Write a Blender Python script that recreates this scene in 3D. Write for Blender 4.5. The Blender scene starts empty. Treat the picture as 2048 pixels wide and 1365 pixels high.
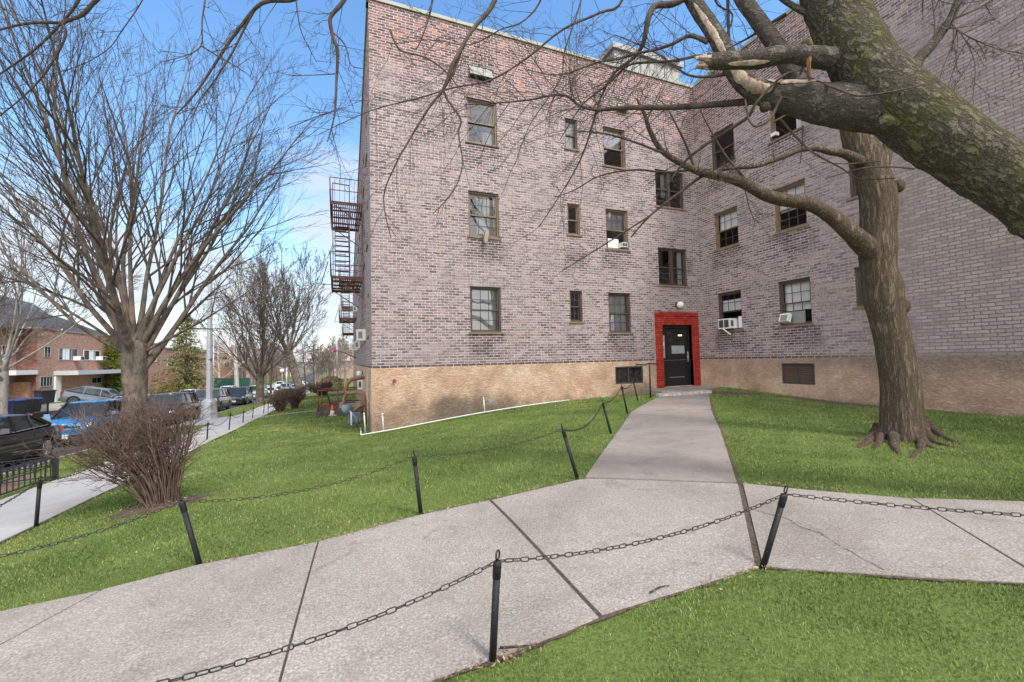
import bpy, bmesh, math, random
import numpy as np
from mathutils import Vector, Matrix, noise as mnoise
R = math.radians
random.seed(7)
scene = bpy.context.scene
COL = scene.collection

# ------------------------------------------------------------------ camera
F_PX = 867.7
CAM = Vector((-0.858, -11.730, 0.155))
yaw, pitch, roll = R(22.11), R(2.43), R(-1.34)
fwd = Vector((math.sin(yaw)*math.cos(pitch), math.cos(yaw)*math.cos(pitch), math.sin(pitch)))
rt0 = Vector((math.cos(yaw), -math.sin(yaw), 0)); up0 = rt0.cross(fwd)
rt = rt0*math.cos(roll) + up0*math.sin(roll)
up = -rt0*math.sin(roll) + up0*math.cos(roll)
cam_data = bpy.data.cameras.new('camera'); cam = bpy.data.objects.new('camera', cam_data)
COL.objects.link(cam); scene.camera = cam
cam_data.sensor_width = 36; cam_data.lens = F_PX/2048*36
cam_data.clip_start = 0.05; cam_data.clip_end = 3000
M = Matrix.Identity(4)
for i in range(3):
    M[i][0] = rt[i]; M[i][1] = up[i]; M[i][2] = -fwd[i]; M[i][3] = CAM[i]
cam.matrix_world = M

# ------------------------------------------------------------------ sky + sun
SUN_EL, SUN_AZ = R(50), R(158)          # azimuth clockwise from +Y
world = bpy.data.worlds.new('World'); scene.world = world; world.use_nodes = True
wn = world.node_tree; wn.nodes.clear()
def N(nt, t, **kw):
    n = nt.nodes.new(t)
    for k, v in kw.items(): setattr(n, k, v)
    return n
out = N(wn, 'ShaderNodeOutputWorld'); bg = N(wn, 'ShaderNodeBackground')
sky = N(wn, 'ShaderNodeTexSky'); sky.sky_type = 'NISHITA'; sky.sun_disc = False
sky.sun_elevation = SUN_EL; sky.sun_rotation = SUN_AZ; sky.air_density = 1.25; sky.dust_density = 0.6; sky.ozone_density = 2.0
tc = N(wn, 'ShaderNodeTexCoord'); mp = N(wn, 'ShaderNodeMapping'); mp.inputs['Scale'].default_value = (1.0, 1.0, 3.2)
mp.inputs['Location'].default_value = (0.35, 0.1, 0.0)
nz = N(wn, 'ShaderNodeTexNoise'); nz.inputs['Scale'].default_value = 2.6; nz.inputs['Detail'].default_value = 9; nz.inputs['Roughness'].default_value = 0.55
nz.inputs['Distortion'].default_value = 0.35
sepz = N(wn, 'ShaderNodeSeparateXYZ')
ramp = N(wn, 'ShaderNodeMapRange'); ramp.interpolation_type = 'SMOOTHSTEP'
ramp.inputs['From Min'].default_value = 0.45; ramp.inputs['From Max'].default_value = 0.68
hz = N(wn, 'ShaderNodeMapRange'); hz.interpolation_type = 'SMOOTHSTEP'     # more cloud low down
hz.inputs['From Min'].default_value = 0.0; hz.inputs['From Max'].default_value = 0.62; hz.inputs['To Min'].default_value = 0.22; hz.inputs['To Max'].default_value = -0.10
addn = N(wn, 'ShaderNodeMath', operation='ADD')
mixc = N(wn, 'ShaderNodeMix', data_type='RGBA')
mixc.inputs['B'].default_value = (9.3, 9.2, 9.0, 1)
amul = N(wn, 'ShaderNodeMath', operation='MULTIPLY'); amul.inputs[1].default_value = 0.9
L = wn.links.new
L(tc.outputs['Generated'], mp.inputs['Vector']); L(mp.outputs['Vector'], nz.inputs['Vector'])
L(tc.outputs['Generated'], sepz.inputs[0]); L(sepz.outputs['Z'], hz.inputs['Value'])
# unseen clouds added over the southern sky, behind the camera, as neutral fill light
fill_bank = N(wn, 'ShaderNodeVectorMath', operation='DOT_PRODUCT'); fill_bank.inputs[1].default_value = (-0.30, -0.95, 0.12); L(tc.outputs['Generated'], fill_bank.inputs[0])
bmap = N(wn, 'ShaderNodeMapRange'); bmap.interpolation_type = 'SMOOTHSTEP'; bmap.inputs['From Min'].default_value = -0.25; bmap.inputs['From Max'].default_value = 0.5; bmap.inputs['To Max'].default_value = 0.25
L(fill_bank.outputs['Value'], bmap.inputs['Value']); addb = N(wn, 'ShaderNodeMath', operation='ADD'); L(bmap.outputs['Result'], addb.inputs[1])
L(nz.outputs['Fac'], addb.inputs[0]); L(addb.outputs[0], addn.inputs[0]); L(hz.outputs['Result'], addn.inputs[1]); L(addn.outputs[0], ramp.inputs['Value'])
L(ramp.outputs['Result'], amul.inputs[0]); L(amul.outputs[0], mixc.inputs['Factor'])
hsv = N(wn, 'ShaderNodeHueSaturation'); hsv.inputs['Saturation'].default_value = 1.2; hsv.inputs['Value'].default_value = 1.5
cc = N(wn, 'ShaderNodeMix', data_type='RGBA'); cc.inputs['A'].default_value = (4.1, 4.45, 5.0, 1); cc.inputs['B'].default_value = (14.5, 14.2, 13.8, 1)
cf = N(wn, 'ShaderNodeMapRange'); cf.interpolation_type = 'SMOOTHSTEP'; cf.inputs['From Min'].default_value = -0.15; cf.inputs['From Max'].default_value = 0.6; L(fill_bank.outputs['Value'], cf.inputs['Value'])
L(cf.outputs['Result'], cc.inputs['Factor']); L(cc.outputs['Result'], mixc.inputs['B'])      # added southern clouds made brighter than the visible ones, for more fill
L(sky.outputs['Color'], hsv.inputs['Color']); L(hsv.outputs['Color'], mixc.inputs['A']); L(mixc.outputs['Result'], bg.inputs['Color'])
bg.inputs['Strength'].default_value = 0.11
L(bg.outputs[0], out.inputs['Surface'])
sd = bpy.data.lights.new('sun', 'SUN'); sd.energy = 1.9; sd.angle = R(12); sd.color = (1.0, 0.95, 0.88)
so = bpy.data.objects.new('sun', sd); COL.objects.link(so)
sdir = Vector((math.sin(SUN_AZ)*math.cos(SUN_EL), math.cos(SUN_AZ)*math.cos(SUN_EL), math.sin(SUN_EL)))
so.rotation_euler = sdir.to_track_quat('Z', 'Y').to_euler(); so.location = (0, 0, 40)
scene.view_settings.view_transform = 'Standard'; scene.view_settings.look = 'None'
scene.view_settings.exposure = 0.84; scene.view_settings.gamma = 1.0
scene.cycles.max_bounces = 6; scene.cycles.transparent_max_bounces = 12
scene.cycles.use_denoising = True

# ------------------------------------------------------------------ measuring helpers
def ray(x, y):
    return fwd + rt*((x-1024)/F_PX) - up*((y-682.5)/F_PX)
def P(x, y, Z):                      # point at camera depth Z on the sight line of photo pixel x, y
    return CAM + ray(x, y)*Z

# terrain ------------------------------------------------------------
def prof(x):
    xs = [-60, -30, -25.6, -20, -17.4, -17.2, -8.2, -8.0, -6.1, -4.1, 0]
    zs = [-1.0, -1.1, -1.25, -1.6, -2.2, -2.2, -2.2, -2.17, -2.08, -1.87, -1.66]
    return float(np.interp(x, xs, zs))
def street_z(x, y):
    return prof(x) - 0.035*min(y, 110) - 0.004*max(0, y-110)
ctrl = []
for x in (-45, -34, -25.6, -20, -17.3, -12, -8.1, -6.1, -4.1):
    for y in (-30, -18, -9, -3, 3, 10, 20, 35, 60, 90, 130, 180):
        ctrl.append((x, y, street_z(x, y)))
for y in (0, 6, 15, 30, 60, 100, 150): ctrl.append((0, y, street_z(0, y))); ctrl.append((14, y, street_z(0, y)+(0.6 if y == 0 else 0)))
ctrl += [(2.02,0,-1.43),(4.43,0,-1.22),(7.8,0,-1.09),(9.2,-.2,-1.05),(11.2,-.3,-.93),(11.2,-2.9,-1.06),(11.2,-4.7,-1.15),(11.2,-6.5,-1.17),
 (11.2,-9,-1.16),(11.2,-14,-1.1),(0,-9.5,-1.42),(1.8,-9.6,-1.30),(-.16,-7.76,-1.30),(-1.86,-7.57,-1.44),(1.43,-7.8,-1.2),(3.35,-5.6,-1.15),
 (4.6,-4.2,-1.1),(6.0,-3,-1.07),(-.9,-11.7,-1.5),(3,-11.9,-1.3),(6,-11,-1.22),(6.6,-8,-1.14),(8.6,-1.2,-1.05),(0,-16,-1.45),(8,-18,-1.2),
 (-1.5,-4,-1.55),(0.8,-3.5,-1.42),(3,-2,-1.27),(8.5,-5,-1.1)]
ctrl = np.array(ctrl)
def _phi(r2): return 0.5*r2*np.log(r2+1e-9)
def _fit():
    n = len(ctrl); X = ctrl[:, :2]
    D = ((X[:, None]-X[None])**2).sum(-1)
    A = np.zeros((n+3, n+3)); A[:n, :n] = _phi(D) + np.eye(n)*0.05
    A[:n, n] = 1; A[:n, n+1:] = X; A[n:, :n] = A[:n, n:].T
    return np.linalg.solve(A, np.concatenate([ctrl[:, 2], [0, 0, 0]]))
_w = _fit()
def gz_arr(x, y):
    x = np.clip(np.asarray(x, float), -45, 16); y = np.clip(np.asarray(y, float), -30, 170)
    o = np.empty(x.shape); xf = x.ravel(); yf = y.ravel(); of = np.empty(xf.shape)
    for s in range(0, len(xf), 20000):
        a = xf[s:s+20000, None]-ctrl[None, :, 0]; b = yf[s:s+20000, None]-ctrl[None, :, 1]
        of[s:s+20000] = _phi(a*a+b*b)@_w[:-3] + _w[-3] + _w[-2]*xf[s:s+20000] + _w[-1]*yf[s:s+20000]
    return of.reshape(x.shape)
def gz(x, y): return float(gz_arr(np.array([x]), np.array([y]))[0])
def G(px, py):                       # ground point seen at a photo pixel
    d = ray(px, py); t = 0.8
    while t < 250:
        p = CAM + d*t
        if p.z < gz(p.x, p.y): break
        t *= 1.03
    lo, hi = t/1.03, t
    for _ in range(18):
        m = (lo+hi)/2; p = CAM + d*m
        if p.z < gz(p.x, p.y): hi = m
        else: lo = m
    p = CAM + d*hi
    return Vector((p.x, p.y, gz(p.x, p.y)))

# ------------------------------------------------------------------ mesh helpers
class MB:
    def __init__(s): s.v = []; s.f = []; s.smooth = []; s.mi = []; s.cm = 0
    def add(s, vs, fs, sm=False):
        b = len(s.v); s.v.extend([tuple(q) for q in vs])
        for f in fs: s.f.append(tuple(i+b for i in f)); s.smooth.append(sm); s.mi.append(s.cm)
        return b
    def box(s, c, size, rot=None, taper=1.0):
        hx, hy, hz_ = size[0]/2, size[1]/2, size[2]/2
        vs = [Vector((x*hx*(taper if z > 0 else 1), y*hy*(taper if z > 0 else 1), z*hz_)) for x in (-1, 1) for y in (-1, 1) for z in (-1, 1)]
        if rot is not None: vs = [rot@q for q in vs]
        c = Vector(c); vs = [q+c for q in vs]
        s.add(vs, [(0,1,3,2),(4,6,7,5),(0,4,5,1),(2,3,7,6),(0,2,6,4),(1,5,7,3)])
    def bar(s, a, b, w, h=None):      # rectangular bar from a to b
        a, b = Vector(a), Vector(b); d = b-a; l = d.length
        if l < 1e-6: return
        q = d.to_track_quat('X', 'Z').to_matrix()
        s.box((a+b)/2, (l, w, h or w), q)
    def tube(s, pts, rad, n=8, cap=True, sm=True, rf=None):
        pts = [Vector(p) for p in pts]; m = len(pts)
        if m < 2: return
        if not hasattr(rad, '__len__'): rad = [rad]*m
        t0 = (pts[1]-pts[0]).normalized()
        ref = Vector((0, 0, 1)) if abs(t0.z) < 0.9 else Vector((1, 0, 0))
        u = t0.cross(ref).normalized(); vs = []
        for i in range(m):
            t = (pts[min(i+1, m-1)]-pts[max(i-1, 0)]).normalized()
            u = (u - t*u.dot(t)).normalized(); w = t.cross(u)
            for k in range(n):
                a = 2*math.pi*k/n; r = rad[i]
                dr = u*math.cos(a)+w*math.sin(a)
                if rf: r = r*rf(pts[i]+dr*r, a, i)
                vs.append(pts[i]+dr*r)
        fs = [(i*n+k, i*n+(k+1) % n, (i+1)*n+(k+1) % n, (i+1)*n+k) for i in range(m-1) for k in range(n)]
        b = s.add(vs, fs, sm)
        if cap and n > 2:
            s.f.append(tuple(b+k for k in range(n-1, -1, -1))); s.smooth.append(False); s.mi.append(s.cm)
            s.f.append(tuple(b+(m-1)*n+k for k in range(n))); s.smooth.append(False); s.mi.append(s.cm)
    def lathe(s, c, prof_, n=16, rot=None, sm=True):
        c = Vector(c); vs = []
        for r, z in prof_:
            for k in range(n):
                a = 2*math.pi*k/n; q = Vector((r*math.cos(a), r*math.sin(a), z))
                vs.append((rot@q if rot is not None else q)+c)
        m = len(prof_)
        s.add(vs, [(i*n+k, i*n+(k+1) % n, (i+1)*n+(k+1) % n, (i+1)*n+k) for i in range(m-1) for k in range(n)]
              + [tuple(range(n-1, -1, -1)), tuple((m-1)*n+k for k in range(n))], sm)
    def quad(s, a, b, c, d): s.add([a, b, c, d], [(0, 1, 2, 3)])
    def prism(s, poly, z0, z1):
        n = len(poly)
        s.add([(x, y, z0) for x, y in poly]+[(x, y, z1) for x, y in poly],
              [tuple(range(n-1, -1, -1)), tuple(range(n, 2*n))]+[(i, (i+1) % n, n+(i+1) % n, n+i) for i in range(n)])
    def torus(s, c, r1, r2, rot, n=10, m=5, stretch=0):
        vs = []; c = Vector(c)
        for i in range(n):
            a = 2*math.pi*i/n
            for j in range(m):
                b = 2*math.pi*j/m
                x = (r1+r2*math.cos(b))*math.cos(a); y = (r1+r2*math.cos(b))*math.sin(a)
                x += stretch*(1 if math.cos(a) > 0.01 else (-1 if math.cos(a) < -0.01 else 0))
                vs.append(rot@Vector((x, y, r2*math.sin(b)))+c)
        s.add(vs, [(i*m+j, ((i+1) % n)*m+j, ((i+1) % n)*m+(j+1) % m, i*m+(j+1) % m) for i in range(n) for j in range(m)], True)

ROOT = {}
def build(mb, name, mat, parent=None, origin=None):
    if origin is None: origin = Vector(ROOT.get(parent.name, (0, 0, 0))) if parent else Vector((0, 0, 0))
    me = bpy.data.meshes.new(name)
    o3 = tuple(origin)
    vs = np.array(mb.v, dtype=np.float64)-np.array(o3)
    me.from_pydata(vs.tolist(), [], mb.f)
    me.polygons.foreach_set('use_smooth', mb.smooth)
    for m_ in (mat if isinstance(mat, (list, tuple)) else [mat]): me.materials.append(m_)
    if isinstance(mat, (list, tuple)): me.polygons.foreach_set('material_index', mb.mi)
    me.update()
    o = bpy.data.objects.new(name, me); COL.objects.link(o)
    if parent: o.parent = parent; ROOT[o.name] = o3
    else: o.location = o3; ROOT[o.name] = o3
    return o
def tag(o, label=None, cat=None, group=None, kind=None):
    if label: o['label'] = label
    if cat: o['category'] = cat
    if group: o['group'] = group
    if kind: o['kind'] = kind
    return o
def thing(name, loc, label, cat, group=None, rz=0):
    o = bpy.data.objects.new(name, None); COL.objects.link(o); o.location = loc; o.rotation_euler = (0, 0, rz)
    o.empty_display_size = 0.1; ROOT[o.name] = tuple(loc)
    return tag(o, label, cat, group)
def copy_tree(o, parent=None):
    c = o.copy(); COL.objects.link(c)
    if parent: c.parent = parent
    for ch in [q for q in o.children]: copy_tree(ch, c)
    return c
# ------------------------------------------------------------------ materials
MATS = {}
def newmat(name):
    m = bpy.data.materials.new(name); m.use_nodes = True; MATS[name] = m
    nt = m.node_tree; b = nt.nodes['Principled BSDF']
    return m, nt, b
def noise_fac(nt, scale, detail=4, rough=0.55, coord='Object', stretch=None, dist=0.0):
    t = N(nt, 'ShaderNodeTexCoord'); n = N(nt, 'ShaderNodeTexNoise')
    n.inputs['Scale'].default_value = scale; n.inputs['Detail'].default_value = detail; n.inputs['Roughness'].default_value = rough
    n.inputs['Distortion'].default_value = dist
    src = t.outputs['Object' if coord == 'World' else coord]
    if coord == 'World':
        g = N(nt, 'ShaderNodeNewGeometry'); src = g.outputs['Position']
    if stretch:
        mp_ = N(nt, 'ShaderNodeMapping'); mp_.inputs['Scale'].default_value = stretch
        nt.links.new(src, mp_.inputs['Vector']); src = mp_.outputs['Vector']
    nt.links.new(src, n.inputs['Vector'])
    return n.outputs['Fac']
def wpos(nt): return N(nt, 'ShaderNodeNewGeometry').outputs['Position']
def rampn(nt, fac, stops):
    r = N(nt, 'ShaderNodeValToRGB'); e = r.color_ramp.elements
    while len(e) < len(stops): e.new(0.5)
    for i, (p_, c) in enumerate(stops):
        e[i].position = p_; e[i].color = (*c, 1) if len(c) == 3 else c
    nt.links.new(fac, r.inputs['Fac']); return r.outputs['Color']
def mixrgb(nt, fac, a, b, mode='MIX'):
    m = N(nt, 'ShaderNodeMix', data_type='RGBA', blend_type=mode)
    for s_, v in (('Factor', fac), ('A', a), ('B', b)):
        i = m.inputs[s_]
        if hasattr(v, 'is_output'): nt.links.new(v, i)
        elif isinstance(v, (int, float)): i.default_value = v
        else: i.default_value = (*v, 1)
    return m.outputs['Result']
def math_(nt, op, a, b=None, c=None):
    m = N(nt, 'ShaderNodeMath', operation=op)
    for i, v in enumerate((a, b, c)):
        if v is None: continue
        if hasattr(v, 'is_output'): nt.links.new(v, m.inputs[i])
        else: m.inputs[i].default_value = v
    return m.outputs[0]
def mapr(nt, v, a, b, c=0.0, d=1.0):
    m = N(nt, 'ShaderNodeMapRange'); m.interpolation_type = 'SMOOTHSTEP'
    nt.links.new(v, m.inputs['Value'])
    for k, q in (('From Min', a), ('From Max', b), ('To Min', c), ('To Max', d)): m.inputs[k].default_value = q
    return m.outputs['Result']
def bump(nt, b, h, strength=0.5, dist=0.01):
    n = N(nt, 'ShaderNodeBump'); n.inputs['Strength'].default_value = strength; n.inputs['Distance'].default_value = dist
    nt.links.new(h, n.inputs['Height']); nt.links.new(n.outputs['Normal'], b.inputs['Normal'])
def simple(name, c, rough=0.6, metal=0.0, vary=0.12, scale=6, spec=None, coat=0.0):
    m, nt, b = newmat(name)
    f = noise_fac(nt, scale, 5)
    lo = tuple(x*(1-vary) for x in c); hi = tuple(min(1, x*(1+vary)) for x in c)
    nt.links.new(rampn(nt, f, [(0.3, lo), (0.7, hi)]), b.inputs['Base Color'])
    b.inputs['Roughness'].default_value = rough; b.inputs['Metallic'].default_value = metal
    if spec is not None: b.inputs['Specular IOR Level'].default_value = spec
    if coat: b.inputs['Coat Weight'].default_value = coat; b.inputs['Coat Roughness'].default_value = 0.05
    return m

def brick_mat(name, palette, mortar, bl=0.215, bh=0.0755, mw=0.0145, wash=None, red_top=False, stain=False):
    """running-bond brick, each brick its own colour; wall direction from the face normal"""
    m, nt, b = newmat(name); lk = nt.links.new
    g = N(nt, 'ShaderNodeNewGeometry'); sp = N(nt, 'ShaderNodeSeparateXYZ'); lk(g.outputs['Position'], sp.inputs[0])
    sn = N(nt, 'ShaderNodeSeparateXYZ'); lk(g.outputs['True Normal'], sn.inputs[0])
    ax = math_(nt, 'GREATER_THAN', math_(nt, 'ABSOLUTE', sn.outputs['X']), 0.7)
    u = N(nt, 'ShaderNodeMix', data_type='FLOAT'); lk(ax, u.inputs['Factor']); lk(sp.outputs['X'], u.inputs['A']); lk(sp.outputs['Y'], u.inputs['B'])
    u = u.outputs['Result']; z = sp.outputs['Z']
    # wobble
    wn_ = N(nt, 'ShaderNodeTexNoise'); wn_.inputs['Scale'].default_value = 9; wn_.inputs['Detail'].default_value = 3; lk(g.outputs['Position'], wn_.inputs['Vector'])
    wob = math_(nt, 'MULTIPLY', math_(nt, 'SUBTRACT', wn_.outputs['Fac'], 0.5), 0.022)
    z2 = math_(nt, 'ADD', z, wob); u2 = math_(nt, 'ADD', u, math_(nt, 'MULTIPLY', wob, 1.5))
    zr = math_(nt, 'DIVIDE', math_(nt, 'ADD', z2, 40*bh), bh); row = math_(nt, 'FLOOR', zr)
    half = math_(nt, 'MULTIPLY', math_(nt, 'MODULO', row, 2.0), 0.5)
    ur = math_(nt, 'ADD', math_(nt, 'DIVIDE', u2, bl), half); colm = math_(nt, 'FLOOR', ur)
    fu = math_(nt, 'SUBTRACT', ur, colm); fz = math_(nt, 'SUBTRACT', zr, row)
    du = math_(nt, 'MULTIPLY', math_(nt, 'SUBTRACT', 0.5, math_(nt, 'ABSOLUTE', math_(nt, 'SUBTRACT', fu, 0.5))), bl)
    dz = math_(nt, 'MULTIPLY', math_(nt, 'SUBTRACT', 0.5, math_(nt, 'ABSOLUTE', math_(nt, 'SUBTRACT', fz, 0.5))), bh)
    dd = math_(nt, 'MINIMUM', du, dz)
    rgh = N(nt, 'ShaderNodeTexNoise'); rgh.inputs['Scale'].default_value = 30; rgh.inputs['Detail'].default_value = 4; lk(g.outputs['Position'], rgh.inputs['Vector'])
    dd = math_(nt, 'ADD', dd, math_(nt, 'MULTIPLY', math_(nt, 'SUBTRACT', rgh.outputs['Fac'], 0.5), 0.012))
    mask = mapr(nt, dd, mw*0.35, mw*0.8)           # 0 mortar, 1 brick
    cv = N(nt, 'ShaderNodeCombineXYZ'); lk(colm, cv.inputs[0]); lk(row, cv.inputs[1]); lk(ax, cv.inputs[2])
    wh = N(nt, 'ShaderNodeTexWhiteNoise'); wh.noise_dimensions = '3D'; lk(cv.outputs[0], wh.inputs['Vector'])
    bc = rampn(nt, wh.outputs['Value'], palette)
    if red_top:
        rb = rampn(nt, wh.outputs['Value'], [(0.0, (.075, .04, .045)), (.35, (.15, .07, .068)), (.65, (.21, .10, .09)), (.9, (.28, .13, .11)), (1, (.50, .17, .10))])
        big = N(nt, 'ShaderNodeTexNoise'); big.inputs['Scale'].default_value = 0.9; big.inputs['Detail'].default_value = 4; lk(g.outputs['Position'], big.inputs['Vector'])
        rt_ = mapr(nt, math_(nt, 'ADD', z, math_(nt, 'MULTIPLY', big.outputs['Fac'], 2.4)), 8.3, 9.9)
        bc = mixrgb(nt, math_(nt, 'MULTIPLY', rt_, .75), bc, rb)
    speck = N(nt, 'ShaderNodeTexNoise'); speck.inputs['Scale'].default_value = 42; speck.inputs['Detail'].default_value = 6; speck.inputs['Roughness'].default_value = .7
    lk(g.outputs['Position'], speck.inputs['Vector'])
    bc = mixrgb(nt, 1.0, bc, rampn(nt, speck.outputs['Fac'], [(0.34, (.45, .44, .46)), (.5, (.95, .94, .94)), (.66, (1.45, 1.42, 1.4))]), 'MULTIPLY')
    mott = N(nt, 'ShaderNodeTexNoise'); mott.inputs['Scale'].default_value = 13; mott.inputs['Detail'].default_value = 7; mott.inputs['Roughness'].default_value = .7
    lk(g.outputs['Position'], mott.inputs['Vector'])
    bc = mixrgb(nt, 1.0, bc, rampn(nt, mott.outputs['Fac'], [(0.32, (.6, .58, .6)), (.5, (1, 1, 1)), (.68, (1.35, 1.32, 1.3))]), 'MULTIPLY')
    fl = N(nt, 'ShaderNodeTexNoise'); fl.inputs['Scale'].default_value = 24; fl.inputs['Detail'].default_value = 8; fl.inputs['Roughness'].default_value = .75; fl.inputs['Distortion'].default_value = .8
    lk(g.outputs['Position'], fl.inputs['Vector'])
    if wash:
        wf = N(nt, 'ShaderNodeTexNoise'); wf.inputs['Scale'].default_value = 1.1; wf.inputs['Detail'].default_value = 8; wf.inputs['Roughness'].default_value = .65
        lk(g.outputs['Position'], wf.inputs['Vector'])
        wfac = mapr(nt, wf.outputs['Fac'], .36, .62, .22, .88)
        if red_top: wfac = math_(nt, 'MULTIPLY', wfac, math_(nt, 'SUBTRACT', 1.0, math_(nt, 'MULTIPLY', rt_, .85)))
        fine = mapr(nt, fl.outputs['Fac'], .44, .60)
        bc = mixrgb(nt, math_(nt, 'MULTIPLY', wfac, math_(nt, 'ADD', .15, math_(nt, 'MULTIPLY', fine, .8))), bc, wash)
    if stain:   # darker, barer brick under the sills of the window columns
        zz = math_(nt, 'MODULO', math_(nt, 'ADD', z, 2.75*3), 2.75)
        band = math_(nt, 'MULTIPLY', mapr(nt, zz, .05, .45), math_(nt, 'SUBTRACT', 1.0, mapr(nt, zz, .88, .93)))
        tot = None
        for axis_v, c_, w_ in ((0, 3.12, .55), (0, 7.7, .6), (0, 10.0, .9), (0, 6.1, .35), (1, -1.2, .6), (1, -3.4, .7), (1, -5.5, .6)):
            q = math_(nt, 'SUBTRACT', 1.0, mapr(nt, math_(nt, 'ABSOLUTE', math_(nt, 'SUBTRACT', u, c_)), w_*.8, w_*1.25))
            q = math_(nt, 'MULTIPLY', q, ax if axis_v else math_(nt, 'SUBTRACT', 1.0, ax))
            tot = q if tot is None else math_(nt, 'MAXIMUM', tot, q)
        sn2 = mapr(nt, wf.outputs['Fac'], .3, .55)
        sf = math_(nt, 'MULTIPLY', math_(nt, 'MULTIPLY', tot, band), math_(nt, 'MULTIPLY', sn2, .9))
        dk = rampn(nt, wh.outputs['Value'], [(0, (.045, .035, .04)), (.6, (.11, .08, .085)), (1, (.2, .14, .14))])
        bc = mixrgb(nt, sf, bc, dk)
        shadow_line = math_(nt, 'MULTIPLY', math_(nt, 'SUBTRACT', 1.0, mapr(nt, math_(nt, 'ADD', z, math_(nt, 'MULTIPLY', mott.outputs['Fac'], -.12)), -.02, .07)), .8)  # thin shadow line along the stucco top, painted into the brick colour
        bc = mixrgb(nt, shadow_line, bc, (.05, .04, .04))
    mt = mixrgb(nt, mapr(nt, fl.outputs['Fac'], .35, .55), tuple(x*.45 for x in mortar), mortar)
    if wash:                      # the far right of the wing: pale bricks between dark raked joints
        rw = math_(nt, 'MULTIPLY', ax, math_(nt, 'SUBTRACT', 1.0, mapr(nt, sp.outputs['Y'], -7.0, -3.0))); rw = math_(nt, 'MULTIPLY', rw, math_(nt, 'SUBTRACT', 1.0, mapr(nt, z, 6.0, 8.5)))
        mt = mixrgb(nt, math_(nt, 'MULTIPLY', rw, .85), mt, (.15, .13, .125)); bc = mixrgb(nt, math_(nt, 'MULTIPLY', rw, .5), bc, (.44, .365, .345))
    col = mixrgb(nt, mask, mt, bc)
    if red_top:
        lowm = mapr(nt, wf.outputs['Fac'], .45, .65)
        col2 = mixrgb(nt, math_(nt, 'MULTIPLY', math_(nt, 'SUBTRACT', 1.0, mask), math_(nt, 'MULTIPLY', math_(nt, 'MULTIPLY', lowm, .45), math_(nt, 'SUBTRACT', 1.0, rt_))), col, (.13, .10, .10))
        col = col2
    lk(col, b.inputs['Base Color']); b.inputs['Roughness'].default_value = 0.9; b.inputs['Specular IOR Level'].default_value = .2
    h = math_(nt, 'ADD', mask, math_(nt, 'MULTIPLY', rgh.outputs['Fac'], .9))
    bump(nt, b, h, 0.8, 0.008)
    return m

PAL = [(0.0, (.06, .045, .05)), (.2, (.115, .083, .088)), (.45, (.19, .138, .142)), (.75, (.27, .20, .205)), (.95, (.35, .27, .27)), (1.0, (.33, .15, .11))]
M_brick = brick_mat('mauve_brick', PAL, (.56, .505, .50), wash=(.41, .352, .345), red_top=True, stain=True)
M_redpaint = brick_mat('red_painted_brick', [(0, (.34, .034, .024)), (.5, (.40, .042, .03)), (1, (.47, .06, .045))], (.17, .018, .013), bl=.2, bh=.0755, mw=.010)
M_hbrick = brick_mat('orange_house_brick', [(0, (.28, .13, .09)), (.35, (.43, .22, .145)), (.7, (.54, .31, .21)), (1, (.40, .18, .12))], (.58, .45, .36), bl=.2, bh=.07, mw=.010)
M_hbrick2 = brick_mat('dark_house_brick', [(0, (.10, .04, .035)), (.5, (.17, .07, .055)), (1, (.28, .13, .09))], (.30, .20, .16), bl=.2, bh=.07, mw=.012)
M_farbrick = simple('far_orange_brick', (.55, .26, .17), .9, vary=.15, scale=1.5)
M_palebrick = simple('far_pale_brick', (.46, .36, .30), .9, vary=.12, scale=1.5)

# stucco
M_stucco, nt, b = newmat('peach_stucco')
wp = wpos(nt)
f1 = noise_fac(nt, 1.3, 7, .6, 'World'); f2 = noise_fac(nt, 9, 6, .6, 'World', (1, 1, 2.2), 1.2); f3 = noise_fac(nt, .55, 5, .6, 'World')
c0 = rampn(nt, f1, [(.3, (.33, .245, .185)), (.42, (.46, .31, .215)), (.55, (.55, .39, .28)), (.7, (.60, .48, .37))])
sp = N(nt, 'ShaderNodeSeparateXYZ'); nt.links.new(wp, sp.inputs[0])
sx, sz = sp.outputs['X'], sp.outputs['Z']; sy = sp.outputs['Y']
# grey damp patch near the lawn (around x = 3) and soot along the top of the right wing's plinth
dx = math_(nt, 'DIVIDE', math_(nt, 'SUBTRACT', sx, 2.7), 1.7); dz_ = math_(nt, 'DIVIDE', math_(nt, 'ADD', sz, 1.3), .62)
rr = math_(nt, 'ADD', math_(nt, 'MULTIPLY', dx, dx), math_(nt, 'MULTIPLY', dz_, dz_))
pf = math_(nt, 'SUBTRACT', 1.0, mapr(nt, math_(nt, 'ADD', rr, math_(nt, 'MULTIPLY', f1, 1.3)), .8, 1.75))
dx = math_(nt, 'DIVIDE', math_(nt, 'SUBTRACT', sx, 8.3), 1.1); dz_ = math_(nt, 'DIVIDE', math_(nt, 'ADD', sz, 1.1), .5)
rr = math_(nt, 'ADD', math_(nt, 'MULTIPLY', dx, dx), math_(nt, 'MULTIPLY', dz_, dz_))
pf = math_(nt, 'MAXIMUM', pf, math_(nt, 'MULTIPLY', math_(nt, 'SUBTRACT', 1.0, mapr(nt, math_(nt, 'ADD', rr, math_(nt, 'MULTIPLY', f1, 1.3)), .8, 1.75)), .6))
c1 = mixrgb(nt, math_(nt, 'MULTIPLY', pf, .8), c0, (.115, .10, .08))
onright = math_(nt, 'GREATER_THAN', sx, 11.0)
topz = mapr(nt, math_(nt, 'ADD', sz, math_(nt, 'MULTIPLY', math_(nt, 'SUBTRACT', f3, .5), 1.4)), -.75, -.1)
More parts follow.
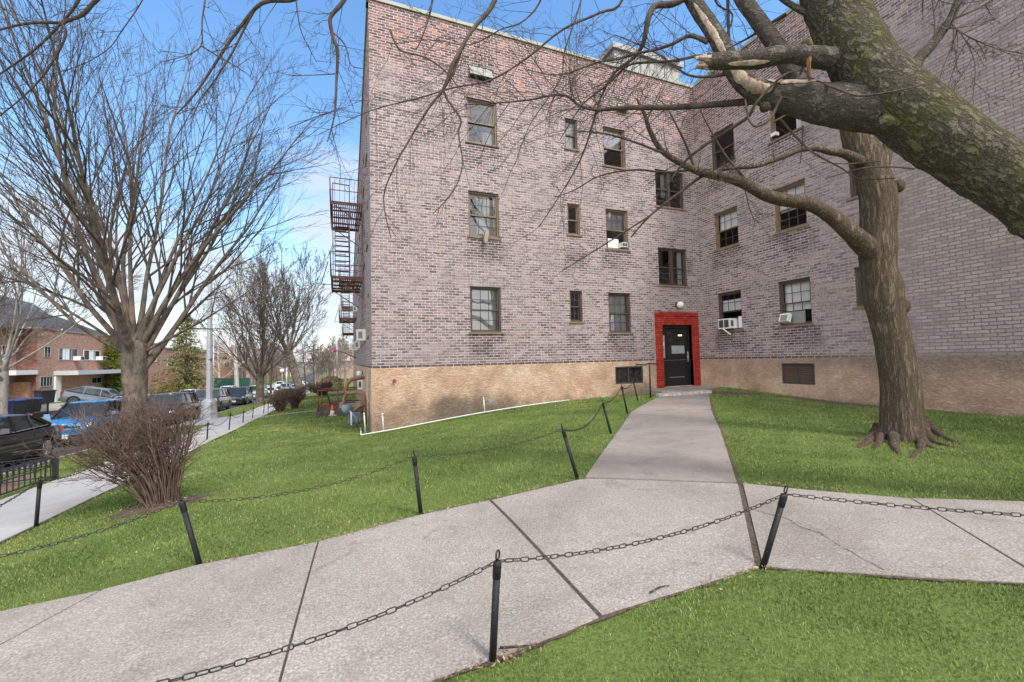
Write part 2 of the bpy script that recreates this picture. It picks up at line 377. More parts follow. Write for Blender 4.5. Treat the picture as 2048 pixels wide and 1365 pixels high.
sidey = mapr(nt, math_(nt, 'MULTIPLY', sy, -1.0), .5, 5.5, .35, .9)
c2 = mixrgb(nt, math_(nt, 'MULTIPLY', math_(nt, 'MULTIPLY', onright, sidey), math_(nt, 'ADD', .3, math_(nt, 'MULTIPLY', topz, .65))), c1, (.21, .165, .145))
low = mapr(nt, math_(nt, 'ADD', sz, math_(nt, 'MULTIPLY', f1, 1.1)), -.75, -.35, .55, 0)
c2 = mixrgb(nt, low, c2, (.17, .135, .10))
vein = rampn(nt, f2, [(.38, (1.1, 1.1, 1.1)), (.455, (.52, .50, .48)), (.51, (1.08, 1.08, 1.08)), (.62, (1.25, 1.25, 1.25))])
c3 = mixrgb(nt, .5, c2, vein, 'MULTIPLY')
nt.links.new(c3, b.inputs['Base Color']); b.inputs['Roughness'].default_value = .95; b.inputs['Specular IOR Level'].default_value = .15
bump(nt, b, f2, 1.0, .045)

def concrete(name, c, speck=.35, sc=120, big=.5, tint=(.30, .22, .17)):
    m, nt, b = newmat(name)
    f = noise_fac(nt, sc, 3, .7, 'World'); g_ = noise_fac(nt, big, 6, .6, 'World'); h = noise_fac(nt, 7, 6, .65, 'World')
    a = rampn(nt, f, [(.3, tuple(x*(1-speck) for x in c)), (.52, c), (.72, tuple(min(1, x*(1+speck*1.6)) for x in c))])
    a = mixrgb(nt, 1, a, rampn(nt, g_, [(.3, (.72, .69, .66)), (.5, (.98, .97, .96)), (.7, (1.14, 1.12, 1.1))]), 'MULTIPLY')
    a = mixrgb(nt, mapr(nt, h, .48, .72, 0, .5), a, tint)
    q_ = noise_fac(nt, 2.2, 7, .7, 'World', None, 1.2); a = mixrgb(nt, mapr(nt, q_, .56, .70, 0, .4), a, tuple(x*.55 for x in tint))
    nt.links.new(a, b.inputs['Base Color']); b.inputs['Roughness'].default_value = .92; b.inputs['Specular IOR Level'].default_value = .25
    bump(nt, b, f, .5, .004)
    return m
M_walk = concrete('exposed_aggregate_concrete', (.30, .273, .243), .42, 75, .7, (.24, .19, .16))
M_entry = concrete('entry_concrete', (.29, .257, .228), .25, 120, .9, (.20, .165, .14))
M_side = concrete('pale_sidewalk_concrete', (.42, .41, .395), .15, 90, .4, (.33, .32, .30))
M_kerb = concrete('kerb_concrete', (.33, .32, .31), .2, 60)
M_asph = concrete('asphalt', (.085, .085, .09), .3, 70, .25, (.06, .06, .065))
M_drive = concrete('driveway_concrete', (.40, .375, .34), .15, 40, .3)
M_darkconc = concrete('weathered_dark_concrete', (.13, .11, .09), .35, 30, 2.0, (.06, .055, .045))
M_palec = concrete('weathered_pale_concrete', (.36, .31, .26), .25, 30, 2.0, (.2, .17, .14))
M_chip = simple('chipped_pale_concrete', (.46, .43, .39), .9, vary=.5, scale=9)
M_soil = simple('soil', (.085, .055, .038), .98, vary=.5, scale=14)
M_joint = simple('joint_dirt', (.085, .06, .045), .98, vary=.6, scale=40)
# lawn ground sheet
M_lawn, nt, b = newmat('lawn_ground')
f = noise_fac(nt, 38, 6, .75, 'World'); g_ = noise_fac(nt, .8, 6, .6, 'World'); h = noise_fac(nt, 4.5, 5, .6, 'World')
a = rampn(nt, f, [(.25, (.06, .09, .026)), (.5, (.135, .192, .052)), (.75, (.22, .275, .095))])
a = mixrgb(nt, 1, a, rampn(nt, g_, [(.3, (.8, .85, .75)), (.7, (1.2, 1.12, 1.1))]), 'MULTIPLY')
a = mixrgb(nt, mapr(nt, h, .56, .78, 0, .35), a, (.15, .15, .05))
nt.links.new(a, b.inputs['Base Color']); b.inputs['Roughness'].default_value = .95; b.inputs['Specular IOR Level'].default_value = .1
bump(nt, b, f, .8, .03)
M_grass, nt, b = newmat('grass_blade')
at = N(nt, 'ShaderNodeAttribute'); at.attribute_name = 'tint'
g_ = noise_fac(nt, .9, 5, .6, 'World')
a = rampn(nt, at.outputs['Fac'], [(0, (.055, .088, .024)), (.4, (.142, .203, .054)), (.8, (.235, .295, .095)), (.93, (.30, .35, .11)), (1, (.42, .36, .19))])
a = mixrgb(nt, 1, a, rampn(nt, g_, [(.3, (.68, .82, .62)), (.7, (1.3, 1.12, 1.25))]), 'MULTIPLY')
nt.links.new(a, b.inputs['Base Color']); b.inputs['Roughness'].default_value = .6; b.inputs['Specular IOR Level'].default_value = .25
def bark(name, c1, c2, c3=None, sc=9, moss=None, mossy=0.0, st=(1, 1, .22), bd=.02):
    m, nt, b = newmat(name)
    f = noise_fac(nt, sc, 7, .65, 'World', st, .6); g_ = noise_fac(nt, 1.6, 5, .6, 'World'); f2 = noise_fac(nt, sc*6, 4, .6, 'World')
    a = rampn(nt, f, [(.36, c1), (.5, tuple((x+y)/2 for x, y in zip(c1, c2))), (.64, c2)])
    a = mixrgb(nt, 1, a, rampn(nt, f2, [(.3, (.7, .7, .7)), (.7, (1.25, 1.25, 1.25))]), 'MULTIPLY')
    if c3: a = mixrgb(nt, mapr(nt, g_, .48, .7, 0, .6), a, c3)
    if moss:
        geo = N(nt, 'ShaderNodeNewGeometry'); s_ = N(nt, 'ShaderNodeSeparateXYZ'); nt.links.new(geo.outputs['Normal'], s_.inputs[0])
        h = noise_fac(nt, 5, 6, .7, 'World')
        k = math_(nt, 'ADD', math_(nt, 'MULTIPLY', s_.outputs['Z'], .25), h)
        a = mixrgb(nt, mapr(nt, k, .47-mossy*.2, .68-mossy*.1, 0, .85), a, rampn(nt, f2, [(.3, tuple(x*.45 for x in moss)), (.7, moss)]))
    nt.links.new(a, b.inputs['Base Color']); b.inputs['Roughness'].default_value = .95; b.inputs['Specular IOR Level'].default_value = .15
    hh = math_(nt, 'ADD', f, math_(nt, 'MULTIPLY', f2, .25))
    bump(nt, b, hh, 1.0, bd)
    return m
M_bark_old = bark('mossy_bark_old', (.030, .024, .018), (.16, .135, .10), moss=(.165, .15, .03), mossy=.35, sc=15, st=(1, 1, 1), bd=.05)
def plate_bark(name, dark, mid, light, moss, amt, sc, st, axis=(0, 0, 1), vw=.25):
    m, nt, b = newmat(name); p_ = wpos(nt)
    a1 = Vector(axis).normalized(); a2 = a1.orthogonal().normalized(); a3 = a1.cross(a2); cv = N(nt, 'ShaderNodeCombineXYZ')
    for q_, (a_, k_) in enumerate(((a1, st), (a2, 1), (a3, 1))):
        dt = N(nt, 'ShaderNodeVectorMath', operation='DOT_PRODUCT'); nt.links.new(p_, dt.inputs[0]); dt.inputs[1].default_value = a_*k_; nt.links.new(dt.outputs['Value'], cv.inputs[q_])
    rn = N(nt, 'ShaderNodeTexNoise'); rn.inputs['Scale'].default_value = sc*.55; rn.inputs['Detail'].default_value = 8; rn.inputs['Roughness'].default_value = .62; rn.inputs['Distortion'].default_value = .7; nt.links.new(cv.outputs[0], rn.inputs['Vector'])
    v = N(nt, 'ShaderNodeTexVoronoi'); v.feature = 'DISTANCE_TO_EDGE'; v.inputs['Scale'].default_value = sc; nt.links.new(cv.outputs[0], v.inputs['Vector'])
    rid = math_(nt, 'MULTIPLY', math_(nt, 'ABSOLUTE', math_(nt, 'SUBTRACT', rn.outputs['Fac'], .5)), 5.0)
    crack = mapr(nt, math_(nt, 'ADD', math_(nt, 'MULTIPLY', rid, 1-vw), math_(nt, 'MULTIPLY', v.outputs['Distance'], vw*3)), .05, .55)
    f2 = noise_fac(nt, sc*3, 6, .7, 'World'); g_ = noise_fac(nt, 3.2, 6, .7, 'World')
    a = mixrgb(nt, f2, mid, light); a = mixrgb(nt, mapr(nt, f2, .35, .6), dark, a)
    geo = N(nt, 'ShaderNodeNewGeometry'); s_ = N(nt, 'ShaderNodeSeparateXYZ'); nt.links.new(geo.outputs['Normal'], s_.inputs[0])
    k = math_(nt, 'ADD', math_(nt, 'ADD', math_(nt, 'MULTIPLY', s_.outputs['Z'], .12), g_), math_(nt, 'MULTIPLY', math_(nt, 'SUBTRACT', f2, .5), .5))
    a = mixrgb(nt, mapr(nt, k, .62-amt, .80-amt, 0, .8), a, mixrgb(nt, f2, tuple(x*.5 for x in moss), tuple(x*1.3 for x in moss)))
    a = mixrgb(nt, math_(nt, 'ADD', math_(nt, 'MULTIPLY', crack, .65), .35), tuple(x*.8 for x in dark), a)
    nt.links.new(a, b.inputs['Base Color']); b.inputs['Roughness'].default_value = .95; b.inputs['Specular IOR Level'].default_value = .15
    bump(nt, b, math_(nt, 'ADD', crack, math_(nt, 'MULTIPLY', f2, .8)), 1.0, .018); return m
M_bark_moss = plate_bark('mossy_bark', (.05, .042, .03), (.15, .13, .095), (.28, .25, .195), (.155, .16, .045), .17, 26, .42, P(2160, 470, 3.35)-P(1790, 200, 3.6), .3)
M_bark_limb = plate_bark('grey_limb_bark', (.07, .06, .05), (.15, .13, .11), (.25, .22, .18), (.14, .13, .04), -.02, 26, .5, P(1735, 217, 3.7)-P(1505, 178, 4.1), .15)
M_bark_grey = plate_bark('ridged_bark', (.075, .056, .04), (.19, .145, .10), (.32, .25, .185), (.17, .15, .07), -.03, 34, .14, (0, 0, 1), .25)
M_bark_smooth = bark('smooth_grey_bark', (.09, .075, .06), (.24, .20, .16), c3=(.17, .15, .11), sc=5, st=(1, 1, .5), bd=.01)
M_bark_zel = bark('street_tree_bark', (.06, .05, .042), (.17, .145, .12), c3=(.26, .19, .13), sc=7, st=(1, 1, .5), bd=.012)
M_twig = bark('dark_twig_bark', (.055, .042, .036), (.12, .095, .08), sc=12, bd=.003)
M_twig2 = bark('street_twig_bark', (.055, .044, .038), (.12, .098, .08), sc=12, bd=.003)
M_mottle = bark('mottled_grey_bark', (.20, .18, .155), (.40, .37, .33), c3=(.26, .23, .19), sc=5, bd=.005)
M_pale = bark('pale_sycamore_bark', (.45, .42, .37), (.68, .65, .60), c3=(.30, .25, .19), sc=5, bd=.005)
M_far = bark('far_tree_bark', (.20, .16, .14), (.30, .24, .21), sc=4, bd=.003)
M_rawwood = bark('torn_pale_wood', (.27, .19, .14), (.56, .44, .35), c3=(.40, .28, .20), sc=12, st=(1, 1, .5), bd=.02)
M_orangewood = bark('orange_heartwood', (.16, .08, .04), (.34, .19, .10), sc=16, bd=.02)
M_redtwig = bark('red_brown_twig', (.075, .048, .04), (.18, .125, .10), sc=14, bd=.002)
M_blackpaint, nt, b = newmat('chipped_black_paint')
f = noise_fac(nt, 45, 4, .6); a = rampn(nt, f, [(.5, (.012, .012, .013)), (.70, (.02, .02, .021)), (.735, (.45, .43, .4))])
nt.links.new(a, b.inputs['Base Color']); b.inputs['Roughness'].default_value = .6; b.inputs['Specular IOR Level'].default_value = .3; bump(nt, b, f, .2, .002)
M_black = simple('black_metal', (.011, .011, .012), .5, vary=.3, scale=20)
M_chain = simple('dark_chain_steel', (.045, .040, .038), .5, .5, vary=.4, scale=30)
M_chainrust = simple('rusty_chain', (.06, .04, .03), .85, .2, vary=.4, scale=30)
M_rust = simple('rusty_brown_paint', (.15, .062, .045), .75, vary=.35, scale=5)
M_redrail = simple('red_oxide_rail', (.20, .045, .03), .65, vary=.3, scale=8)
M_bronze = simple('bronze_frame', (.17, .115, .065), .5, vary=.15, scale=10)
M_bronzed = simple('dark_bronze_frame', (.075, .055, .04), .5, vary=.15, scale=10)
M_sill = simple('brown_sill', (.19, .14, .10), .8, vary=.2, scale=8)
M_munt = simple('grey_muntin', (.05, .055, .06), .5)
M_white = simple('white_paint', (.72, .72, .70), .5, vary=.05, scale=4)
M_whitec = simple('white_curtain', (.82, .82, .79), .8, vary=.08, scale=3)
M_blind, nt, b = newmat('slatted_blind')
s_ = N(nt, 'ShaderNodeSeparateXYZ'); nt.links.new(wpos(nt), s_.inputs[0])
w_ = math_(nt, 'FRACT', math_(nt, 'MULTIPLY', s_.outputs['Z'], 32.0))
nt.links.new(rampn(nt, w_, [(0, (.28, .28, .27)), (.15, (.84, .84, .82)), (.85, (.88, .88, .86)), (1, (.3, .3, .3))]), b.inputs['Base Color'])
M_greyfab = simple('grey_panel', (.22, .225, .23), .7, vary=.08)
M_galv = simple('galvanised_steel', (.42, .44, .47), .45, .35, vary=.1, scale=5)
M_greysid = simple('grey_metal_siding', (.27, .27, .255), .6, .2, vary=.08, scale=3)
M_coping = simple('grey_green_coping', (.28, .29, .245), .6, vary=.12, scale=3)
M_pvc = simple('white_pvc', (.68, .70, .66), .4, vary=.06)
M_redval = simple('red_cap', (.42, .02, .03), .5)
M_pipe = simple('rusty_pipe', (.23, .12, .065), .8, vary=.4, scale=18)
M_bluegrey = simple('blue_grey_meter', (.16, .22, .27), .5, vary=.1)
M_orange = simple('orange_cone', (.75, .10, .04), .6)
M_shingle = simple('charcoal_shingle', (.055, .058, .068), .9, vary=.25, scale=4)
M_canopy = simple('pale_grey_canopy', (.50, .52, .54), .5, vary=.06)
M_greenf = simple('green_fabric', (.015, .10, .055), .8, vary=.15)
M_binblack = simple('black_bin_plastic', (.025, .027, .03), .45, vary=.2)
M_binblue = simple('blue_bin_plastic', (.02, .07, .42), .45, vary=.15)
M_pink = simple('pink_cloth', (.8, .08, .45), .7)
M_rubber = simple('tyre_rubber', (.02, .02, .021), .85)
M_rim = simple('silver_rim', (.5, .5, .5), .3, .8, vary=.05)
M_darkrim = simple('dark_rim', (.12, .12, .125), .35, .7)
M_trim = simple('dark_trim', (.018, .019, .02), .5)
M_plate = simple('licence_plate_white', (.65, .66, .68), .5, vary=.2, scale=60)
M_redlamp = simple('red_lens', (.35, .012, .015), .15)
M_lens = simple('clear_lens', (.62, .64, .66), .08, .3)
def paint(n, c, metal=.3): return simple(n, c, .22, metal, vary=.03, coat=.8)
P_black = paint('near_black_paint', (.022, .020, .026)); P_blue = paint('bright_blue_paint', (.035, .25, .54), .1); P_dark = paint('grey_brown_paint', (.060, .055, .053))
P_olive = paint('grey_olive_paint', (.11, .10, .09)); P_navy = paint('black_blue_paint', (.018, .021, .03)); P_silver = paint('silver_paint', (.52, .54, .56), .5)
P_white = paint('white_car_paint', (.72, .73, .74), .0); P_steel = paint('steel_blue_paint', (.10, .125, .155), .2)
def glassy(name, tint, transp, rough=.02):
    m, nt, b = newmat(name); nt.nodes.remove(b)
    o = nt.nodes['Material Output']; t = N(nt, 'ShaderNodeBsdfTransparent'); g_ = N(nt, 'ShaderNodeBsdfGlossy'); d = N(nt, 'ShaderNodeBsdfDiffuse')
    t.inputs['Color'].default_value = (transp, transp, transp*1.03, 1); g_.inputs['Roughness'].default_value = rough; g_.inputs['Color'].default_value = (.95, .97, 1, 1)
    fr = N(nt, 'ShaderNodeFresnel'); fr.inputs['IOR'].default_value = tint
    mx = N(nt, 'ShaderNodeMixShader'); nt.links.new(fr.outputs[0], mx.inputs['Fac']); nt.links.new(t.outputs[0], mx.inputs[1]); nt.links.new(g_.outputs[0], mx.inputs[2])
    nt.links.new(mx.outputs[0], o.inputs['Surface'])
    f = noise_fac(nt, 1.7, 2, .5, 'World'); bn = N(nt, 'ShaderNodeBump'); bn.inputs['Strength'].default_value = .25; bn.inputs['Distance'].default_value = .01
    nt.links.new(f, bn.inputs['Height']); nt.links.new(bn.outputs[0], g_.inputs['Normal'])
    return m
M_glass = glassy('window_glass', 2.0, .78); M_glass_r = glassy('wing_window_glass', 1.22, .8)
M_cglass, nt, b = newmat('car_glass')
b.inputs['Base Color'].default_value = (.02, .027, .027, 1); b.inputs['Roughness'].default_value = .03; b.inputs['Specular IOR Level'].default_value = .6; b.inputs['IOR'].default_value = 1.55
nt.links.new(rampn(nt, noise_fac(nt, 2), [(.3, (.015, .02, .02)), (.7, (.03, .04, .04))]), b.inputs['Base Color'])
M_dglass, nt, b = newmat('door_glass')
b.inputs['Roughness'].default_value = .06; b.inputs['IOR'].default_value = 1.6
nt.links.new(rampn(nt, noise_fac(nt, 7, 3), [(.35, (.012, .012, .012)), (.7, (.045, .042, .035))]), b.inputs['Base Color'])
M_lit, nt, b = newmat('lamp_reflection_glow'); b.inputs['Base Color'].default_value = (.7, .7, .4, 1)
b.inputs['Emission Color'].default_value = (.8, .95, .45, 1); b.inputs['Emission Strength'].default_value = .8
M_globe = simple('white_globe', (.75, .75, .74), .25, vary=.03)
def leafmat(name, a_, b_, c_):
    m, nt, b = newmat(name); g_ = N(nt, 'ShaderNodeNewGeometry')
    nt.links.new(rampn(nt, g_.outputs['Random Per Island'], [(0, a_), (.5, b_), (1, c_)]), b.inputs['Base Color']); b.inputs['Roughness'].default_value = .7
    return m
M_needle = leafmat('conifer_needles', (.07, .085, .02), (.16, .16, .04), (.27, .23, .075))
M_hedge = leafmat('dark_hedge_leaf', (.012, .035, .010), (.03, .07, .018), (.06, .10, .03))
M_yhedge = leafmat('yellow_green_leaf', (.07, .10, .01), (.14, .18, .02), (.22, .26, .03))
M_brownleaf = leafmat('brown_hedge_leaf', (.10, .05, .02), (.20, .11, .05), (.28, .17, .08))
M_litter = leafmat('dead_leaf', (.12, .06, .03), (.25, .16, .09), (.40, .30, .19))
def GX(px, x):                        # ground point in photo column px whose world x is given
    d = ray(px, 740); t = (x-CAM.x)/d.x; p = CAM+d*t
    return Vector((x, p.y, gz(x, p.y)))
# ------------------------------------------------------------------ ground
def axis(lst):
    o = []
    for a, b_, s in lst: o += list(np.arange(a, b_, s))
    return np.array(o+[lst[-1][1]])
xs = axis([(-400, -60, 40), (-60, -18, 2), (-18, -17.25, .75), (-17.25, -8.15, 1.3), (-8.15, -8.05, .1), (-8.05, 12, .5), (12, 60, 6), (60, 400, 40)])
ys = axis([(-60, -16, 4), (-16, 2, .5), (2, 40, 1), (40, 180, 4), (180, 1400, 60)])
XX, YY = np.meshgrid(xs, ys); ZZ = gz_arr(XX, YY)
ZZ = ZZ - np.where((XX > -17.2) & (XX < -8.1) & (YY < 500), .35, 0)
nx, ny = len(xs), len(ys)
mb = MB(); mb.v = [tuple(q) for q in np.stack([XX, YY, ZZ], -1).reshape(-1, 3)]
mb.f = [(j*nx+i, j*nx+i+1, (j+1)*nx+i+1, (j+1)*nx+i) for j in range(ny-1) for i in range(nx-1)]; mb.smooth = [True]*len(mb.f)
tag(build(mb, 'ground', M_lawn), kind='structure')

def strip(name, x0, x1, y0, y1, off, mat, step=1.5, skirt=0.25, kind='structure', nx_=3):
    mb = MB(); n = max(2, int((y1-y0)/step)); rows = []
    for j in range(n+1):
        y = y0+(y1-y0)*j/n
        for i in range(nx_+1):
            x = x0+(x1-x0)*i/nx_; mb.v.append((x, y, gz(x, y)+off))
    w = nx_+1
    for j in range(n):
        for i in range(nx_): mb.f.append((j*w+i, j*w+i+1, (j+1)*w+i+1, (j+1)*w+i)); mb.smooth.append(True); mb.mi.append(0)
    # skirts
    for i in (0, nx_):
        b0 = len(mb.v)
        for j in range(n+1): q = mb.v[j*w+i]; mb.v.append((q[0], q[1], q[2]-skirt))
        for j in range(n): mb.f.append((j*w+i, b0+j, b0+j+1, (j+1)*w+i)); mb.smooth.append(False); mb.mi.append(0)
    return tag(build(mb, name, mat), kind=kind)
strip('road', -17.0, -8.22, -60, 500, -.135, M_asph, 3, .1, nx_=6)
strip('kerb', -8.24, -8.06, -60, 300, .012, M_kerb, 2, .35, nx_=1)
strip('kerb', -17.18, -17.0, -60, 300, .012, M_kerb, 2, .35, nx_=1)

def slab(mb, poly, off=0.02, thick=0.1, cell=.45):
    """one concrete slab: polygon draped on the terrain with a skirt"""
    bm = bmesh.new(); vs = [bm.verts.new((p[0], p[1], 0)) for p in poly]
    es = bm.faces.new(vs)
    for axis_, lo, hi in ((0, min(p[0] for p in poly), max(p[0] for p in poly)), (1, min(p[1] for p in poly), max(p[1] for p in poly))):
        c = lo+cell
        while c < hi-.02:
            no = (1, 0, 0) if axis_ == 0 else (0, 1, 0); co = (c, 0, 0) if axis_ == 0 else (0, c, 0)
            bmesh.ops.bisect_plane(bm, geom=bm.verts[:]+bm.edges[:]+bm.faces[:], plane_co=co, plane_no=no, dist=1e-5); c += cell
    bm.normal_update()
    if bm.faces and bm.faces[:][0].normal.z < 0: bmesh.ops.reverse_faces(bm, faces=bm.faces[:])
    bm.verts.index_update()
    co = np.array([(v.co.x, v.co.y) for v in bm.verts]); z = gz_arr(co[:, 0], co[:, 1])
    vl = [(co[i, 0], co[i, 1], z[i]+off) for i in range(len(co))]
    fl = [tuple(v.index for v in f.verts) for f in bm.faces]
    b0 = mb.add(vl, fl, False)
    for e in bm.edges:
        if e.is_boundary:
            a, c = e.verts[0].index, e.verts[1].index
            base = len(mb.v); mb.v += [(vl[a][0], vl[a][1], vl[a][2]-thick), (vl[c][0], vl[c][1], vl[c][2]-thick)]
            mb.f.append((b0+a, b0+c, base+1, base)); mb.smooth.append(False); mb.mi.append(mb.cm)
    bm.free()
def xy(p): return (p[0], p[1])
def Gx(*q): return xy(G(*q))
# pale street sidewalk with scored joints
mb = MB(); y = -40.0
while y < 150:
    l = 1.55 if y < 60 else 6
    slab(mb, [(-6.08, y), (-4.22, y), (-4.22, y+l-.012), (-6.08, y+l-.012)], .02, .12, 5); y += l
slab(mb, [(-8.05, 12.2), (-6.095, 12.2), (-6.095, 16.6), (-8.05, 16.6)], .018, .12, 5)
tag(build(mb, 'sidewalk', M_side), kind='structure')
mb = MB(); y = -40
slab(mb, [(-19.2, -40), (-17.2, -40), (-17.2, 150), (-19.2, 150)], .02, .1, 6)
for (a, c) in ((29.6, 37.4), (18.5, 24.0), (44, 50), (61, 66)):
    slab(mb, [(-27.5, a), (-19.21, a), (-19.21, c), (-27.5, c)], .022, .1, 2)
tag(build(mb, 'driveway', M_drive), kind='structure')
# worn joints: a soil sheet just under the slabs
joint = MB()
main = MB()
U = [(-4.19, -7.60), (-3.02, -7.55), (-2.46, -7.57), (-1.88, -7.50), (-1.01, -7.63), (-.13, -7.58), (.55, -7.60), (1.67, -7.54)]
LOW = [(-4.19, -9.55), (-3.4, -9.53), (-1.15, -9.53), (-.41, -9.51), (-.11, -9.52), (.23, -9.51), (.57, -9.49), (1.29, -9.54), (1.78, -9.56)]
g = .006
slab(main, [(-4.19, -9.55), (-3.42, -9.53), (-2.47, -7.575), (-3.02, -7.55), (-4.19, -7.60)])
slab(main, [(-3.40, -9.53), (-1.16, -9.53), (-1.015, -7.62), (-1.88, -7.50), (-2.45, -7.57)])
slab(main, [(-1.145, -9.53), (-.41, -9.51), (.23, -9.51), (.555, -9.495), (.53, -7.60), (-.13, -7.58), (-1.0, -7.62)])
slab(main, [(.585, -9.485), (1.29, -9.54), (1.76, -9.56), (2.93, -8.43), (1.655, -7.56), (.56, -7.61)])
slab(main, [(1.81, -9.58), (2.45, -10.06), (3.05, -10.48), (3.93, -9.39), (3.33, -8.82), (2.99, -8.44)])
slab(main, [(3.07, -10.49), (5.0, -11.95), (6.2, -11.2), (4.71, -9.86), (3.95, -9.39)])
tag(build(main, 'walkway', M_walk), kind='structure')
ent = MB()
# entry walk, left edge / right edge, with joints
lft = [(1.68, -7.53), (3.19, -5.90), (4.3, -4.72), (5.2, -3.75), (8.15, -1.28)]
rgt = [(2.95, -8.40), (5.09, -6.24), (6.0, -5.27), (6.75, -4.5), (9.9, -1.45)]
def lerp(a, b_, t): return (a[0]+(b_[0]-a[0])*t, a[1]+(b_[1]-a[1])*t)
for i in range(4):
    a, b_, c, d = lft[i], lft[i+1], rgt[i+1], rgt[i]
    e = .012 if i else .006
    slab(ent, [lerp(a, b_, e), lerp(a, b_, .994), lerp(d, c, .994), lerp(d, c, e)])
slab(ent, [(-4.19, 11.4), (-1.0, 11.6), (0.2, 11.7), (0.2, 12.5), (-1, 12.4), (-4.19, 12.3)], .015)
slab(ent, [(-4.19, 26), (0.3, 26.4), (0.3, 27.6), (-4.19, 27)], .015)
slab(ent, [(-4.19, 47), (0.6, 47.4), (0.6, 49), (-4.19, 48.6)], .015)
tag(build(ent, 'entry_walk', M_entry), kind='structure')
slab(joint, [(-3.5, -9.45), (1.80, -9.48), (3.0, -10.4), (3.95, -9.42), (3.0, -8.5), (3.1, -8.3), (8.2, -3.15), (9.7, -1.6), (8.2, -1.5), (5.2, -3.85), (1.70, -7.62), (-2.45, -7.64)], .007, .05, .45)
tag(build(joint, 'joint_soil', M_joint), kind='structure')
# worn brown soil line where turf meets concrete
wl = MB(); rs = random.Random(8)
for line in (U, LOW, lft, rgt, [(2.97, -8.42), (3.33, -8.81), (3.91, -9.38), (4.71, -9.85)], [(1.81, -9.58), (2.45, -10.06), (3.05, -10.48), (5.0, -11.95)], [(-4.21, -7.4), (-4.21, -3), (-4.21, 4), (-4.21, 11)]):
    pts = []
    for a, b_ in zip(line[:-1], line[1:]):
        n = max(2, int(math.hypot(b_[0]-a[0], b_[1]-a[1])/.06))
        pts += [(a[0]+(b_[0]-a[0])*k/n, a[1]+(b_[1]-a[1])*k/n) for k in range(n)]
    vs = []; tdx = line[-1][0]-line[0][0]; tdy = line[-1][1]-line[0][1]; l_ = math.hypot(tdx, tdy); nx2, ny2 = -tdy/l_, tdx/l_; w_ = .02
    for (x, y) in pts:
        w_ = min(.024, max(.005, w_+rs.uniform(-.012, .012))); w2 = w_*rs.uniform(.7, 1.3)
        for s_ in (-w2, w2): X, Y = x+nx2*s_, y+ny2*s_; vs.append((X, Y, gz(X, Y)+.0115+rs.uniform(0, .004)))
    wl.add(vs, [(2*i, 2*i+1, 2*i+3, 2*i+2) for i in range(len(pts)-1)], True)
tag(build(wl, 'soil_edge', M_joint), kind='structure')
# hairline crack wandering over the right-hand slab
ck = MB(); pts = [G(*q) for q in ((1500, 1020), (1530, 1032), (1575, 1043), (1600, 1060), (1640, 1073), (1680, 1098), (1735, 1130), (1770, 1148))]
rs = random.Random(3)
for a, b_ in zip(pts[:-1], pts[1:]):
    for k in range(5):
        p0 = a.lerp(b_, k/5)+Vector((rs.uniform(-.01, .01), rs.uniform(-.01, .01), 0)); p1 = a.lerp(b_, (k+1)/5)
        d = (p1-p0).normalized(); n_ = Vector((-d.y, d.x, 0))*rs.uniform(.001, .0035)
        q = [p0-n_, p0+n_, p1+n_, p1-n_]; q = [(v.x, v.y, gz(v.x, v.y)+.0245) for v in q]; ck.add(q, [(0, 1, 2, 3)])
tag(build(ck, 'paving_crack', M_joint), kind='structure')

# bare soil patches (draped, slightly mounded)
def soil_patch(name, c, rx, ry, ang=0, off=.012, mat=None, seed=1):
    rs = random.Random(seed); mb = MB(); n = 26; rings = 5; vs = []
    ca, sa = math.cos(ang), math.sin(ang); jit = [rs.uniform(.75, 1.15) for _ in range(n)]
    for r in range(rings+1):
        for k in range(n):
            a = 2*math.pi*k/n; f = r/rings*jit[k]
            x, y = rx*f*math.cos(a), ry*f*math.sin(a); X, Y = c[0]+x*ca-y*sa, c[1]+x*sa+y*ca
            vs.append((X, Y, gz(X, Y)+off*(1.6-r/rings*1.8)+rs.uniform(0, .006)))
    mb.add(vs, [(r*n+k, r*n+(k+1) % n, (r+1)*n+(k+1) % n, (r+1)*n+k) for r in range(rings) for k in range(n)], True)
    return tag(build(mb, name, mat or M_soil), kind='structure')
BUSH = G(325, 1012)
soil_patch('soil', (BUSH.x, BUSH.y), .62, .34, .2, .03, seed=2)
soil_patch('soil', (10.2, -2.0), 1.1, .45, math.radians(-50), .02, seed=3)
soil_patch('soil', (10.9, -4.4), .35, 1.8, 0, .02, seed=9)
T1 = GX(270, -7.0); T2s = GX(520, -6.9); T3s = GX(592, -7.3)
soil_patch('soil', (T1.x, T1.y), .95, 1.1, 0, .06, seed=4)
soil_patch('soil', (T2s.x+.1, T2s.y), 1.0, 1.6, 0, .05, seed=5)
soil_patch('soil', (-7.3, -.9), .75, 2.6, 0, .03, mat=simple('mulch', (.15, .085, .06), .95, vary=.5, scale=20), seed=6)

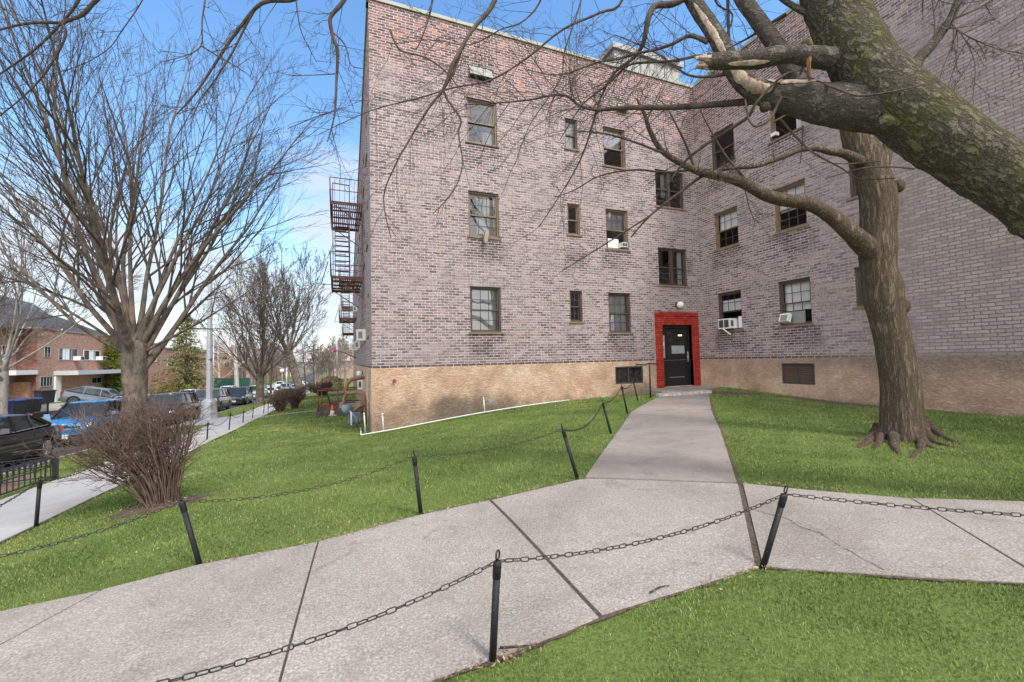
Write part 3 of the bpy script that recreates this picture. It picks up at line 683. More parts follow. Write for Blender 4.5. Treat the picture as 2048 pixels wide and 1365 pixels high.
# ------------------------------------------------------------------ grass blades
def in_poly(px_, py_, poly):
    c = np.zeros(px_.shape, bool); n = len(poly)
    for i in range(n):
        x0, y0 = poly[i]; x1, y1 = poly[(i+1) % n]
        t = ((y0 > py_) != (y1 > py_)) & (px_ < (x1-x0)*(py_-y0)/(y1-y0+1e-12)+x0); c ^= t
    return c
WALKS = [U+[(2.96, -8.41), (3.33, -8.81), (3.91, -9.38), (4.71, -9.85), (6.2, -11.2), (5.0, -11.95), (3.05, -10.48), (2.45, -10.05)]+LOW[::-1],
         lft+rgt[::-1], [(-6.1, -40), (-4.2, -40), (-4.2, 150), (-6.1, 150)], [(-8.05, 12.2), (-6.1, 12.2), (-6.1, 16.6), (-8.05, 16.6)],
         [(-4.19, 11.4), (0.2, 11.7), (0.2, 12.5), (-4.19, 12.3)], [(-4.19, 26), (0.3, 26.4), (0.3, 27.6), (-4.19, 27)],
         [(-0.03, -.03), (11.2, -.03), (11.2, -30), (60, -30), (60, 60), (1.4, 60)], [(8.1, -1.3), (10.1, -1.5), (11.2, -1.0), (11.2, 0), (8.3, 0)]]
rng = np.random.default_rng(5)
def ell(x, y, c, rx, ry, ang=0):
    dx, dy = x-c[0], y-c[1]; ca, sa = math.cos(ang), math.sin(ang)
    return ((dx*ca+dy*sa)/rx)**2+((-dx*sa+dy*ca)/ry)**2
cam_xy = np.array([CAM.x, CAM.y]); f2 = np.array([fwd.x, fwd.y]); f2 /= np.linalg.norm(f2); r2_ = np.array([f2[1], -f2[0]])
GV = []; GF = []; GT = []; nb = 0
def blades(x0, x1, y0, y1, dens, h, w, dmin, dmax):
    global nb
    n = int((x1-x0)*(y1-y0)*dens); x = rng.uniform(x0, x1, n); y = rng.uniform(y0, y1, n)
    dx, dy = x-cam_xy[0], y-cam_xy[1]; dep = dx*f2[0]+dy*f2[1]; lat = dx*r2_[0]+dy*r2_[1]
    k = (dep > dmin) & (dep <= dmax) & (np.abs(lat) < dep*1.25+2.2)
    for p_ in WALKS: k &= ~in_poly(x, y, p_)
    k &= ~((x < -8.05))
    for c, a, b_, an, pr in ((BUSH, .5, .28, .2, .04), ((10.2, -2.0), 1.0, .4, R(-50), .12), ((10.9, -4.4), .25, 1.6, 0, .35), (T1, .8, .9, 0, .15), ((T2s.x, T2s.y), .9, 1.4, 0, .1), ((-7.3, -.9), .75, 2.5, 0, .05), ((6.92, -7.85), .42, .36, 0, .25)):
        e = ell(x, y, c, a, b_, an); k &= (e > 1) | (rng.random(n) < pr)
    x, y = x[k], y[k]; n = len(x)
    if not n: return
    z = gz_arr(x, y)
    cl = np.sin(x*5.1+np.sin(y*3.7)*2)+np.sin(y*6.3+np.sin(x*4.1)*2)+.8*np.sin(x*17+y*9)*np.sin(y*15-x*7)
    pt = np.zeros(n)
    for (fx_, fy_, ph_) in ((1.3, .7, .2), (-.9, 1.7, 1.9), (2.3, 1.1, 4.0), (-2.1, 2.6, 2.2), (4.1, -3.3, .7), (3.2, 5.1, 5.0), (8.3, 6.1, 1.1), (-7.2, 9.4, 3.1)): pt += np.sin(x*fx_+y*fy_+ph_+.8*np.sin(y*1.9+ph_*3))
    keep = (pt < 2.0) | (rng.random(n) < .5); x, y, z, cl, pt = x[keep], y[keep], z[keep], cl[keep], pt[keep]; n = len(x)
    hh = h*rng.uniform(.5, 1.25, n)*(1+.16*cl); a = rng.uniform(0, 2*np.pi, n); le = rng.uniform(.1, .9, n)*hh; la = rng.uniform(0, 2*np.pi, n)
    ww = w*rng.uniform(.7, 1.3, n)/2; ux, uy = np.cos(a)*ww, np.sin(a)*ww; lx, ly = np.cos(la)*le, np.sin(la)*le
    V = np.empty((n, 5, 3))
    V[:, 0] = np.stack([x-ux, y-uy, z-.004], -1); V[:, 1] = np.stack([x+ux, y+uy, z-.004], -1)
    V[:, 2] = np.stack([x+ux*.8+lx*.35, y+uy*.8+ly*.35, z+hh*.55], -1); V[:, 3] = np.stack([x-ux*.8+lx*.35, y-uy*.8+ly*.35, z+hh*.55], -1)
    V[:, 4] = np.stack([x+lx, y+ly, z+hh], -1)
    GV.append(V.reshape(-1, 3)); idx = np.arange(n)*5+nb
    GF.append((idx, n)); nb += n*5
    t = np.clip(rng.beta(2.2, 2.8, n)*.88+.05*cl+.055*np.clip(pt, -2.5, 2.5), 0, .9); t[rng.random(n) < .012] = 1.0; t[rng.random(n) < .025] = .93
    GT.append(np.repeat(t, 5))
blades(-4, 7.5, -11.6, -5, 10000, .0165, .0042, .9, 3.6)
blades(-6.1, 11.2, -10.5, 0, 3600, .021, .0066, 3.6, 6.5)
blades(-8.05, 11.2, -10.5, 5, 1250, .026, .011, 6.5, 12)
blades(-8.05, 11.2, -5, 14, 420, .038, .02, 12, 20)
blades(-8.05, 1, 5, 40, 110, .05, .04, 20, 45)
V = np.concatenate(GV); T = np.concatenate(GT); base = np.concatenate([a for a, n in GF]); n = len(base)
me = bpy.data.meshes.new('grass'); me.vertices.add(len(V)); me.vertices.foreach_set('co', V.ravel())
quads = np.stack([base, base+1, base+2, base+3], -1); tris = np.stack([base+3, base+2, base+4], -1)
loops = np.concatenate([quads.ravel(), tris.ravel()])
me.loops.add(len(loops)); me.loops.foreach_set('vertex_index', loops)
me.polygons.add(2*n); ls = np.concatenate([np.arange(n)*4, 4*n+np.arange(n)*3]); me.polygons.foreach_set('loop_start', ls)
me.update(calc_edges=True); me.validate()
at_ = me.attributes.new('tint', 'FLOAT', 'POINT'); at_.data.foreach_set('value', T)
me.materials.append(M_grass); go = bpy.data.objects.new('grass', me); COL.objects.link(go)
tag(go, 'short green mown grass with a few straw blades over all the lawns', 'grass', kind='stuff')
# dead leaves and straw along the slab edges
mb = MB(); rs = random.Random(11)
edges = [(U[i], U[i+1]) for i in range(3, 7)]+[((3.0, -8.4), (3.6, -9.0)), ((5.09, -6.24), (3.2, -8.1)), ((1.3, -9.55), (1.9, -9.62)), ((-.4, -9.53), (.2, -9.53))]
def leaf(x, y, s, z0=.03):
    a = rs.uniform(0, 6.3); z = gz(x, y)+z0; ca, sa = math.cos(a)*s, math.sin(a)*s; k = rs.uniform(.15, .5)
    mb.add([(x-ca, y-sa, z+rs.uniform(0, .01)), (x+sa*k, y-ca*k, z+rs.uniform(0, .012)), (x+ca, y+sa, z+rs.uniform(0, .02)), (x-sa*k, y+ca*k, z+rs.uniform(0, .012))], [(0, 1, 2, 3)])
for a, b_ in edges:
    for k in range(60):
        t = rs.random(); x, y = lerp(a, b_, t); leaf(x+rs.gauss(0, .03), y+rs.gauss(0, .03), rs.uniform(.006, .02), .026)
for k in range(420):
    x, y = rs.uniform(-4, 6), rs.uniform(-11.5, -1)
    (not any(in_poly(np.array([x]), np.array([y]), p_)[0] for p_ in WALKS)) and leaf(x, y, rs.uniform(.006, .016), .018)
for k in range(260): x, y = 10.2+rs.gauss(0, .7), -2.2+rs.gauss(0, .8); (x < 11.1 and y < -.3 and x-y > 11.2) and leaf(x, y, rs.uniform(.01, .03), .05)
for k in range(160): leaf(BUSH.x+rs.gauss(0, .35), BUSH.y+rs.gauss(0, .2), rs.uniform(.008, .02), .05)
for k in range(200): x, y = rs.uniform(1, 10), rs.uniform(-9, -.5); leaf(x, y, rs.uniform(.006, .015), .045) if x-y < 11 else None
tag(build(mb, 'leaf_litter', M_litter), 'small dead leaves scattered along the slab edges and by the wall', 'leaf litter', kind='stuff')
# ------------------------------------------------------------------ apartment building
RT = 9.87; BH_ = 2.75
BLD = thing('apartment_building', (0, 0, -1.66), 'three-storey mauve brick apartment building with a peach stucco base and a red door surround', 'building')
WX = 0.0258                                         # the street front is not quite square to the courtyard front
class Wall:
    """plane with origin, unit direction u, outward normal n; (u, z) -> world"""
    def __init__(s, o, u, n): s.o = Vector(o); s.u = Vector(u).normalized(); s.n = Vector(n).normalized()
    def p(s, u, z, d=0.0): q = s.o+s.u*u+s.n*d; return Vector((q.x, q.y, z))
WF = Wall((0, 0, 0), (1, 0, 0), (0, -1, 0))
WR = Wall((11.212, 0, 0), (0, 1, 0), (-1, 0, 0))     # u = world y (negative towards the camera)
WW = Wall((0, 0, 0), (WX, 1, 0), (-1, WX, 0))
def wall_panel(mb, W, u0, u1, z0, z1, holes, reveal=.11, d=0.0, flip=False):
    us = sorted({u0, u1, *[h[0] for h in holes], *[h[1] for h in holes]}); zs = sorted({z0, z1, *[h[2] for h in holes], *[h[3] for h in holes]})
    us = [u for u in us if u0 <= u <= u1]; zs = [z for z in zs if z0 <= z <= z1]
    for i in range(len(us)-1):
        for j in range(len(zs)-1):
            cu, cz = (us[i]+us[i+1])/2, (zs[j]+zs[j+1])/2
            if any(h[0] < cu < h[1] and h[2] < cz < h[3] for h in holes): continue
            q = [W.p(us[i], zs[j], d), W.p(us[i+1], zs[j], d), W.p(us[i+1], zs[j+1], d), W.p(us[i], zs[j+1], d)]
            mb.quad(*(q[::-1] if flip else q))
    for h in holes:
        a, b_, c, e = h[:4]
        if a < u0-1e-6 or b_ > u1+1e-6 or e < z0 or c > z1: continue
        c2, e2 = max(c, z0), min(e, z1)
        for (ua, za, ub, zb) in ((a, c2, a, e2), (b_, e2, b_, c2)): mb.quad(W.p(ua, za, d), W.p(ua, za, -reveal), W.p(ub, zb, -reveal), W.p(ub, zb, d))
        if e <= z1: mb.quad(W.p(a, e, d), W.p(a, e, -reveal), W.p(b_, e, -reveal), W.p(b_, e, d))
        if c >= z0: mb.quad(W.p(b_, c, d), W.p(b_, c, -reveal), W.p(a, c, -reveal), W.p(a, c, d))

# window columns: (wall, u0, u1, head, sill) on the first storey, repeated every 2.75 m
colA = (2.66, 3.59, 2.26, .95); colB = (5.88, 6.33, 2.26, 1.28); colC = (7.30, 8.17, 2.25, .94); colD = (9.38, 10.65, 3.88, 2.58)
colE = (-1.66, -.72, 2.23, .97); colF = (-3.86, -2.91, 2.24, .95); colG = (-5.55, -4.94, 2.26, 1.27)
wins = []
for c_, n_, nm in ((colA, 3, 'A'), (colB, 3, 'B'), (colC, 3, 'C'), (colD, 2, 'D')):
    for k in range(n_): wins.append((WF, nm, k, c_[0], c_[1], c_[3]+BH_*k, c_[2]+BH_*k))
for c_, nm in ((colE, 'E'), (colF, 'F'), (colG, 'G')):
    for k in range(3): wins.append((WR, nm, k, c_[0], c_[1], c_[3]+BH_*k, c_[2]+BH_*k))
for k in range(3): wins.append((WR, 'H', k, -11.2, -10.2, .95+BH_*k, 2.24+BH_*k))
wy = [1.7, 4.3, 7.2, 10.5, 13.0, 16.0, 19.5, 22.5, 25.5, 29, 32, 35.5, 39, 43, 46.5]
for i, y in enumerate(wy):
    for k in range(3): wins.append((WW, 'W', k, y, y+(1.1 if i % 3 else .8), .95+BH_*k, 2.25+BH_*k))
VENT_F = (7.45, 8.55, -.72, -.16); VENT_R = (-3.87, -2.93, -.73, -.14)
DOOR = (9.42, 10.72, -.90, 1.22)
hF = [(w[3], w[4], w[5], w[6]) for w in wins if w[0] is WF]; hR = [(w[3], w[4], w[5], w[6]) for w in wins if w[0] is WR]; hW = [(w[3], w[4], w[5], w[6]) for w in wins if w[0] is WW]
mb = MB()
wall_panel(mb, WF, 0, 11.212, 0, RT, hF+[DOOR]); wall_panel(mb, WR, -17, 0, 0, RT, hR); wall_panel(mb, WW, 0, 50, 0, RT, hW, flip=True)
# the sides that face away
e = 1.29
for a, b_ in (((11.212, -17), (27, -17)), ((27, -17), (27, 50)), ((27, 50), (e, 50))):
    mb.quad((a[0], a[1], -3.9), (b_[0], b_[1], -3.9), (b_[0], b_[1], RT), (a[0], a[1], RT))
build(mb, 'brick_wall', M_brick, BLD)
# thin mortar-coloured line and the stucco base, a little proud
mb = MB(); D = .025
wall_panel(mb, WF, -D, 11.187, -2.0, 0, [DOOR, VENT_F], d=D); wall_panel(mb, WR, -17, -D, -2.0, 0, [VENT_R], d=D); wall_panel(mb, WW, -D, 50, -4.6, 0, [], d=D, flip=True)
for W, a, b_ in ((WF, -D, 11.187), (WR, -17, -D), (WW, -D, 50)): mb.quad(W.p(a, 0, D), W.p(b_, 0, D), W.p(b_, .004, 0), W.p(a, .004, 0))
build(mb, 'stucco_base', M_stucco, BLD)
mb = MB()
mb.add([(0, 0, 9.35), (27, 0, 9.35), (27, 50, 9.35), (e, 50, 9.35), (11.2, 0, 9.35), (11.2, -17, 9.35), (27, -17, 9.35)], [(0, 1, 2, 3), (4, 5, 6, 1)])
mb.add([(1.2, 1.2, -3.5), (26, 1.2, -3.5), (26, 49, -3.5), (2.5, 49, -3.5)], [(0, 1, 2, 3)])
build(mb, 'roof', M_asph, BLD)
mb = MB()
def coping(W, a, b_):
    c = (W.p(a, RT+.03, -.13)+W.p(b_, RT+.03, -.13))/2; q = W.u.to_track_quat('X', 'Z').to_matrix(); mb.box(c, (abs(b_-a), .36, .10), q)
coping(WF, -.06, 11.2); coping(WR, -17, -.2); coping(WW, .1, 50)
build(mb, 'coping', M_coping, BLD)
# dark interior floors so that nothing shines through
mb = MB()
for k in range(4): 
    z = -.35+k*BH_-.0
    mb.add([(.4, .5, z), (26, .5, z), (26, 49, z), (1.6, 49, z), (11.7, .5, z), (11.7, -16, z), (26, -16, z)], [(0, 1, 2, 3), (4, 5, 6, 1)])
mb.quad((.4, 2.6, -3), (11.9, 2.6, -3), (11.9, 2.6, 9.3), (.4, 2.6, 9.3)); mb.quad((13.8, 2.6, -3), (13.8, -16, -3), (13.8, -16, 9.3), (13.8, 2.6, 9.3))
mb.quad((3.4, 2.6, -3), (3.9, 50, -3), (3.9, 50, 9.3), (3.4, 2.6, 9.3))
build(mb, 'interior_partition', simple('dim_interior', (.12, .11, .10), .9), BLD)

def winbuild(W, kind, k, u0, u1, z0, z1, style):
    """frame (the window part) with pane, blind, sill, muntin as sub-parts"""
    fr = MB(); rv = .075; f = .05
    def bx(mb_, a, b_, c, e_, d0, d1):   # box in wall coordinates
        v = [W.p(x, z, d) for x in (a, b_) for z in (c, e_) for d in (d0, d1)]
        mb_.add(v, [(0, 1, 3, 2), (4, 6, 7, 5), (0, 4, 5, 1), (2, 3, 7, 6), (0, 2, 6, 4), (1, 5, 7, 3)])
    bx(fr, u0, u0+f, z0, z1, -rv-.05, -rv+.02); bx(fr, u1-f, u1, z0, z1, -rv-.05, -rv+.02)
    bx(fr, u0+f, u1-f, z1-f, z1, -rv-.05, -rv+.018); bx(fr, u0+f, u1-f, z0, z0+f*.8, -rv-.05, -rv+.018)
    mid = z0+(z1-z0)*.49; s = .038; a, b_ = u0+f, u1-f
    parts_ = []
    if style.get('double'):
        m = (u0+u1)/2; bx(fr, m-.045, m+.045, z0+f*.8, z1-f, -rv-.05, -rv+.012)
        spans = [(a, m-.045), (m+.045, b_)]
    else: spans = [(a, b_)]
    mats_m = MB()
    for (sa, sb) in spans:
        for (c, e_, d0) in ((mid-.02, z1-f, -rv-.03), (z0+f*.8, mid+.02, -rv-.062)):
            bx(fr, sa, sa+s, c, e_, d0-.02, d0+.012); bx(fr, sb-s, sb, c, e_, d0-.02, d0+.012)
            bx(fr, sa+s, sb-s, c, c+s, d0-.02, d0+.0115); bx(fr, sa+s, sb-s, e_-s, e_, d0-.02, d0+.0115)
            g_ = style.get('grid_up' if c >= mid-.03 else 'grid_lo', (1, 1))
            for q in range(1, g_[0]): x = sa+s+(sb-sa-2*s)*q/g_[0]; bx(mats_m, x-.009, x+.009, c+s, e_-s, d0-.012, d0-.002)
            for q in range(1, g_[1]): z = c+s+(e_-c-2*s)*q/g_[1]; bx(mats_m, sa+s, sb-s, z-.009, z+.009, d0-.012, d0-.0025)
    w = build(fr, 'window', M_bronzed if style.get('dark') else M_bronze, BLD)
    pn = MB()
    for (sa, sb) in spans:
        pn.quad(W.p(sa+s, mid+.02, -rv-.036), W.p(sb-s, mid+.02, -rv-.036), W.p(sb-s, z1-f-s, -rv-.036), W.p(sa+s, z1-f-s, -rv-.036))
        pn.quad(W.p(sa+s, z0+f, -rv-.068), W.p(sb-s, z0+f, -rv-.068), W.p(sb-s, mid-.018, -rv-.068), W.p(sa+s, mid-.018, -rv-.068))
    build(pn, 'pane', M_glass_r if W is WR else M_glass, w)
    if mats_m.v: build(mats_m, 'muntin', M_munt, w)
    sl = MB(); bx(sl, u0-.05, u1+.05, z0-.055, z0-.002, -rv-.03, .035)
    build(sl, 'sill', M_sill, w)
    lt = MB()
    for kind_, lo, hi, l_, r_ in style.get('cover', []):
        mm = {'b': M_blind, 'c': M_whitec, 'g': M_greyfab, 'w': M_white}[kind_]
        q = MB(); x0 = a+(b_-a)*l_; x1 = a+(b_-a)*r_; c, e_ = z0+(z1-z0)*lo, z0+(z1-z0)*hi; dd = -rv-.12
        if kind_ == 'c':
            n = 16; vs = []
            for i in range(n+1):
                x = x0+(x1-x0)*i/n; o_ = dd-.02+.018*math.sin(i*1.9)
                vs += [W.p(x, c, o_), W.p(x, e_, o_)]
            q.add(vs, [(2*i, 2*i+2, 2*i+3, 2*i+1) for i in range(n)], True)
        elif kind_ in 'gw': bx(q, x0, x1, c, e_, -rv-.055, -rv-.03)
        else: q.quad(W.p(x0, c, dd), W.p(x1, c, dd), W.p(x1, e_, dd), W.p(x0, e_, dd))
        build(q, {'b': 'blind', 'c': 'curtain', 'g': 'filler_panel', 'w': 'filler_panel'}[kind_], mm, w)
    return w
S66 = {'grid_up': (3, 2), 'grid_lo': (3, 2)}
STY = {('A', 0): dict(S66, cover=[('b', .3, 1, 0, 1), ('g', .0, .3, 0, 1)][:1]+[('c', 0.0, .5, 0, 1)], dark=1), ('A', 1): dict(S66, cover=[('b', 0, .9, .3, 1)]), ('A', 2): dict(cover=[('c', 0, .35, .6, 1)]),
 ('B', 0): dict(grid_up=(2, 2), grid_lo=(2, 2), dark=1), ('B', 1): dict(cover=[]), ('B', 2): dict(dark=1, cover=[('c', 0, 1, 0, .9)]),
 ('C', 0): dict(S66, cover=[('c', .45, 1, 0, 1), ('b', 0, .45, 0, 1)], dark=1), ('C', 1): dict(grid_up=(3, 2), grid_lo=(1, 1), cover=[('b', .5, 1, 0, 1)]), ('C', 2): dict(cover=[('c', .52, 1, 0, 1)]),
 ('D', 0): dict(double=1, grid_lo=(1, 3), cover=[('c', 0, 1, .82, 1)], dark=1), ('D', 1): dict(double=1, grid_lo=(1, 3), dark=1, cover=[('c', .3, .95, .3, .5)]),
 ('E', 0): dict(grid_up=(3, 2), cover=[('b', .5, .8, 0, 1)], dark=1), ('E', 1): dict(S66, cover=[('c', .5, 1, 0, 1)]), ('E', 2): dict(dark=1),
 ('F', 0): dict(grid_up=(3, 2), grid_lo=(3, 1), dark=1, cover=[('c', .33, 1, 0, 1), ('g', .03, .30, .25, 1)]), ('F', 1): dict(S66, cover=[('b', .45, 1, 0, 1)]), ('F', 2): dict(cover=[('c', .1, .5, .1, .3)]),
 ('G', 0): dict(dark=1, cover=[('c', .45, 1, 0, .7)]), ('G', 1): dict(dark=1, cover=[('c', .3, 1, 0, 1)]), ('G', 2): dict(dark=1), ('H', 0): dict(), ('H', 1): dict(), ('H', 2): dict(),
 ('W', 0): dict(dark=1), ('W', 1): dict(dark=1), ('W', 2): dict(dark=1)}
for w in wins: winbuild(w[0], w[1], w[2], w[3], w[4], w[5], w[6], STY[(w[1], w[2])])

def wbox(mb_, W, a, b_, c, e_, d0, d1):
    v = [W.p(x, z, d) for x in (a, b_) for z in (c, e_) for d in (d0, d1)]
    mb_.add(v, [(0, 1, 3, 2), (4, 6, 7, 5), (0, 4, 5, 1), (2, 3, 7, 6), (0, 2, 6, 4), (1, 5, 7, 3)])
# basement openings
mb = MB()
wbox(mb, WR, -3.87, -2.93, -.73, -.70, -.06, .02); wbox(mb, WR, -3.87, -2.93, -.17, -.14, -.06, .02); wbox(mb, WR, -3.87, -3.84, -.70, -.17, -.06, .019); wbox(mb, WR, -2.96, -2.93, -.70, -.17, -.06, .019)
wbox(mb, WR, -3.41, -3.39, -.70, -.17, -.06, .01)
v = build(mb, 'basement_vent', M_munt, BLD)
mb = MB()
for i in range(9):
    z = -.68+i*.058
    mb.add([WR.p(-3.84, z, -.01), WR.p(-2.96, z, -.01), WR.p(-2.96, z+.045, -.05), WR.p(-3.84, z+.045, -.05)], [(0, 1, 2, 3)])
    mb.add([WR.p(-3.84, z, -.01), WR.p(-2.96, z, -.01), WR.p(-2.96, z-.008, -.012), WR.p(-3.84, z-.008, -.012)], [(0, 1, 2, 3)])
build(mb, 'louvre', simple('brown_louvre', (.10, .065, .05), .7), v)
mb = MB(); wbox(mb, WF, 7.45, 7.49, -.72, -.16, -.08, .015); wbox(mb, WF, 8.51, 8.55, -.72, -.16, -.08, .015); wbox(mb, WF, 7.49, 8.51, -.20, -.16, -.08, .014); wbox(mb, WF, 7.49, 8.51, -.72, -.68, -.08, .014); wbox(mb, WF, 7.97, 8.01, -.68, -.2, -.07, .0)
v = build(mb, 'basement_window', M_munt, BLD)
mb = MB(); mb.quad(WF.p(7.49, -.68, -.06), WF.p(8.51, -.68, -.06), WF.p(8.51, -.2, -.06), WF.p(7.49, -.2, -.06)); build(mb, 'pane', M_dglass, v)
# red painted brick surround of the door, flush brickwork with a raised outer band
mb = MB(); d1 = .035
wbox(mb, WF, 9.10, 9.42, -.93, 1.66, -.2, d1); wbox(mb, WF, 10.72, 11.03, -.93, 1.66, -.2, d1); wbox(mb, WF, 9.42, 10.72, 1.22, 1.66, -.2, d1)
wbox(mb, WF, 9.15, 10.98, 1.52, 1.585, d1, .06); wbox(mb, WF, 10.86, 10.90, -.93, 1.5, d1, .055)
build(mb, 'door_surround', M_redpaint, BLD)
mb = MB(); wbox(mb, WF, 9.06, 9.10, -.93, 1.69, 0, .028); build(mb, 'mortar_bead', M_palec, BLD)
mb = MB()
for a, b_, c, e_ in ((9.42, 9.50, -.9, 1.22), (10.64, 10.72, -.9, 1.22), (9.50, 10.64, 1.10, 1.22), (9.50, 9.62, -.9, 1.10)): wbox(mb, WF, a, b_, c, e_, -.16, -.10)
dr = build(mb, 'door', M_black, BLD)
mb = MB()
for a, b_, c, e_ in ((9.64, 9.75, -.86, 1.08), (10.52, 10.63, -.86, 1.08), (9.75, 10.52, .97, 1.08), (9.75, 10.52, .12, .22), (9.75, 10.52, -.86, -.66)): wbox(mb, WF, a, b_, c, e_, -.155, -.118)
wbox(mb, WF, 9.75, 10.52, -.66, .12, -.15, -.135)
build(mb, 'door_leaf', M_black, dr)
mb = MB(); mb.quad(WF.p(9.75, .22, -.14), WF.p(10.52, .22, -.14), WF.p(10.52, .97, -.14), WF.p(9.75, .97, -.14)); build(mb, 'pane', M_dglass, dr)
mb = MB(); wbox(mb, WF, 9.93, 10.50, .225, .50, -.139, -.136); pp = build(mb, 'notice_sheet', simple('printed_notices', (.30, .33, .37), .7, vary=.4, scale=55), dr)
mb = MB(); mb.box((10.32, .132, .86), (.17, .004, .05)); build(mb, 'lamp_reflection', M_lit, dr)  # glowing strip laid over the pane as a painted lamp reflection
mb = MB(); wbox(mb, WF, 9.80, 10.46, -.60, -.585, -.135, -.130); wbox(mb, WF, 9.62, 10.66, -.905, -.885, -.15, -.02); build(mb, 'threshold', M_galv, dr)
mb = MB(); mb.tube([(10.575, .118, .27), (10.575, .06, .27), (10.575, .055, .22), (10.575, .055, -.02), (10.575, .06, -.06), (10.575, .118, -.06)], .016, 8)
mb.box((10.61, .105, .1), (.05, .03, .1)); build(mb, 'handle', M_galv, dr)
mb = MB(); wbox(mb, WF, 9.455, 9.595, .08, .86, -.10, -.085); ic = build(mb, 'intercom_panel', simple('brushed_panel', (.38, .38, .34), .5), dr)
mb = MB(); wbox(mb, WF, 9.49, 9.57, .50, .63, -.085, -.08); build(mb, 'notice_label', M_white, dr)
# landing with a worn step
mb = MB(); slab(mb, [(8.45, -.03), (8.25, -1.25), (9.75, -1.5), (10.9, -.95), (11.18, -.03)], 0, .2, .4)
mb.v = [(x, y, -.915 if z > gz(x, y)-.1 else -1.3) for x, y, z in mb.v]
tag(build(mb, 'landing', M_entry), kind='structure')
mb = MB(); slab(mb, [(8.05, -1.20), (7.95, -1.46), (9.72, -1.74), (9.74, -1.47)], .085, .2, .4)
tag(build(mb, 'step', M_chip), kind='structure')
# flat vent hood on the facade, lead flashing
t = thing('vent_hood', (3.1, 0, 8.45), 'flat grey metal vent hood on the brick above the top left window', 'vent hood')
mb = MB(); mb.add([(2.76, -.01, 8.70), (3.45, -.01, 8.70), (3.45, -.16, 8.38), (2.76, -.16, 8.38), (2.76, -.01, 8.40), (3.45, -.01, 8.40)], [(0, 1, 2, 3), (0, 3, 4), (1, 5, 2), (3, 2, 5, 4)]); build(mb, 'hood', M_greysid, t)
mb = MB(); mb.box((3.1, -.04, 8.37), (.66, .08, .05)); build(mb, 'grille', M_black, t)
t = thing('vent_hood', (8.2, 0, 8.35), 'small grey metal vent hood on the brick near the roof, behind branches', 'vent hood')
mb = MB(); mb.add([(7.9, -.01, 8.62), (8.25, -.01, 8.62), (8.25, -.13, 8.38), (7.9, -.13, 8.38), (7.9, -.01, 8.38), (8.25, -.01, 8.38)], [(0, 1, 2, 3), (0, 3, 4), (1, 5, 2), (3, 2, 5, 4)]); build(mb, 'hood', M_greysid, t)
mb = MB(); mb.box((8.07, -.04, 8.36), (.3, .06, .03)); build(mb, 'grille', M_black, t)
# rooftop bulkhead clad in grey sheet
t = thing('roof_bulkhead', (10.5, 4, 9.35), 'grey sheet-metal clad bulkhead standing on the flat roof', 'rooftop hut')
mb = MB(); mb.prism([(9.55, 2.3), (12.9, 2.3), (12.9, 7), (9.55, 7)], 9.3, 12.5); build(mb, 'cladding', M_greysid, t)
mb = MB(); mb.prism([(9.42, 2.17), (13.03, 2.17), (13.03, 7.1), (9.42, 7.1)], 12.5, 12.72); build(mb, 'cornice', M_greysid, t)
mb = MB()
for x in np.arange(9.7, 12.9, .4): mb.box((x, 2.29, 10.9), (.03, .02, 3.2))
build(mb, 'seam', M_greysid, t)
# globe lamps
def globe_lamp(p_, n_, label):
    t = thing('wall_lamp', p_, label, 'wall lamp', 'globe lamps on the brick walls'); p_ = Vector(p_); n_ = Vector(n_)
    mb = MB(); q = n_.to_track_quat('Z', 'Y').to_matrix(); mb.lathe(p_, [(.085, 0), (.085, .03), (.05, .06)], 16, q); mb.tube([p_+n_*.05, p_+n_*.12], .03, 10); build(mb, 'bracket', M_black, t)
    mb = MB(); c = p_+n_*.16-Vector((0, 0, .03)); mb.lathe(c, [(.005, -.12)]+[(.12*math.sin(a), -.12*math.cos(a)) for a in np.linspace(.2, 2.95, 12)]+[(.005, .12)], 20); build(mb, 'globe', M_globe, t)
globe_lamp((10.12, 0, 1.92), (0, -1, 0), 'white globe lamp on a black bracket above the red door surround')
globe_lamp((WX*7.2, 7.2, -.25), (-1, 0, 0), 'white globe lamp on the street-side wall over the gas meters')

# window air conditioners
AC_G = 'window air conditioners'
def ac(W, u0, u1, z0, out_, label, tilt=0, mat=None, slot=True, inw=.1, group=AC_G):
    h = .36*(u1-u0)/.5; c = W.p((u0+u1)/2, z0, 0); t = thing('air_conditioner', c, label, 'air conditioner', group)
    mb = MB(); wbox(mb, W, u0, u1, z0, z0+h, -inw, out_); build(mb, 'casing', mat or M_white, t)
    mb = MB(); n = 2
    wv = (u1-u0); 
    for i in range(n): wbox(mb, W, u0+wv*(.08+i*.46), u0+wv*(.46+i*.46), z0+h*.12, z0+h*.88, out_, out_+.006)
    build(mb, 'condenser_grille', M_munt, t)
    mb = MB()
    for s_ in range(5):
        for sd_ in (u0-.004, u1-.002): wbox(mb, W, sd_, sd_+.006, z0+h*.2, z0+h*.8, out_*(.35+.09*s_), out_*(.35+.09*s_)+.018)
    build(mb, 'side_louvre', M_munt, t); return t
t = ac(WR, -1.40, -.95, 1.0, .26, 'white air conditioner with drip tube in the lowest window right of the door')
mb = MB(); mb.bar(WR.p(-1.15, 1.0, .28), WR.p(-1.3, .80, .12), .035); build(mb, 'support_arm', M_white, t)
mb = MB(); wbox(mb, WR, -1.60, -1.44, 1.0, 1.38, -.11, -.09); build(mb, 'side_panel', M_white, t)
t = thing('vent_flap', WR.p(-3.15, 1.05, 0), 'tilted white portable-cooler vent flap in the lower window of the right wing', 'vent flap')
mb = MB(); q = Matrix.Rotation(R(22), 3, 'Y'); mb.box(WR.p(-3.14, 1.16, .06), (.12, .28, .24), q); build(mb, 'cover', M_white, t)
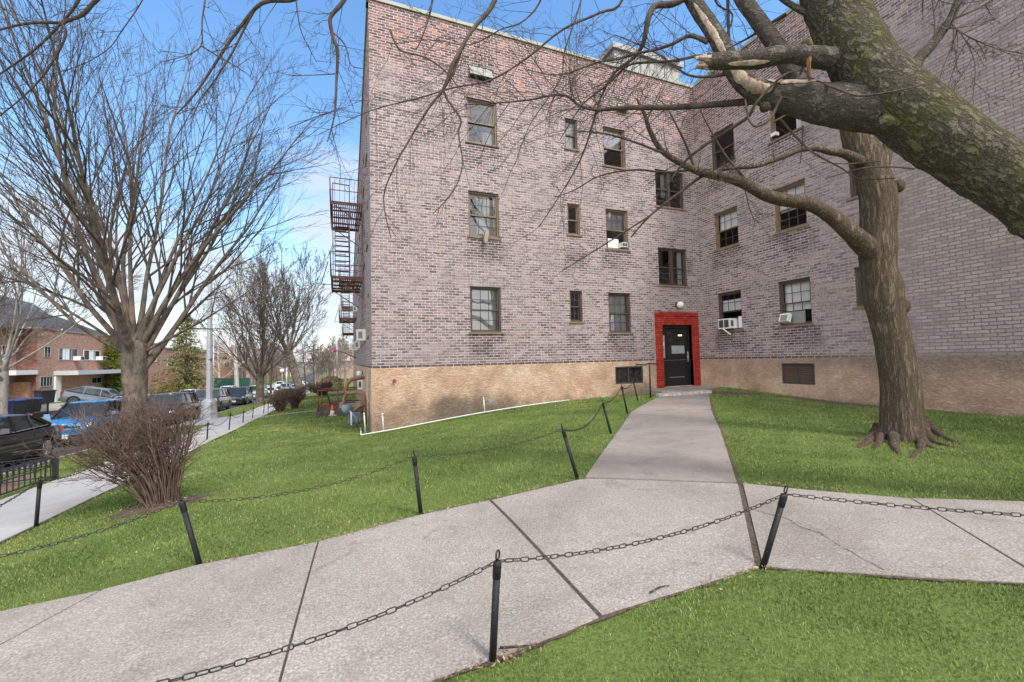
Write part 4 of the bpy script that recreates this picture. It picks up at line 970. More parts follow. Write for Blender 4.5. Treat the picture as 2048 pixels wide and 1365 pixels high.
mb = MB(); mb.box(WR.p(-3.14, 1.17, .127), (.005, .2, .18), q); build(mb, 'slats', M_greyfab, t)
t = ac(WF, 7.86, 8.07, 3.76, .08, 'small white boxed cooler in the second-storey window, third from the corner')
mb = MB(); wbox(mb, WF, 7.42, 7.84, 3.75, 4.05, -.12, -.10); build(mb, 'side_panel', M_white, t)
t = thing('camera_bracket', WF.p(3.12, 3.6, .05), 'white drooping bracket under the second-storey window nearest the corner', 'bracket')
mb = MB(); mb.box((3.13, -.14, 3.70), (.10, .09, .36), Matrix.Rotation(R(7), 3, 'Y')); build(mb, 'body', M_palec, t)
mb = MB(); mb.bar((3.15, -.13, 3.88), (3.2, -.05, 3.86), .04); mb.bar((3.15, -.14, 3.88), (3.02, -.16, 3.76), .025); mb.box((3.11, -.14, 3.5), (.085, .08, .05)); build(mb, 'mount', M_greyfab, t)
t = thing('vent_flap', WR.p(-3.1, 6.5, 0), 'small white box in the top window of the right wing under the mossy limb', 'vent flap')
mb = MB(); mb.box(WR.p(-3.08, 6.60, .03), (.14, .16, .1)); build(mb, 'cover', M_white, t)
mb = MB(); mb.box(WR.p(-3.08, 6.53, .05), (.1, .1, .05)); build(mb, 'slats', M_black, t)
for y, k, o_, lb in ((4.55, 0, .55, 'white air conditioner nearest the corner on the street side, first storey'), (7.6, 0, .42, 'low white air conditioner on the street side, beside the gas meters'),
                  (10.7, 1, .5, 'white air conditioner below the lower fire escape platform'), (13.3, 0, .5, 'white air conditioner further along the street side, first storey'),
                  (19.8, 1, .5, 'small far air conditioner on the street side, second storey'), (16.2, 0, .85, 'wide white air conditioner low on the street side wall')):
    ac(WW, y, y+.56, {4.55: .95, 7.6: -.95}.get(y, .95+BH_*k), o_*.55, lb)
    
# ---------------------------------------------------------------- fire escapes on the street side
def fire_escape(y0, label, n_ = 0):
    y1 = y0+3.3; x0 = WX*y0; t = thing('fire_escape', (x0, y0, 3.3), label, 'fire escape', 'rust-brown fire escapes on the street side')
    o = -1.12
    for z, nm in ((6.05, 'upper'), (3.30, 'lower')):
        mb = MB(); X0, X1 = x0+o, x0-.02
        for k in range(15): x = X0+(X1-X0)*(k+.5)/15; mb.box((x, (y0+y1)/2, z), (.035, y1-y0, .02))
        for q in range(5): y = y0+(y1-y0)*q/4; mb.box(((X0+X1)/2, y, z-.03), (X1-X0, .03, .06))
        mb.box((X0, (y0+y1)/2, z-.02), (.05, y1-y0, .11)); mb.box(((X0+X1)/2, y0, z-.01), (X1-X0, .05, .11)); mb.box(((X0+X1)/2, y1, z-.01), (X1-X0, .05, .11))
        build(mb, 'platform', M_rust, t)
        mb = MB(); hh = .92
        for zz in (z+hh, z+hh*.5):
            mb.bar((X0-.05, y0, zz), (X0-.05, y1, zz), .028); mb.bar((X0-.05, y0, zz), (X1, y0, zz), .024); mb.bar((X0-.05, y1, zz), (X1, y1, zz), .024)
        for k in range(7): x = X0-.05+(X1-X0)*k/6.5; mb.bar((x, y0, z), (x, y0, z+hh), .012); mb.bar((x, y1, z), (x, y1, z+hh), .012)
        for k in range(14): y = y0+(y1-y0)*k/13; mb.bar((X0, y, z), (X0-.05, y, z+hh), .012)
        for y in (y0, y1): mb.bar((X0, y, z-.1), (X0-.05, y, z+hh), .04)
        build(mb, 'railing', M_rust, t)
        mb = MB()
        for y in (y0+.1, y1-.1): mb.bar((X0+.1, y, z-.06), (X1, y, z-.75), .03)
        build(mb, 'bracket', M_rust, t)
    # stair ladder between the platforms
    mb = MB(); a0 = Vector((x0+o+.12, y0+1.0, 3.3)); a1 = Vector((x0+o+.12, y0+2.4, 6.05)); w_ = Vector((.52, 0, 0))
    mb.bar(a0, a1, .03, .09); mb.bar(a0+w_, a1+w_, .03, .09)
    for k in range(1, 12): p_ = a0.lerp(a1, k/12); mb.box(p_+w_/2, (.5, .15, .02))
    build(mb, 'stair', M_rust, t)
    mb = MB(); X0 = x0+o
    for dx in (.08, .50): mb.bar((X0+dx, y0+.35, 6.3), (X0+dx, y0+.35, 9.9), .02)
    for k in range(11): mb.bar((X0+.08, y0+.35, 6.4+k*.32), (X0+.5, y0+.35, 6.4+k*.32), .014)
    for dx in (.06, .56): mb.bar((X0+dx, y0-.03, 2.4), (X0+dx, y0-.03, 6.6), .035)
    build(mb, 'ladder', M_rust, t) if False else None
    mb = MB(); mb.bar((X0+.05, y0-.03, 2.9), (X0+.05, y0-.03, 6.75), .03); mb.bar((X0+.62, y0-.03, 2.9), (X0+.62, y0-.03, 6.75), .03); mb.bar((X0+.05, y0-.03, 6.75), (X0+.62, y0-.03, 6.72), .03)
    for k in range(9): mb.bar((X0+.05, y0-.03, 3.55+k*.29), (X0+.50, y0-.03, 3.55+k*.29), .022)
    build(mb, 'drop_ladder', M_rust, t)
    mb = MB(); mb.bar((X0-.35, y0+.2, 3.05), (X0-.12, y0+.2, 3.9), .03); mb.bar((X0-.35, y0+.2, 3.05), (X0, y0+.2, 3.05), .025); build(mb, 'counterweight_arm', M_rust, t)
    return t
fire_escape(5.15, 'nearest rust-brown fire escape with two slatted platforms at the building corner')
fire_escape(20.5, 'second rust-brown fire escape, seen small beneath the nearest one')
fire_escape(36.5, 'farthest rust-brown fire escape along the street side of the building')
# ------------------------------------------------------------------ trees
def jit(rs, s): return Vector((rs.gauss(0, s), rs.gauss(0, s), rs.gauss(0, s)))
def smooth(pts, rad, sub=4):
    """Catmull-Rom through 3-D points with radii"""
    o, r = [], []; n = len(pts)
    for i in range(n-1):
        p0, p1, p2, p3 = pts[max(i-1, 0)], pts[i], pts[i+1], pts[min(i+2, n-1)]
        for k in range(sub):
            t = k/sub; t2, t3 = t*t, t*t*t
            o.append((p1*2+(p2-p0)*t+(p0*2-p1*5+p2*4-p3)*t2+(p1*3-p0-p2*3+p3)*t3)*.5); r.append(rad[i]*(1-t)+rad[i+1]*t)
    o.append(pts[-1]); r.append(rad[-1]); return o, r
def branch(mb, p, d, L_, r, lvl, rs, trop=.06, wander=.12, kids=(6, 5, 4), ang=(25, 45), minr=.0025, taper=.35, shape=.62, sides=(8, 6, 4, 3, 3), start=.25, lenf=(.35, .7), seglen=.35, up=Vector((0, 0, 1))):
    """recursive bare branch"""
    n = max(3, min(9, int(L_/seglen))); pts = [p.copy()]; d = d.normalized()
    for i in range(n):
        d = (d+jit(rs, wander)+up*trop).normalized(); pts.append(pts[-1]+d*(L_/n))
    rad = [max(minr, r*(1-(1-taper)*(i/n)**.9)) for i in range(n+1)]; rad[-1] = max(minr*.7, rad[-1]*(.5 if lvl >= len(kids) else .8))
    mb.tube(pts, rad, sides[min(lvl, len(sides)-1)], cap=False)
    if lvl >= len(kids): return pts
    k = kids[lvl]
    for q in range(k):
        t = start+(1-start)*(q+rs.random())/k; f = t*n; i = min(int(f), n-1); pp = pts[i].lerp(pts[i+1], f-i); dd = (pts[i+1]-pts[i]).normalized()
        a = R(rs.uniform(*ang)); ax = dd.orthogonal(); ax.rotate(Matrix.Rotation(rs.uniform(0, 6.283), 3, dd)); nd = dd.copy(); nd.rotate(Matrix.Rotation(a, 3, ax))
        rr = rad[i]*rs.uniform(.45, .7); branch(mb, pp, nd, L_*rs.uniform(*lenf)*(1.15-t*.5), max(rr, minr), lvl+1, rs, trop, wander, kids, ang, minr, taper, shape, sides, start, lenf, seglen*.7, up)
    return pts

def street_tree(name, base, H, rtrunk, crotch, nprim, spread, seed, label, mat, tmat, prim_az=None, kids=(7, 6, 4), lean=Vector((0, 0, 0)), group=None, minr=.006, low=(), trop=.045, flare=1.5):
    rs = random.Random(seed); t = thing(name, tuple(base), label, 'tree', group)
    tr = MB(); top = Vector((base.x, base.y, base.z+crotch))+lean*crotch
    bp = Vector((base.x, base.y, base.z-.25)); pts = [bp, bp.lerp(top, .12), bp.lerp(top, .3), bp.lerp(top, .65), top]
    pts += [top+Vector((0, 0, rtrunk*.7)), top+Vector((0, 0, rtrunk*1.3))]; pts, rad = smooth(pts, [rtrunk*flare, rtrunk*1.13, rtrunk, rtrunk*.95, rtrunk*1.06, rtrunk*.7, rtrunk*.1], 5)
    sd = rs.uniform(0, 50)
    tr.tube(pts, rad, 22, cap=True, rf=lambda p_, a, i: 1+.10*mnoise.noise(p_*2.2+Vector((sd, 0, 0)))+.035*mnoise.noise(p_*9))
    for k in range(7):
        a = k*.9+rs.uniform(-.2, .2); o = Vector((math.cos(a), math.sin(a), 0))
        q = [base+o*rtrunk*.7+Vector((0, 0, .25)), base+o*rtrunk*1.35+Vector((0, 0, .03)), base+o*rtrunk*1.9+Vector((0, 0, -.08))]; tr.tube(q, [rtrunk*.3, rtrunk*.2, rtrunk*.08], 7)
    cr = MB(); prims = MB()
    for k in range(nprim):
        az = (k+rs.uniform(-.3, .3))*2.39996; f = (k+.5)/nprim; inc = R(8+f*spread) ; L_ = (H-crotch)*(1.0-.22*f)*rs.uniform(.9, 1.05)
        d = Vector((math.cos(az)*math.sin(inc), math.sin(az)*math.sin(inc), math.cos(inc)))
        st = top+Vector((d.x, d.y, 0))*rtrunk*.7-Vector((d.x, d.y, 0))*rtrunk*.35-Vector((0, 0, rs.uniform(.05, 1.0)*min(1.1, crotch*.33)*(.3+.7*f)))
        r0 = rtrunk*rs.uniform(.20, .33)
        n = 9; ps = [st]; dd = d.copy()
        for i in range(n): dd = (dd+jit(rs, .055)+Vector((0, 0, trop))).normalized(); ps.append(ps[-1]+dd*(L_/n))
        ra = [r0*(1-.86*(i/n)**.8)*(1.55 if i == 0 else (1.12 if i == 1 else 1)) for i in range(n+1)]; ps2, ra2 = smooth(ps, ra, 2); tr.tube(ps2, ra2, 8, cap=False)
        for q in range(kids[0]*2):
            tt = .16+.84*(q+rs.random())/(kids[0]*2); ff = tt*n; i = min(int(ff), n-1); pp = ps[i].lerp(ps[i+1], ff-i); ddn = (ps[i+1]-ps[i]).normalized()
            ax = ddn.orthogonal(); ax.rotate(Matrix.Rotation(rs.uniform(0, 6.283), 3, ddn)); nd = ddn.copy(); nd.rotate(Matrix.Rotation(R(rs.uniform(16, 38)), 3, ax))
            branch(cr, pp, nd, L_*(.52-.34*tt)*rs.uniform(.7, 1.2), max(ra[i]*rs.uniform(.35, .6), minr), 1, rs, trop*.9, .06, (0, kids[1], kids[2]), (16, 38), minr, .3, lenf=(.35, .6), seglen=.5)
    for (az, inc, L_, r0) in low:
        d = Vector((math.cos(az)*math.sin(R(inc)), math.sin(az)*math.sin(R(inc)), math.cos(R(inc))))
        branch(tr, top-Vector((0, 0, .25))+Vector((d.x, d.y, 0))*rtrunk*.6, d, L_, r0, 0, rs, trop*.9, .06, (8, 6, 3), (18, 40), minr, .25, lenf=(.3, .5), seglen=.7)
    build(tr, 'trunk', tmat, t); build(cr, 'crown', mat, t)
    return t
street_tree('street_tree', T1, 15.3, .335, 3.2, 18, 37, 21, 'largest bare vase-shaped street tree, its trunk rising behind the big twiggy bush', M_twig2, M_bark_zel, kids=(7, 6, 4), low=[(R(-20), 60, 4.6, .055), (R(160), 56, 6.5, .06), (R(200), 60, 6.2, .06)], minr=.0042, trop=.03)
street_tree('street_tree', T2s, 12.5, .31, 2.4, 15, 42, 33, 'second bare vase-shaped street tree, just past the lamp post beside the parked cars', M_twig2, M_bark_zel, kids=(5, 5, 3), minr=.011, trop=.03)
B3 = GX(603, -5.95)
street_tree('plane_tree', B3, 24, .62, 6.5, 11, 50, 8, 'tall bare tree with thick leaning forked trunk beyond the second street tree', M_twig2, M_bark_zel, kids=(6, 5, 4), lean=Vector((-.30, .1, 0)), minr=.022, trop=.03, flare=1.2)
B0 = GX(6, -17.9)
street_tree('street_tree', B0, 12.5, .22, 3.4, 12, 62, 14, 'pale-barked bare tree cut by the left edge in front of the brick house', M_bark_smooth, M_mottle, kids=(6, 5, 4), minr=.011, trop=.02)
# small straight saplings along the sidewalk
FT = 'thin bare trees along the far sidewalk'
def sapling(p_, H, r, seed, label, mat=M_twig2, group=FT, minr=.012, name='young_tree', inc0=70, kn=16):
    rs = random.Random(seed); t = thing(name, tuple(p_), label, 'tree', group); tr = MB(); cr = MB()
    ps = [Vector(p_)-Vector((0, 0, .1))]; d = Vector((0, 0, 1))
    for i in range(8): d = (d+jit(rs, .03)+Vector((0, 0, .1))).normalized(); ps.append(ps[-1]+d*H/8)
    ra = [r*(1-.9*i/8) for i in range(9)]; tr.tube(ps, ra, 8, cap=False)
    for k in range(kn):
        f = .22+.76*k/kn; i = min(int(f*8), 7); pp = ps[i].lerp(ps[i+1], f*8-i); az = k*2.4; inc = R(inc0-f*35)
        dd = Vector((math.cos(az)*math.sin(inc), math.sin(az)*math.sin(inc), math.cos(inc)))
        branch(cr, pp, dd, H*.34*(1.25-f), r*.3*(1.2-f), 1, rs, .05, .09, (0, 6, 4), (22, 50), minr, .3, lenf=(.35, .6), seglen=.5)
    build(tr, 'trunk', mat, t); build(cr, 'crown', mat, t); return t
sapling(GX(541, -5.95), 9.5, .10, 3, 'slim dark sapling between the second street tree and the leaning tall tree')
sapling(GX(612, -6.6), 11, .17, 5, 'thin bare tree right of the leaning tall trunk, left of its twin', minr=.02)
sapling(GX(627, -6.2), 14, .2, 6, 'thin bare tree right of the leaning tall trunk, nearer the brown hedge', minr=.025)
sapling(GX(440, -20.5), 11, .22, 12, 'small pale-barked bare tree in front of the orange brick hall', M_pale, None, .03, 'sycamore_tree', 60, 12)
sapling(GX(474, -17.9), 22, .42, 19, 'tall white-barked sycamore across the street by the green fence', M_pale, None, .04, 'sycamore_tree', 60, 14)
FG = 'far bare trees at the end of the street'
protos = [sapling(Vector((0, 0, 0)), 13, .22, 40+i, 'hazy bare tree far down the street', M_far, FG, .035, 'far_tree', 58, 18) for i in range(3)]
rs = random.Random(12); spots = []
for k in range(66):
    px = 425+285*(k+rs.random())/66; Zf = rs.uniform(105, 210); q = CAM+ray(px, 740)*Zf
    if -17.5 < q.x < -7.5 and q.y < 230: q.x += 11 if rs.random() < .5 else -9
    spots.append(q)
for k, q in enumerate(spots):
    o = protos[k] if k < 3 else copy_tree(protos[k % 3]); q.z = gz(q.x, q.y)-.1; o.location = q; sc_ = rs.uniform(.75, 1.15); o.scale = (sc_*1.25, sc_*1.25, sc_); o.rotation_euler = (0, 0, rs.uniform(0, 6.28))

# ---- conifers
def conifer(p_, H, rad_, seed, label, mat=M_needle, n_whorl=26, col=False, name='conifer_tree'):
    rs = random.Random(seed); t = thing(name, tuple(p_), label, 'tree'); p_ = Vector(p_); tr = MB(); tr.tube([p_-Vector((0, 0, .2)), p_+Vector((0, 0, H*.5)), p_+Vector((0, 0, H))], [H*.022, H*.014, .02], 8); cr = MB()
    for w_ in range(n_whorl):
        f = .12+.88*w_/n_whorl if not col else .02+.98*w_/n_whorl; z = H*f; L0 = rad_*((1-f)**.75*1.05+.04) if not col else rad_*(.55+.45*math.sin(math.pi*min(1, f*1.1+.1)))
        for b_ in range(7 if not col else 12):
            az = rs.uniform(0, 6.283); L_ = L0*rs.uniform(.55, 1.15); d = Vector((math.cos(az), math.sin(az), rs.uniform(-.12, .25) if not col else rs.uniform(.4, 1.2)))
            b0 = p_+Vector((0, 0, z)); tr.tube([b0, b0+d*L_*.9], [.03*(1-f)+.01, .006], 3, cap=False)
            for c in range(int(10+26*L_/rad_)):
                s = rs.uniform(.2, 1); q = b0+d*L_*s+jit(rs, .10+.05*rad_*.3); u = (d+jit(rs, .6)).normalized(); v = u.orthogonal().normalized(); v.rotate(Matrix.Rotation(rs.uniform(0, 6.28), 3, u)); a = rs.uniform(.14, .34)*(H/9.)**.4
                cr.add([q-u*a*.5, q+v*a*.28, q+u*a*.7-Vector((0, 0, a*.15)), q-v*a*.28], [(0, 1, 2, 3)])
    build(tr, 'trunk', M_bark_smooth, t); build(cr, 'crown', mat, t); return t
conifer(GX(372, -18.6), 10.6, 3.4, 2, 'olive-green conifer across the street, left of the lamp post', n_whorl=30)
conifer(GX(226, -25.0), 6.8, 1.5, 4, 'narrow yellow-green evergreen at the end of the brick row house', M_yhedge, 22, True)

# ---- leafy shrubs
def leaf_blob(name, c, size, seed, label, mat, n=1600, s=.09, cat='shrub', group=None):
    rs = random.Random(seed); t = thing(name, tuple(c), label, cat, group); c = Vector(c); st = MB(); lf = MB()
    for k in range(9): 
        a = rs.uniform(0, 6.28); st.tube([c, c+Vector((math.cos(a)*size[0]*.3, math.sin(a)*size[1]*.3, size[2]*.6))], [.03, .012], 4, cap=False)
    for k in range(n):
        a = rs.uniform(0, 6.28); u = rs.uniform(-.3, 1); rr = math.sqrt(max(0, 1-max(u, 0)**2.6))*rs.uniform(.72, 1.03); q = c+Vector((math.cos(a)*rr*size[0]/2, math.sin(a)*rr*size[1]/2, size[2]*(.28+.72*max(0, u) if u > 0 else .28+u*.8)))
        q += Vector((1, 1, 1))*.06*mnoise.noise(q*1.7); u_ = jit(rs, 1).normalized(); v = u_.orthogonal().normalized(); e_ = s*rs.uniform(.6, 1.4); lf.add([q-u_*e_*.5, q+v*e_*.35, q+u_*e_*.5, q-v*e_*.35], [(0, 1, 2, 3)])
    build(st, 'stem', M_redtwig, t); build(lf, 'foliage', mat, t); return t
leaf_blob('shrub', GX(352, -19.3), (3.6, 2.6, 1.9), 1, 'rounded yellow-green clipped shrub left of the conifer', M_yhedge, 2600, .12)
leaf_blob('shrub', GX(312, -21.0), (4.6, 3, 3.0), 2, 'brown half-bare shrub behind the trunk of the largest street tree', M_brownleaf, 2200, .12)
leaf_blob('hedge', G(703, 758), (9, 3, 2.4), 3, 'dark green clipped hedge far beyond the lawns', M_hedge, 2600, .2, 'hedge')
leaf_blob('hedge', G(706, 764), (9, 1.4, .9), 5, 'low orange-brown hedge beyond the far lawn path', M_brownleaf, 1400, .12, 'hedge')

# ---- twiggy deciduous bushes
def twig_bush(name, c, H, wx, wy, nst, seed, label, lean=Vector((0, 0, 0)), group=None, mat=M_redtwig, minr=.0022, kid=(7, 4), r0=.010, flat=True):
    rs = random.Random(seed); t = thing(name, tuple(c), label, 'bush', group); c = Vector(c); mb = MB(); cr = MB()
    for k in range(nst):
        a = rs.uniform(0, 6.283); f = math.sqrt(rs.random()); lf_ = max(0, -math.cos(a))*f if lean.length > .1 else 0; tip = c+Vector((math.cos(a)*f*wx/2*(1+.35*lf_), math.sin(a)*f*wy/2, H*(rs.uniform(.85, 1.02)-lf_*rs.uniform(0, .45))))+lean*H*rs.uniform(.8, 1.1)
        b_ = c+Vector((math.cos(a)*f*wx*.11+rs.gauss(0, .02), math.sin(a)*f*wy*.11+rs.gauss(0, .02), -.03)); L_ = (tip-b_).length
        mid1 = b_.lerp(tip, .33)+Vector((-(tip-b_).x*.10, -(tip-b_).y*.10, .02))+jit(rs, .025*H); mid2 = b_.lerp(tip, .66)+jit(rs, .035*H)
        r = r0*rs.uniform(.6, 1.2); ps, ra = smooth([b_, mid1, mid2, tip], [r, r*.8, r*.6, r*.35], 3); ps = [q+jit(rs, .006) for q in ps]; mb.tube(ps, ra, 4, cap=False)
        for q in range(kid[0]):
            tt = rs.uniform(.38, .97); i = min(int(tt*(len(ps)-1)), len(ps)-2); dd = (ps[i+1]-ps[i]).normalized(); ax = dd.orthogonal(); ax.rotate(Matrix.Rotation(rs.uniform(0, 6.28), 3, dd)); nd = dd.copy(); nd.rotate(Matrix.Rotation(R(rs.uniform(25, 65)), 3, ax))
            L2 = H*rs.uniform(.14, .3)
            if flat: L2 = min(L2, max(.04, (c.z+H*1.04+lean.z*H-ps[i].z)/max(nd.z, .15)))
            branch(cr, ps[i], nd, L2, r*.45, 1, rs, .03, .16, (0, kid[1]), (25, 60), minr, .4, lenf=(.3, .55), seglen=.10, start=.3)
    build(mb, 'stems', mat, t); build(cr, 'twigs', mat, t); return t
twig_bush('twiggy_bush', BUSH, 1.30, 1.45, 1.0, 115, 5, 'big bare red-brown twiggy bush beside the sidewalk, nearest the camera', lean=(P(258, 812, 5.9)-P(318, 812, 5.9))*(1/1.42), kid=(9, 3), r0=.0095, minr=.0017)
BG = 'bare clipped bushes along the sidewalk'
twig_bush('twiggy_bush', G(560, 824), 1.15, 1.5, 1.4, 60, 7, 'bare clipped bush by the sidewalk where the short path turns off', group=BG, minr=.007, r0=.02, kid=(6, 3), lean=Vector((.1, 0, 0)))
twig_bush('twiggy_bush', G(590, 818), 1.2, 1.4, 1.4, 60, 8, 'bare clipped bush just right of the first one on the short path', group=BG, minr=.008, r0=.02, kid=(6, 3))
twig_bush('twiggy_bush', G(646, 792), 1.3, 2.6, 2.0, 80, 9, 'bare dark bush left of the round brown hedge', group=BG, minr=.014, r0=.03, kid=(6, 3), lean=Vector((-.3, 0, 0)))
twig_bush('twiggy_bush', G(578, 802), 1.0, 2.6, 4.5, 150, 15, 'long low bare brown hedge by the sidewalk behind the two clipped bushes', group=BG, minr=.012, r0=.02, kid=(7, 3))
leaf_blob('hedge', G(662, 783), (3.4, 3.0, 2.1), 6, 'round russet-brown clipped hedge at the end of the near lawn', M_brownleaf, 2600, .13, 'hedge')

# ------------------------------------------------------------------ the ridged tree on the right lawn
def PX(lst): return [P(x, y, Z) for x, y, Z, *_ in lst]
def RX(lst):
    """radii from half-widths in photo pixels, corrected for the wide-angle stretch away from the centre"""
    o = []
    for i, (x, y, Z, h) in enumerate(lst):
        a, b_ = lst[max(i-1, 0)], lst[min(i+1, len(lst)-1)]; dx, dy = b_[0]-a[0], b_[1]-a[1]; l = math.hypot(dx, dy) or 1
        tn = ((x-1024)*(-dy/l)+(y-682.5)*(dx/l))/F_PX; o.append(h*Z/F_PX/math.sqrt(1+tn*tn))
    return o
def limb(mb, lst, n=8, sub=4, cap=True, rough=.06, seed=0., fine=.02):
    ps, ra = smooth(PX(lst), RX(lst), sub)
    mb.tube(ps, ra, n, cap, True, lambda p_, a, i: 1+rough*mnoise.noise(p_*4+Vector((seed, 0, 0)))+fine*mnoise.noise(p_*14))
    return ps, ra
TB = G(1803, 878)
t2 = thing('lawn_tree', tuple(TB), 'upright tree with ridged brown bark and exposed roots on the right-hand lawn', 'tree')
tr = MB(); Zt = (TB-CAM).dot(fwd)
trunk = [(1800, 905, Zt, 62), (1803, 872, Zt, 55), (1803, 840, Zt, 50), (1802, 790, Zt, 48), (1797, 740, Zt, 45.5), (1787, 690, Zt, 43), (1776, 640, Zt, 41), (1768, 600, Zt, 46), (1766, 575, Zt, 46), (1757, 540, Zt, 41), (1755, 500, Zt, 45), (1756, 460, Zt, 41), (1757, 420, Zt, 43), (1755, 385, Zt, 45), (1743, 345, Zt, 42), (1730, 310, Zt, 41), (1715, 270, Zt+.05, 38), (1700, 200, Zt+.1, 34), (1685, 110, Zt+.2, 30), (1668, 0, Zt+.3, 27), (1640, -140, Zt+.4, 22), (1600, -330, Zt+.6, 15), (1540, -520, Zt+.7, 8)]
ps, ra = smooth(PX(trunk), [q*.92 for q in RX(trunk)], 6)
def ridge(p_, a, i):
    return 1+.05*mnoise.noise(p_*2.4)+.016*math.sin(a*19+3*mnoise.noise(Vector((a*1.0, p_.z*2.2, 0))))+.03*mnoise.noise(Vector((p_.x*9, p_.y*9, p_.z*2.5)))
tr.tube(ps, ra, 72, True, True, ridge)
for (x, y, h) in ((1805, 612, 13), (1798, 372, 10), (1735, 545, 7), (1752, 360, 15), (1775, 582, 12)):      # burls and healed cuts
    c = P(x, y, Zt-.28 if x < 1790 else Zt-.08); tr.lathe(c, [(.001, -.5*h/100)]+[(h*Zt/F_PX*math.sin(a), -h*Zt/F_PX*math.cos(a)*1.3) for a in np.linspace(.3, 2.8, 8)]+[(.001, .001)], 12) if x > 1790 else None
for pp in ([(1775, 862), (1745, 880), (1722, 893), (1706, 897)], [(1770, 868), (1735, 878), (1712, 882), (1700, 880)], [(1790, 875), (1788, 892), (1796, 906), (1800, 914)], [(1835, 866), (1842, 892), (1836, 905), (1822, 916), (1812, 920)], [(1840, 862), (1868, 884), (1895, 893), (1928, 898)], [(1845, 858), (1880, 872), (1905, 884), (1930, 892)], [(1760, 870), (1758, 886), (1745, 900)], [(1825, 868), (1855, 892), (1885, 901)]):
    q = [G(*a) for a in pp]; q[0] = q[0]+Vector((0, 0, .12)); q = [v+Vector((0, 0, .015-.03*(i == len(q)-1))) for i, v in enumerate(q)]
    ps3, ra3 = smooth([v-Vector((0, 0, .012)) for v in q], [.085, .047, .031, .018, .011][:len(q)], 4); tr.tube(ps3, ra3, 9, True, True, lambda p_, a, i: 1+.55*mnoise.noise(p_*11)+.3*mnoise.noise(p_*33))
sideL = [(1755, 520, Zt, 24), (1728, 490, Zt-.1, 25), (1700, 465, Zt-.2, 20), (1665, 435, Zt-.2, 17), (1620, 409, Zt-.3, 14.5), (1570, 401, Zt-.4, 13.5), (1530, 390, Zt-.45, 13), (1490, 368, Zt-.5, 12), (1450, 354, Zt-.5, 10.5), (1400, 344, Zt-.55, 8.5), (1360, 326, Zt-.6, 7), (1322, 300, Zt-.6, 6), (1300, 262, Zt-.6, 5), (1290, 232, Zt-.6, 4), (1275, 200, Zt-.6, 2.5)]
sl_ps, sl_ra = limb(tr, sideL, 14, 4)
s2 = [(1722, 325, Zt-.1, 14), (1690, 308, Zt-.2, 10), (1660, 304, Zt-.3, 7.5), (1635, 298, Zt-.35, 6), (1600, 300, Zt-.4, 5.5), (1555, 318, Zt-.5, 5), (1510, 333, Zt-.5, 4.5), (1460, 337, Zt-.5, 3.6), (1410, 350, Zt-.5, 3.2), (1360, 385, Zt-.5, 2.6), (1300, 432, Zt-.5, 2), (1262, 475, Zt-.5, 1.5)]
s2p, s2r = limb(tr, s2, 8, 3)
limb(tr, [(1760, 345, Zt-.1, 16), (1772, 310, Zt-.1, 13), (1778, 280, Zt, 11), (1782, 240, Zt, 10)], 10, 3)
build(tr, 'trunk', M_bark_grey, t2)
def twigs(mb, ps, ra, n, L0, rs, lv=(3, 3), ang=(30, 70), r=.0035, t0=.1, t1=1., droop=-.01, minr=.0013, wander=.16, bias=None):
    m = len(ps)-1
    for k in range(n):
        t = t0+(t1-t0)*(k+rs.random())/n; i = min(int(t*m), m-1); pp = ps[i].lerp(ps[i+1], t*m-i); dd = (ps[i+1]-ps[i]).normalized(); ax = dd.orthogonal(); ax.rotate(Matrix.Rotation(rs.uniform(0, 6.28), 3, dd)); nd = dd.copy(); nd.rotate(Matrix.Rotation(R(rs.uniform(*ang)), 3, ax))
        if bias is not None: nd = (nd+bias).normalized()
        branch(mb, pp, nd, L0*rs.uniform(.4, 1.25), min(r, ra[i]*.8), 0, rs, droop, wander, lv, (25, 60), minr, .4, lenf=(.3, .6), seglen=.16, sides=(5, 4, 3, 3))
cr = MB(); rs = random.Random(77)
twigs(cr, sl_ps, sl_ra, 26, .75, rs, t0=.42, r=.006, lv=(4, 3)); twigs(cr, s2p, s2r, 16, .55, rs, t0=.3, r=.004)
ups, upr = smooth(PX(trunk[16:]), RX(trunk[16:]), 4)
for k in range(9):
    i = 10+k*1; a = k*2.4; branch(cr, ups[min(i+2, len(ups)-1)], Vector((math.cos(a), math.sin(a), .9)), 3.2, .05, 0, rs, .02, .10, (6, 5, 3), (25, 50), .003, .3)
for lst in ([(1391, 342, Zt-.5, 3.5), (1372, 290, Zt-.6, 3), (1350, 245, Zt-.7, 2.2), (1335, 215, Zt-.7, 1.6)], [(1500, 370, Zt-.5, 4), (1480, 345, Zt-.5, 3), (1450, 310, Zt-.5, 2.3), (1415, 250, Zt-.5, 1.7), (1400, 220, Zt-.5, 1.2)], [(1490, 375, Zt-.5, 1.5), (1497, 410, Zt-.5, 1.3), (1510, 445, Zt-.5, 1)],
            [(1380, 340, Zt-.55, 3), (1330, 345, Zt-.6, 2.4), (1270, 340, Zt-.7, 2), (1200, 352, Zt-.8, 1.6), (1150, 380, Zt-.8, 1.2), (1110, 395, Zt-.9, .9)], [(1340, 312, Zt-.6, 3), (1270, 285, Zt-.7, 2.4), (1210, 268, Zt-.8, 1.8), (1150, 262, Zt-.8, 1.2)],
            [(1300, 432, Zt-.5, 2), (1240, 470, Zt-.6, 1.4), (1160, 520, Zt-.6, 1.1), (1120, 545, Zt-.6, .8)]):
    a, b_ = limb(cr, lst, 5, 4, False); twigs(cr, a, b_, 12, .45, rs, r=.003)
build(cr, 'crown', M_twig, t2)

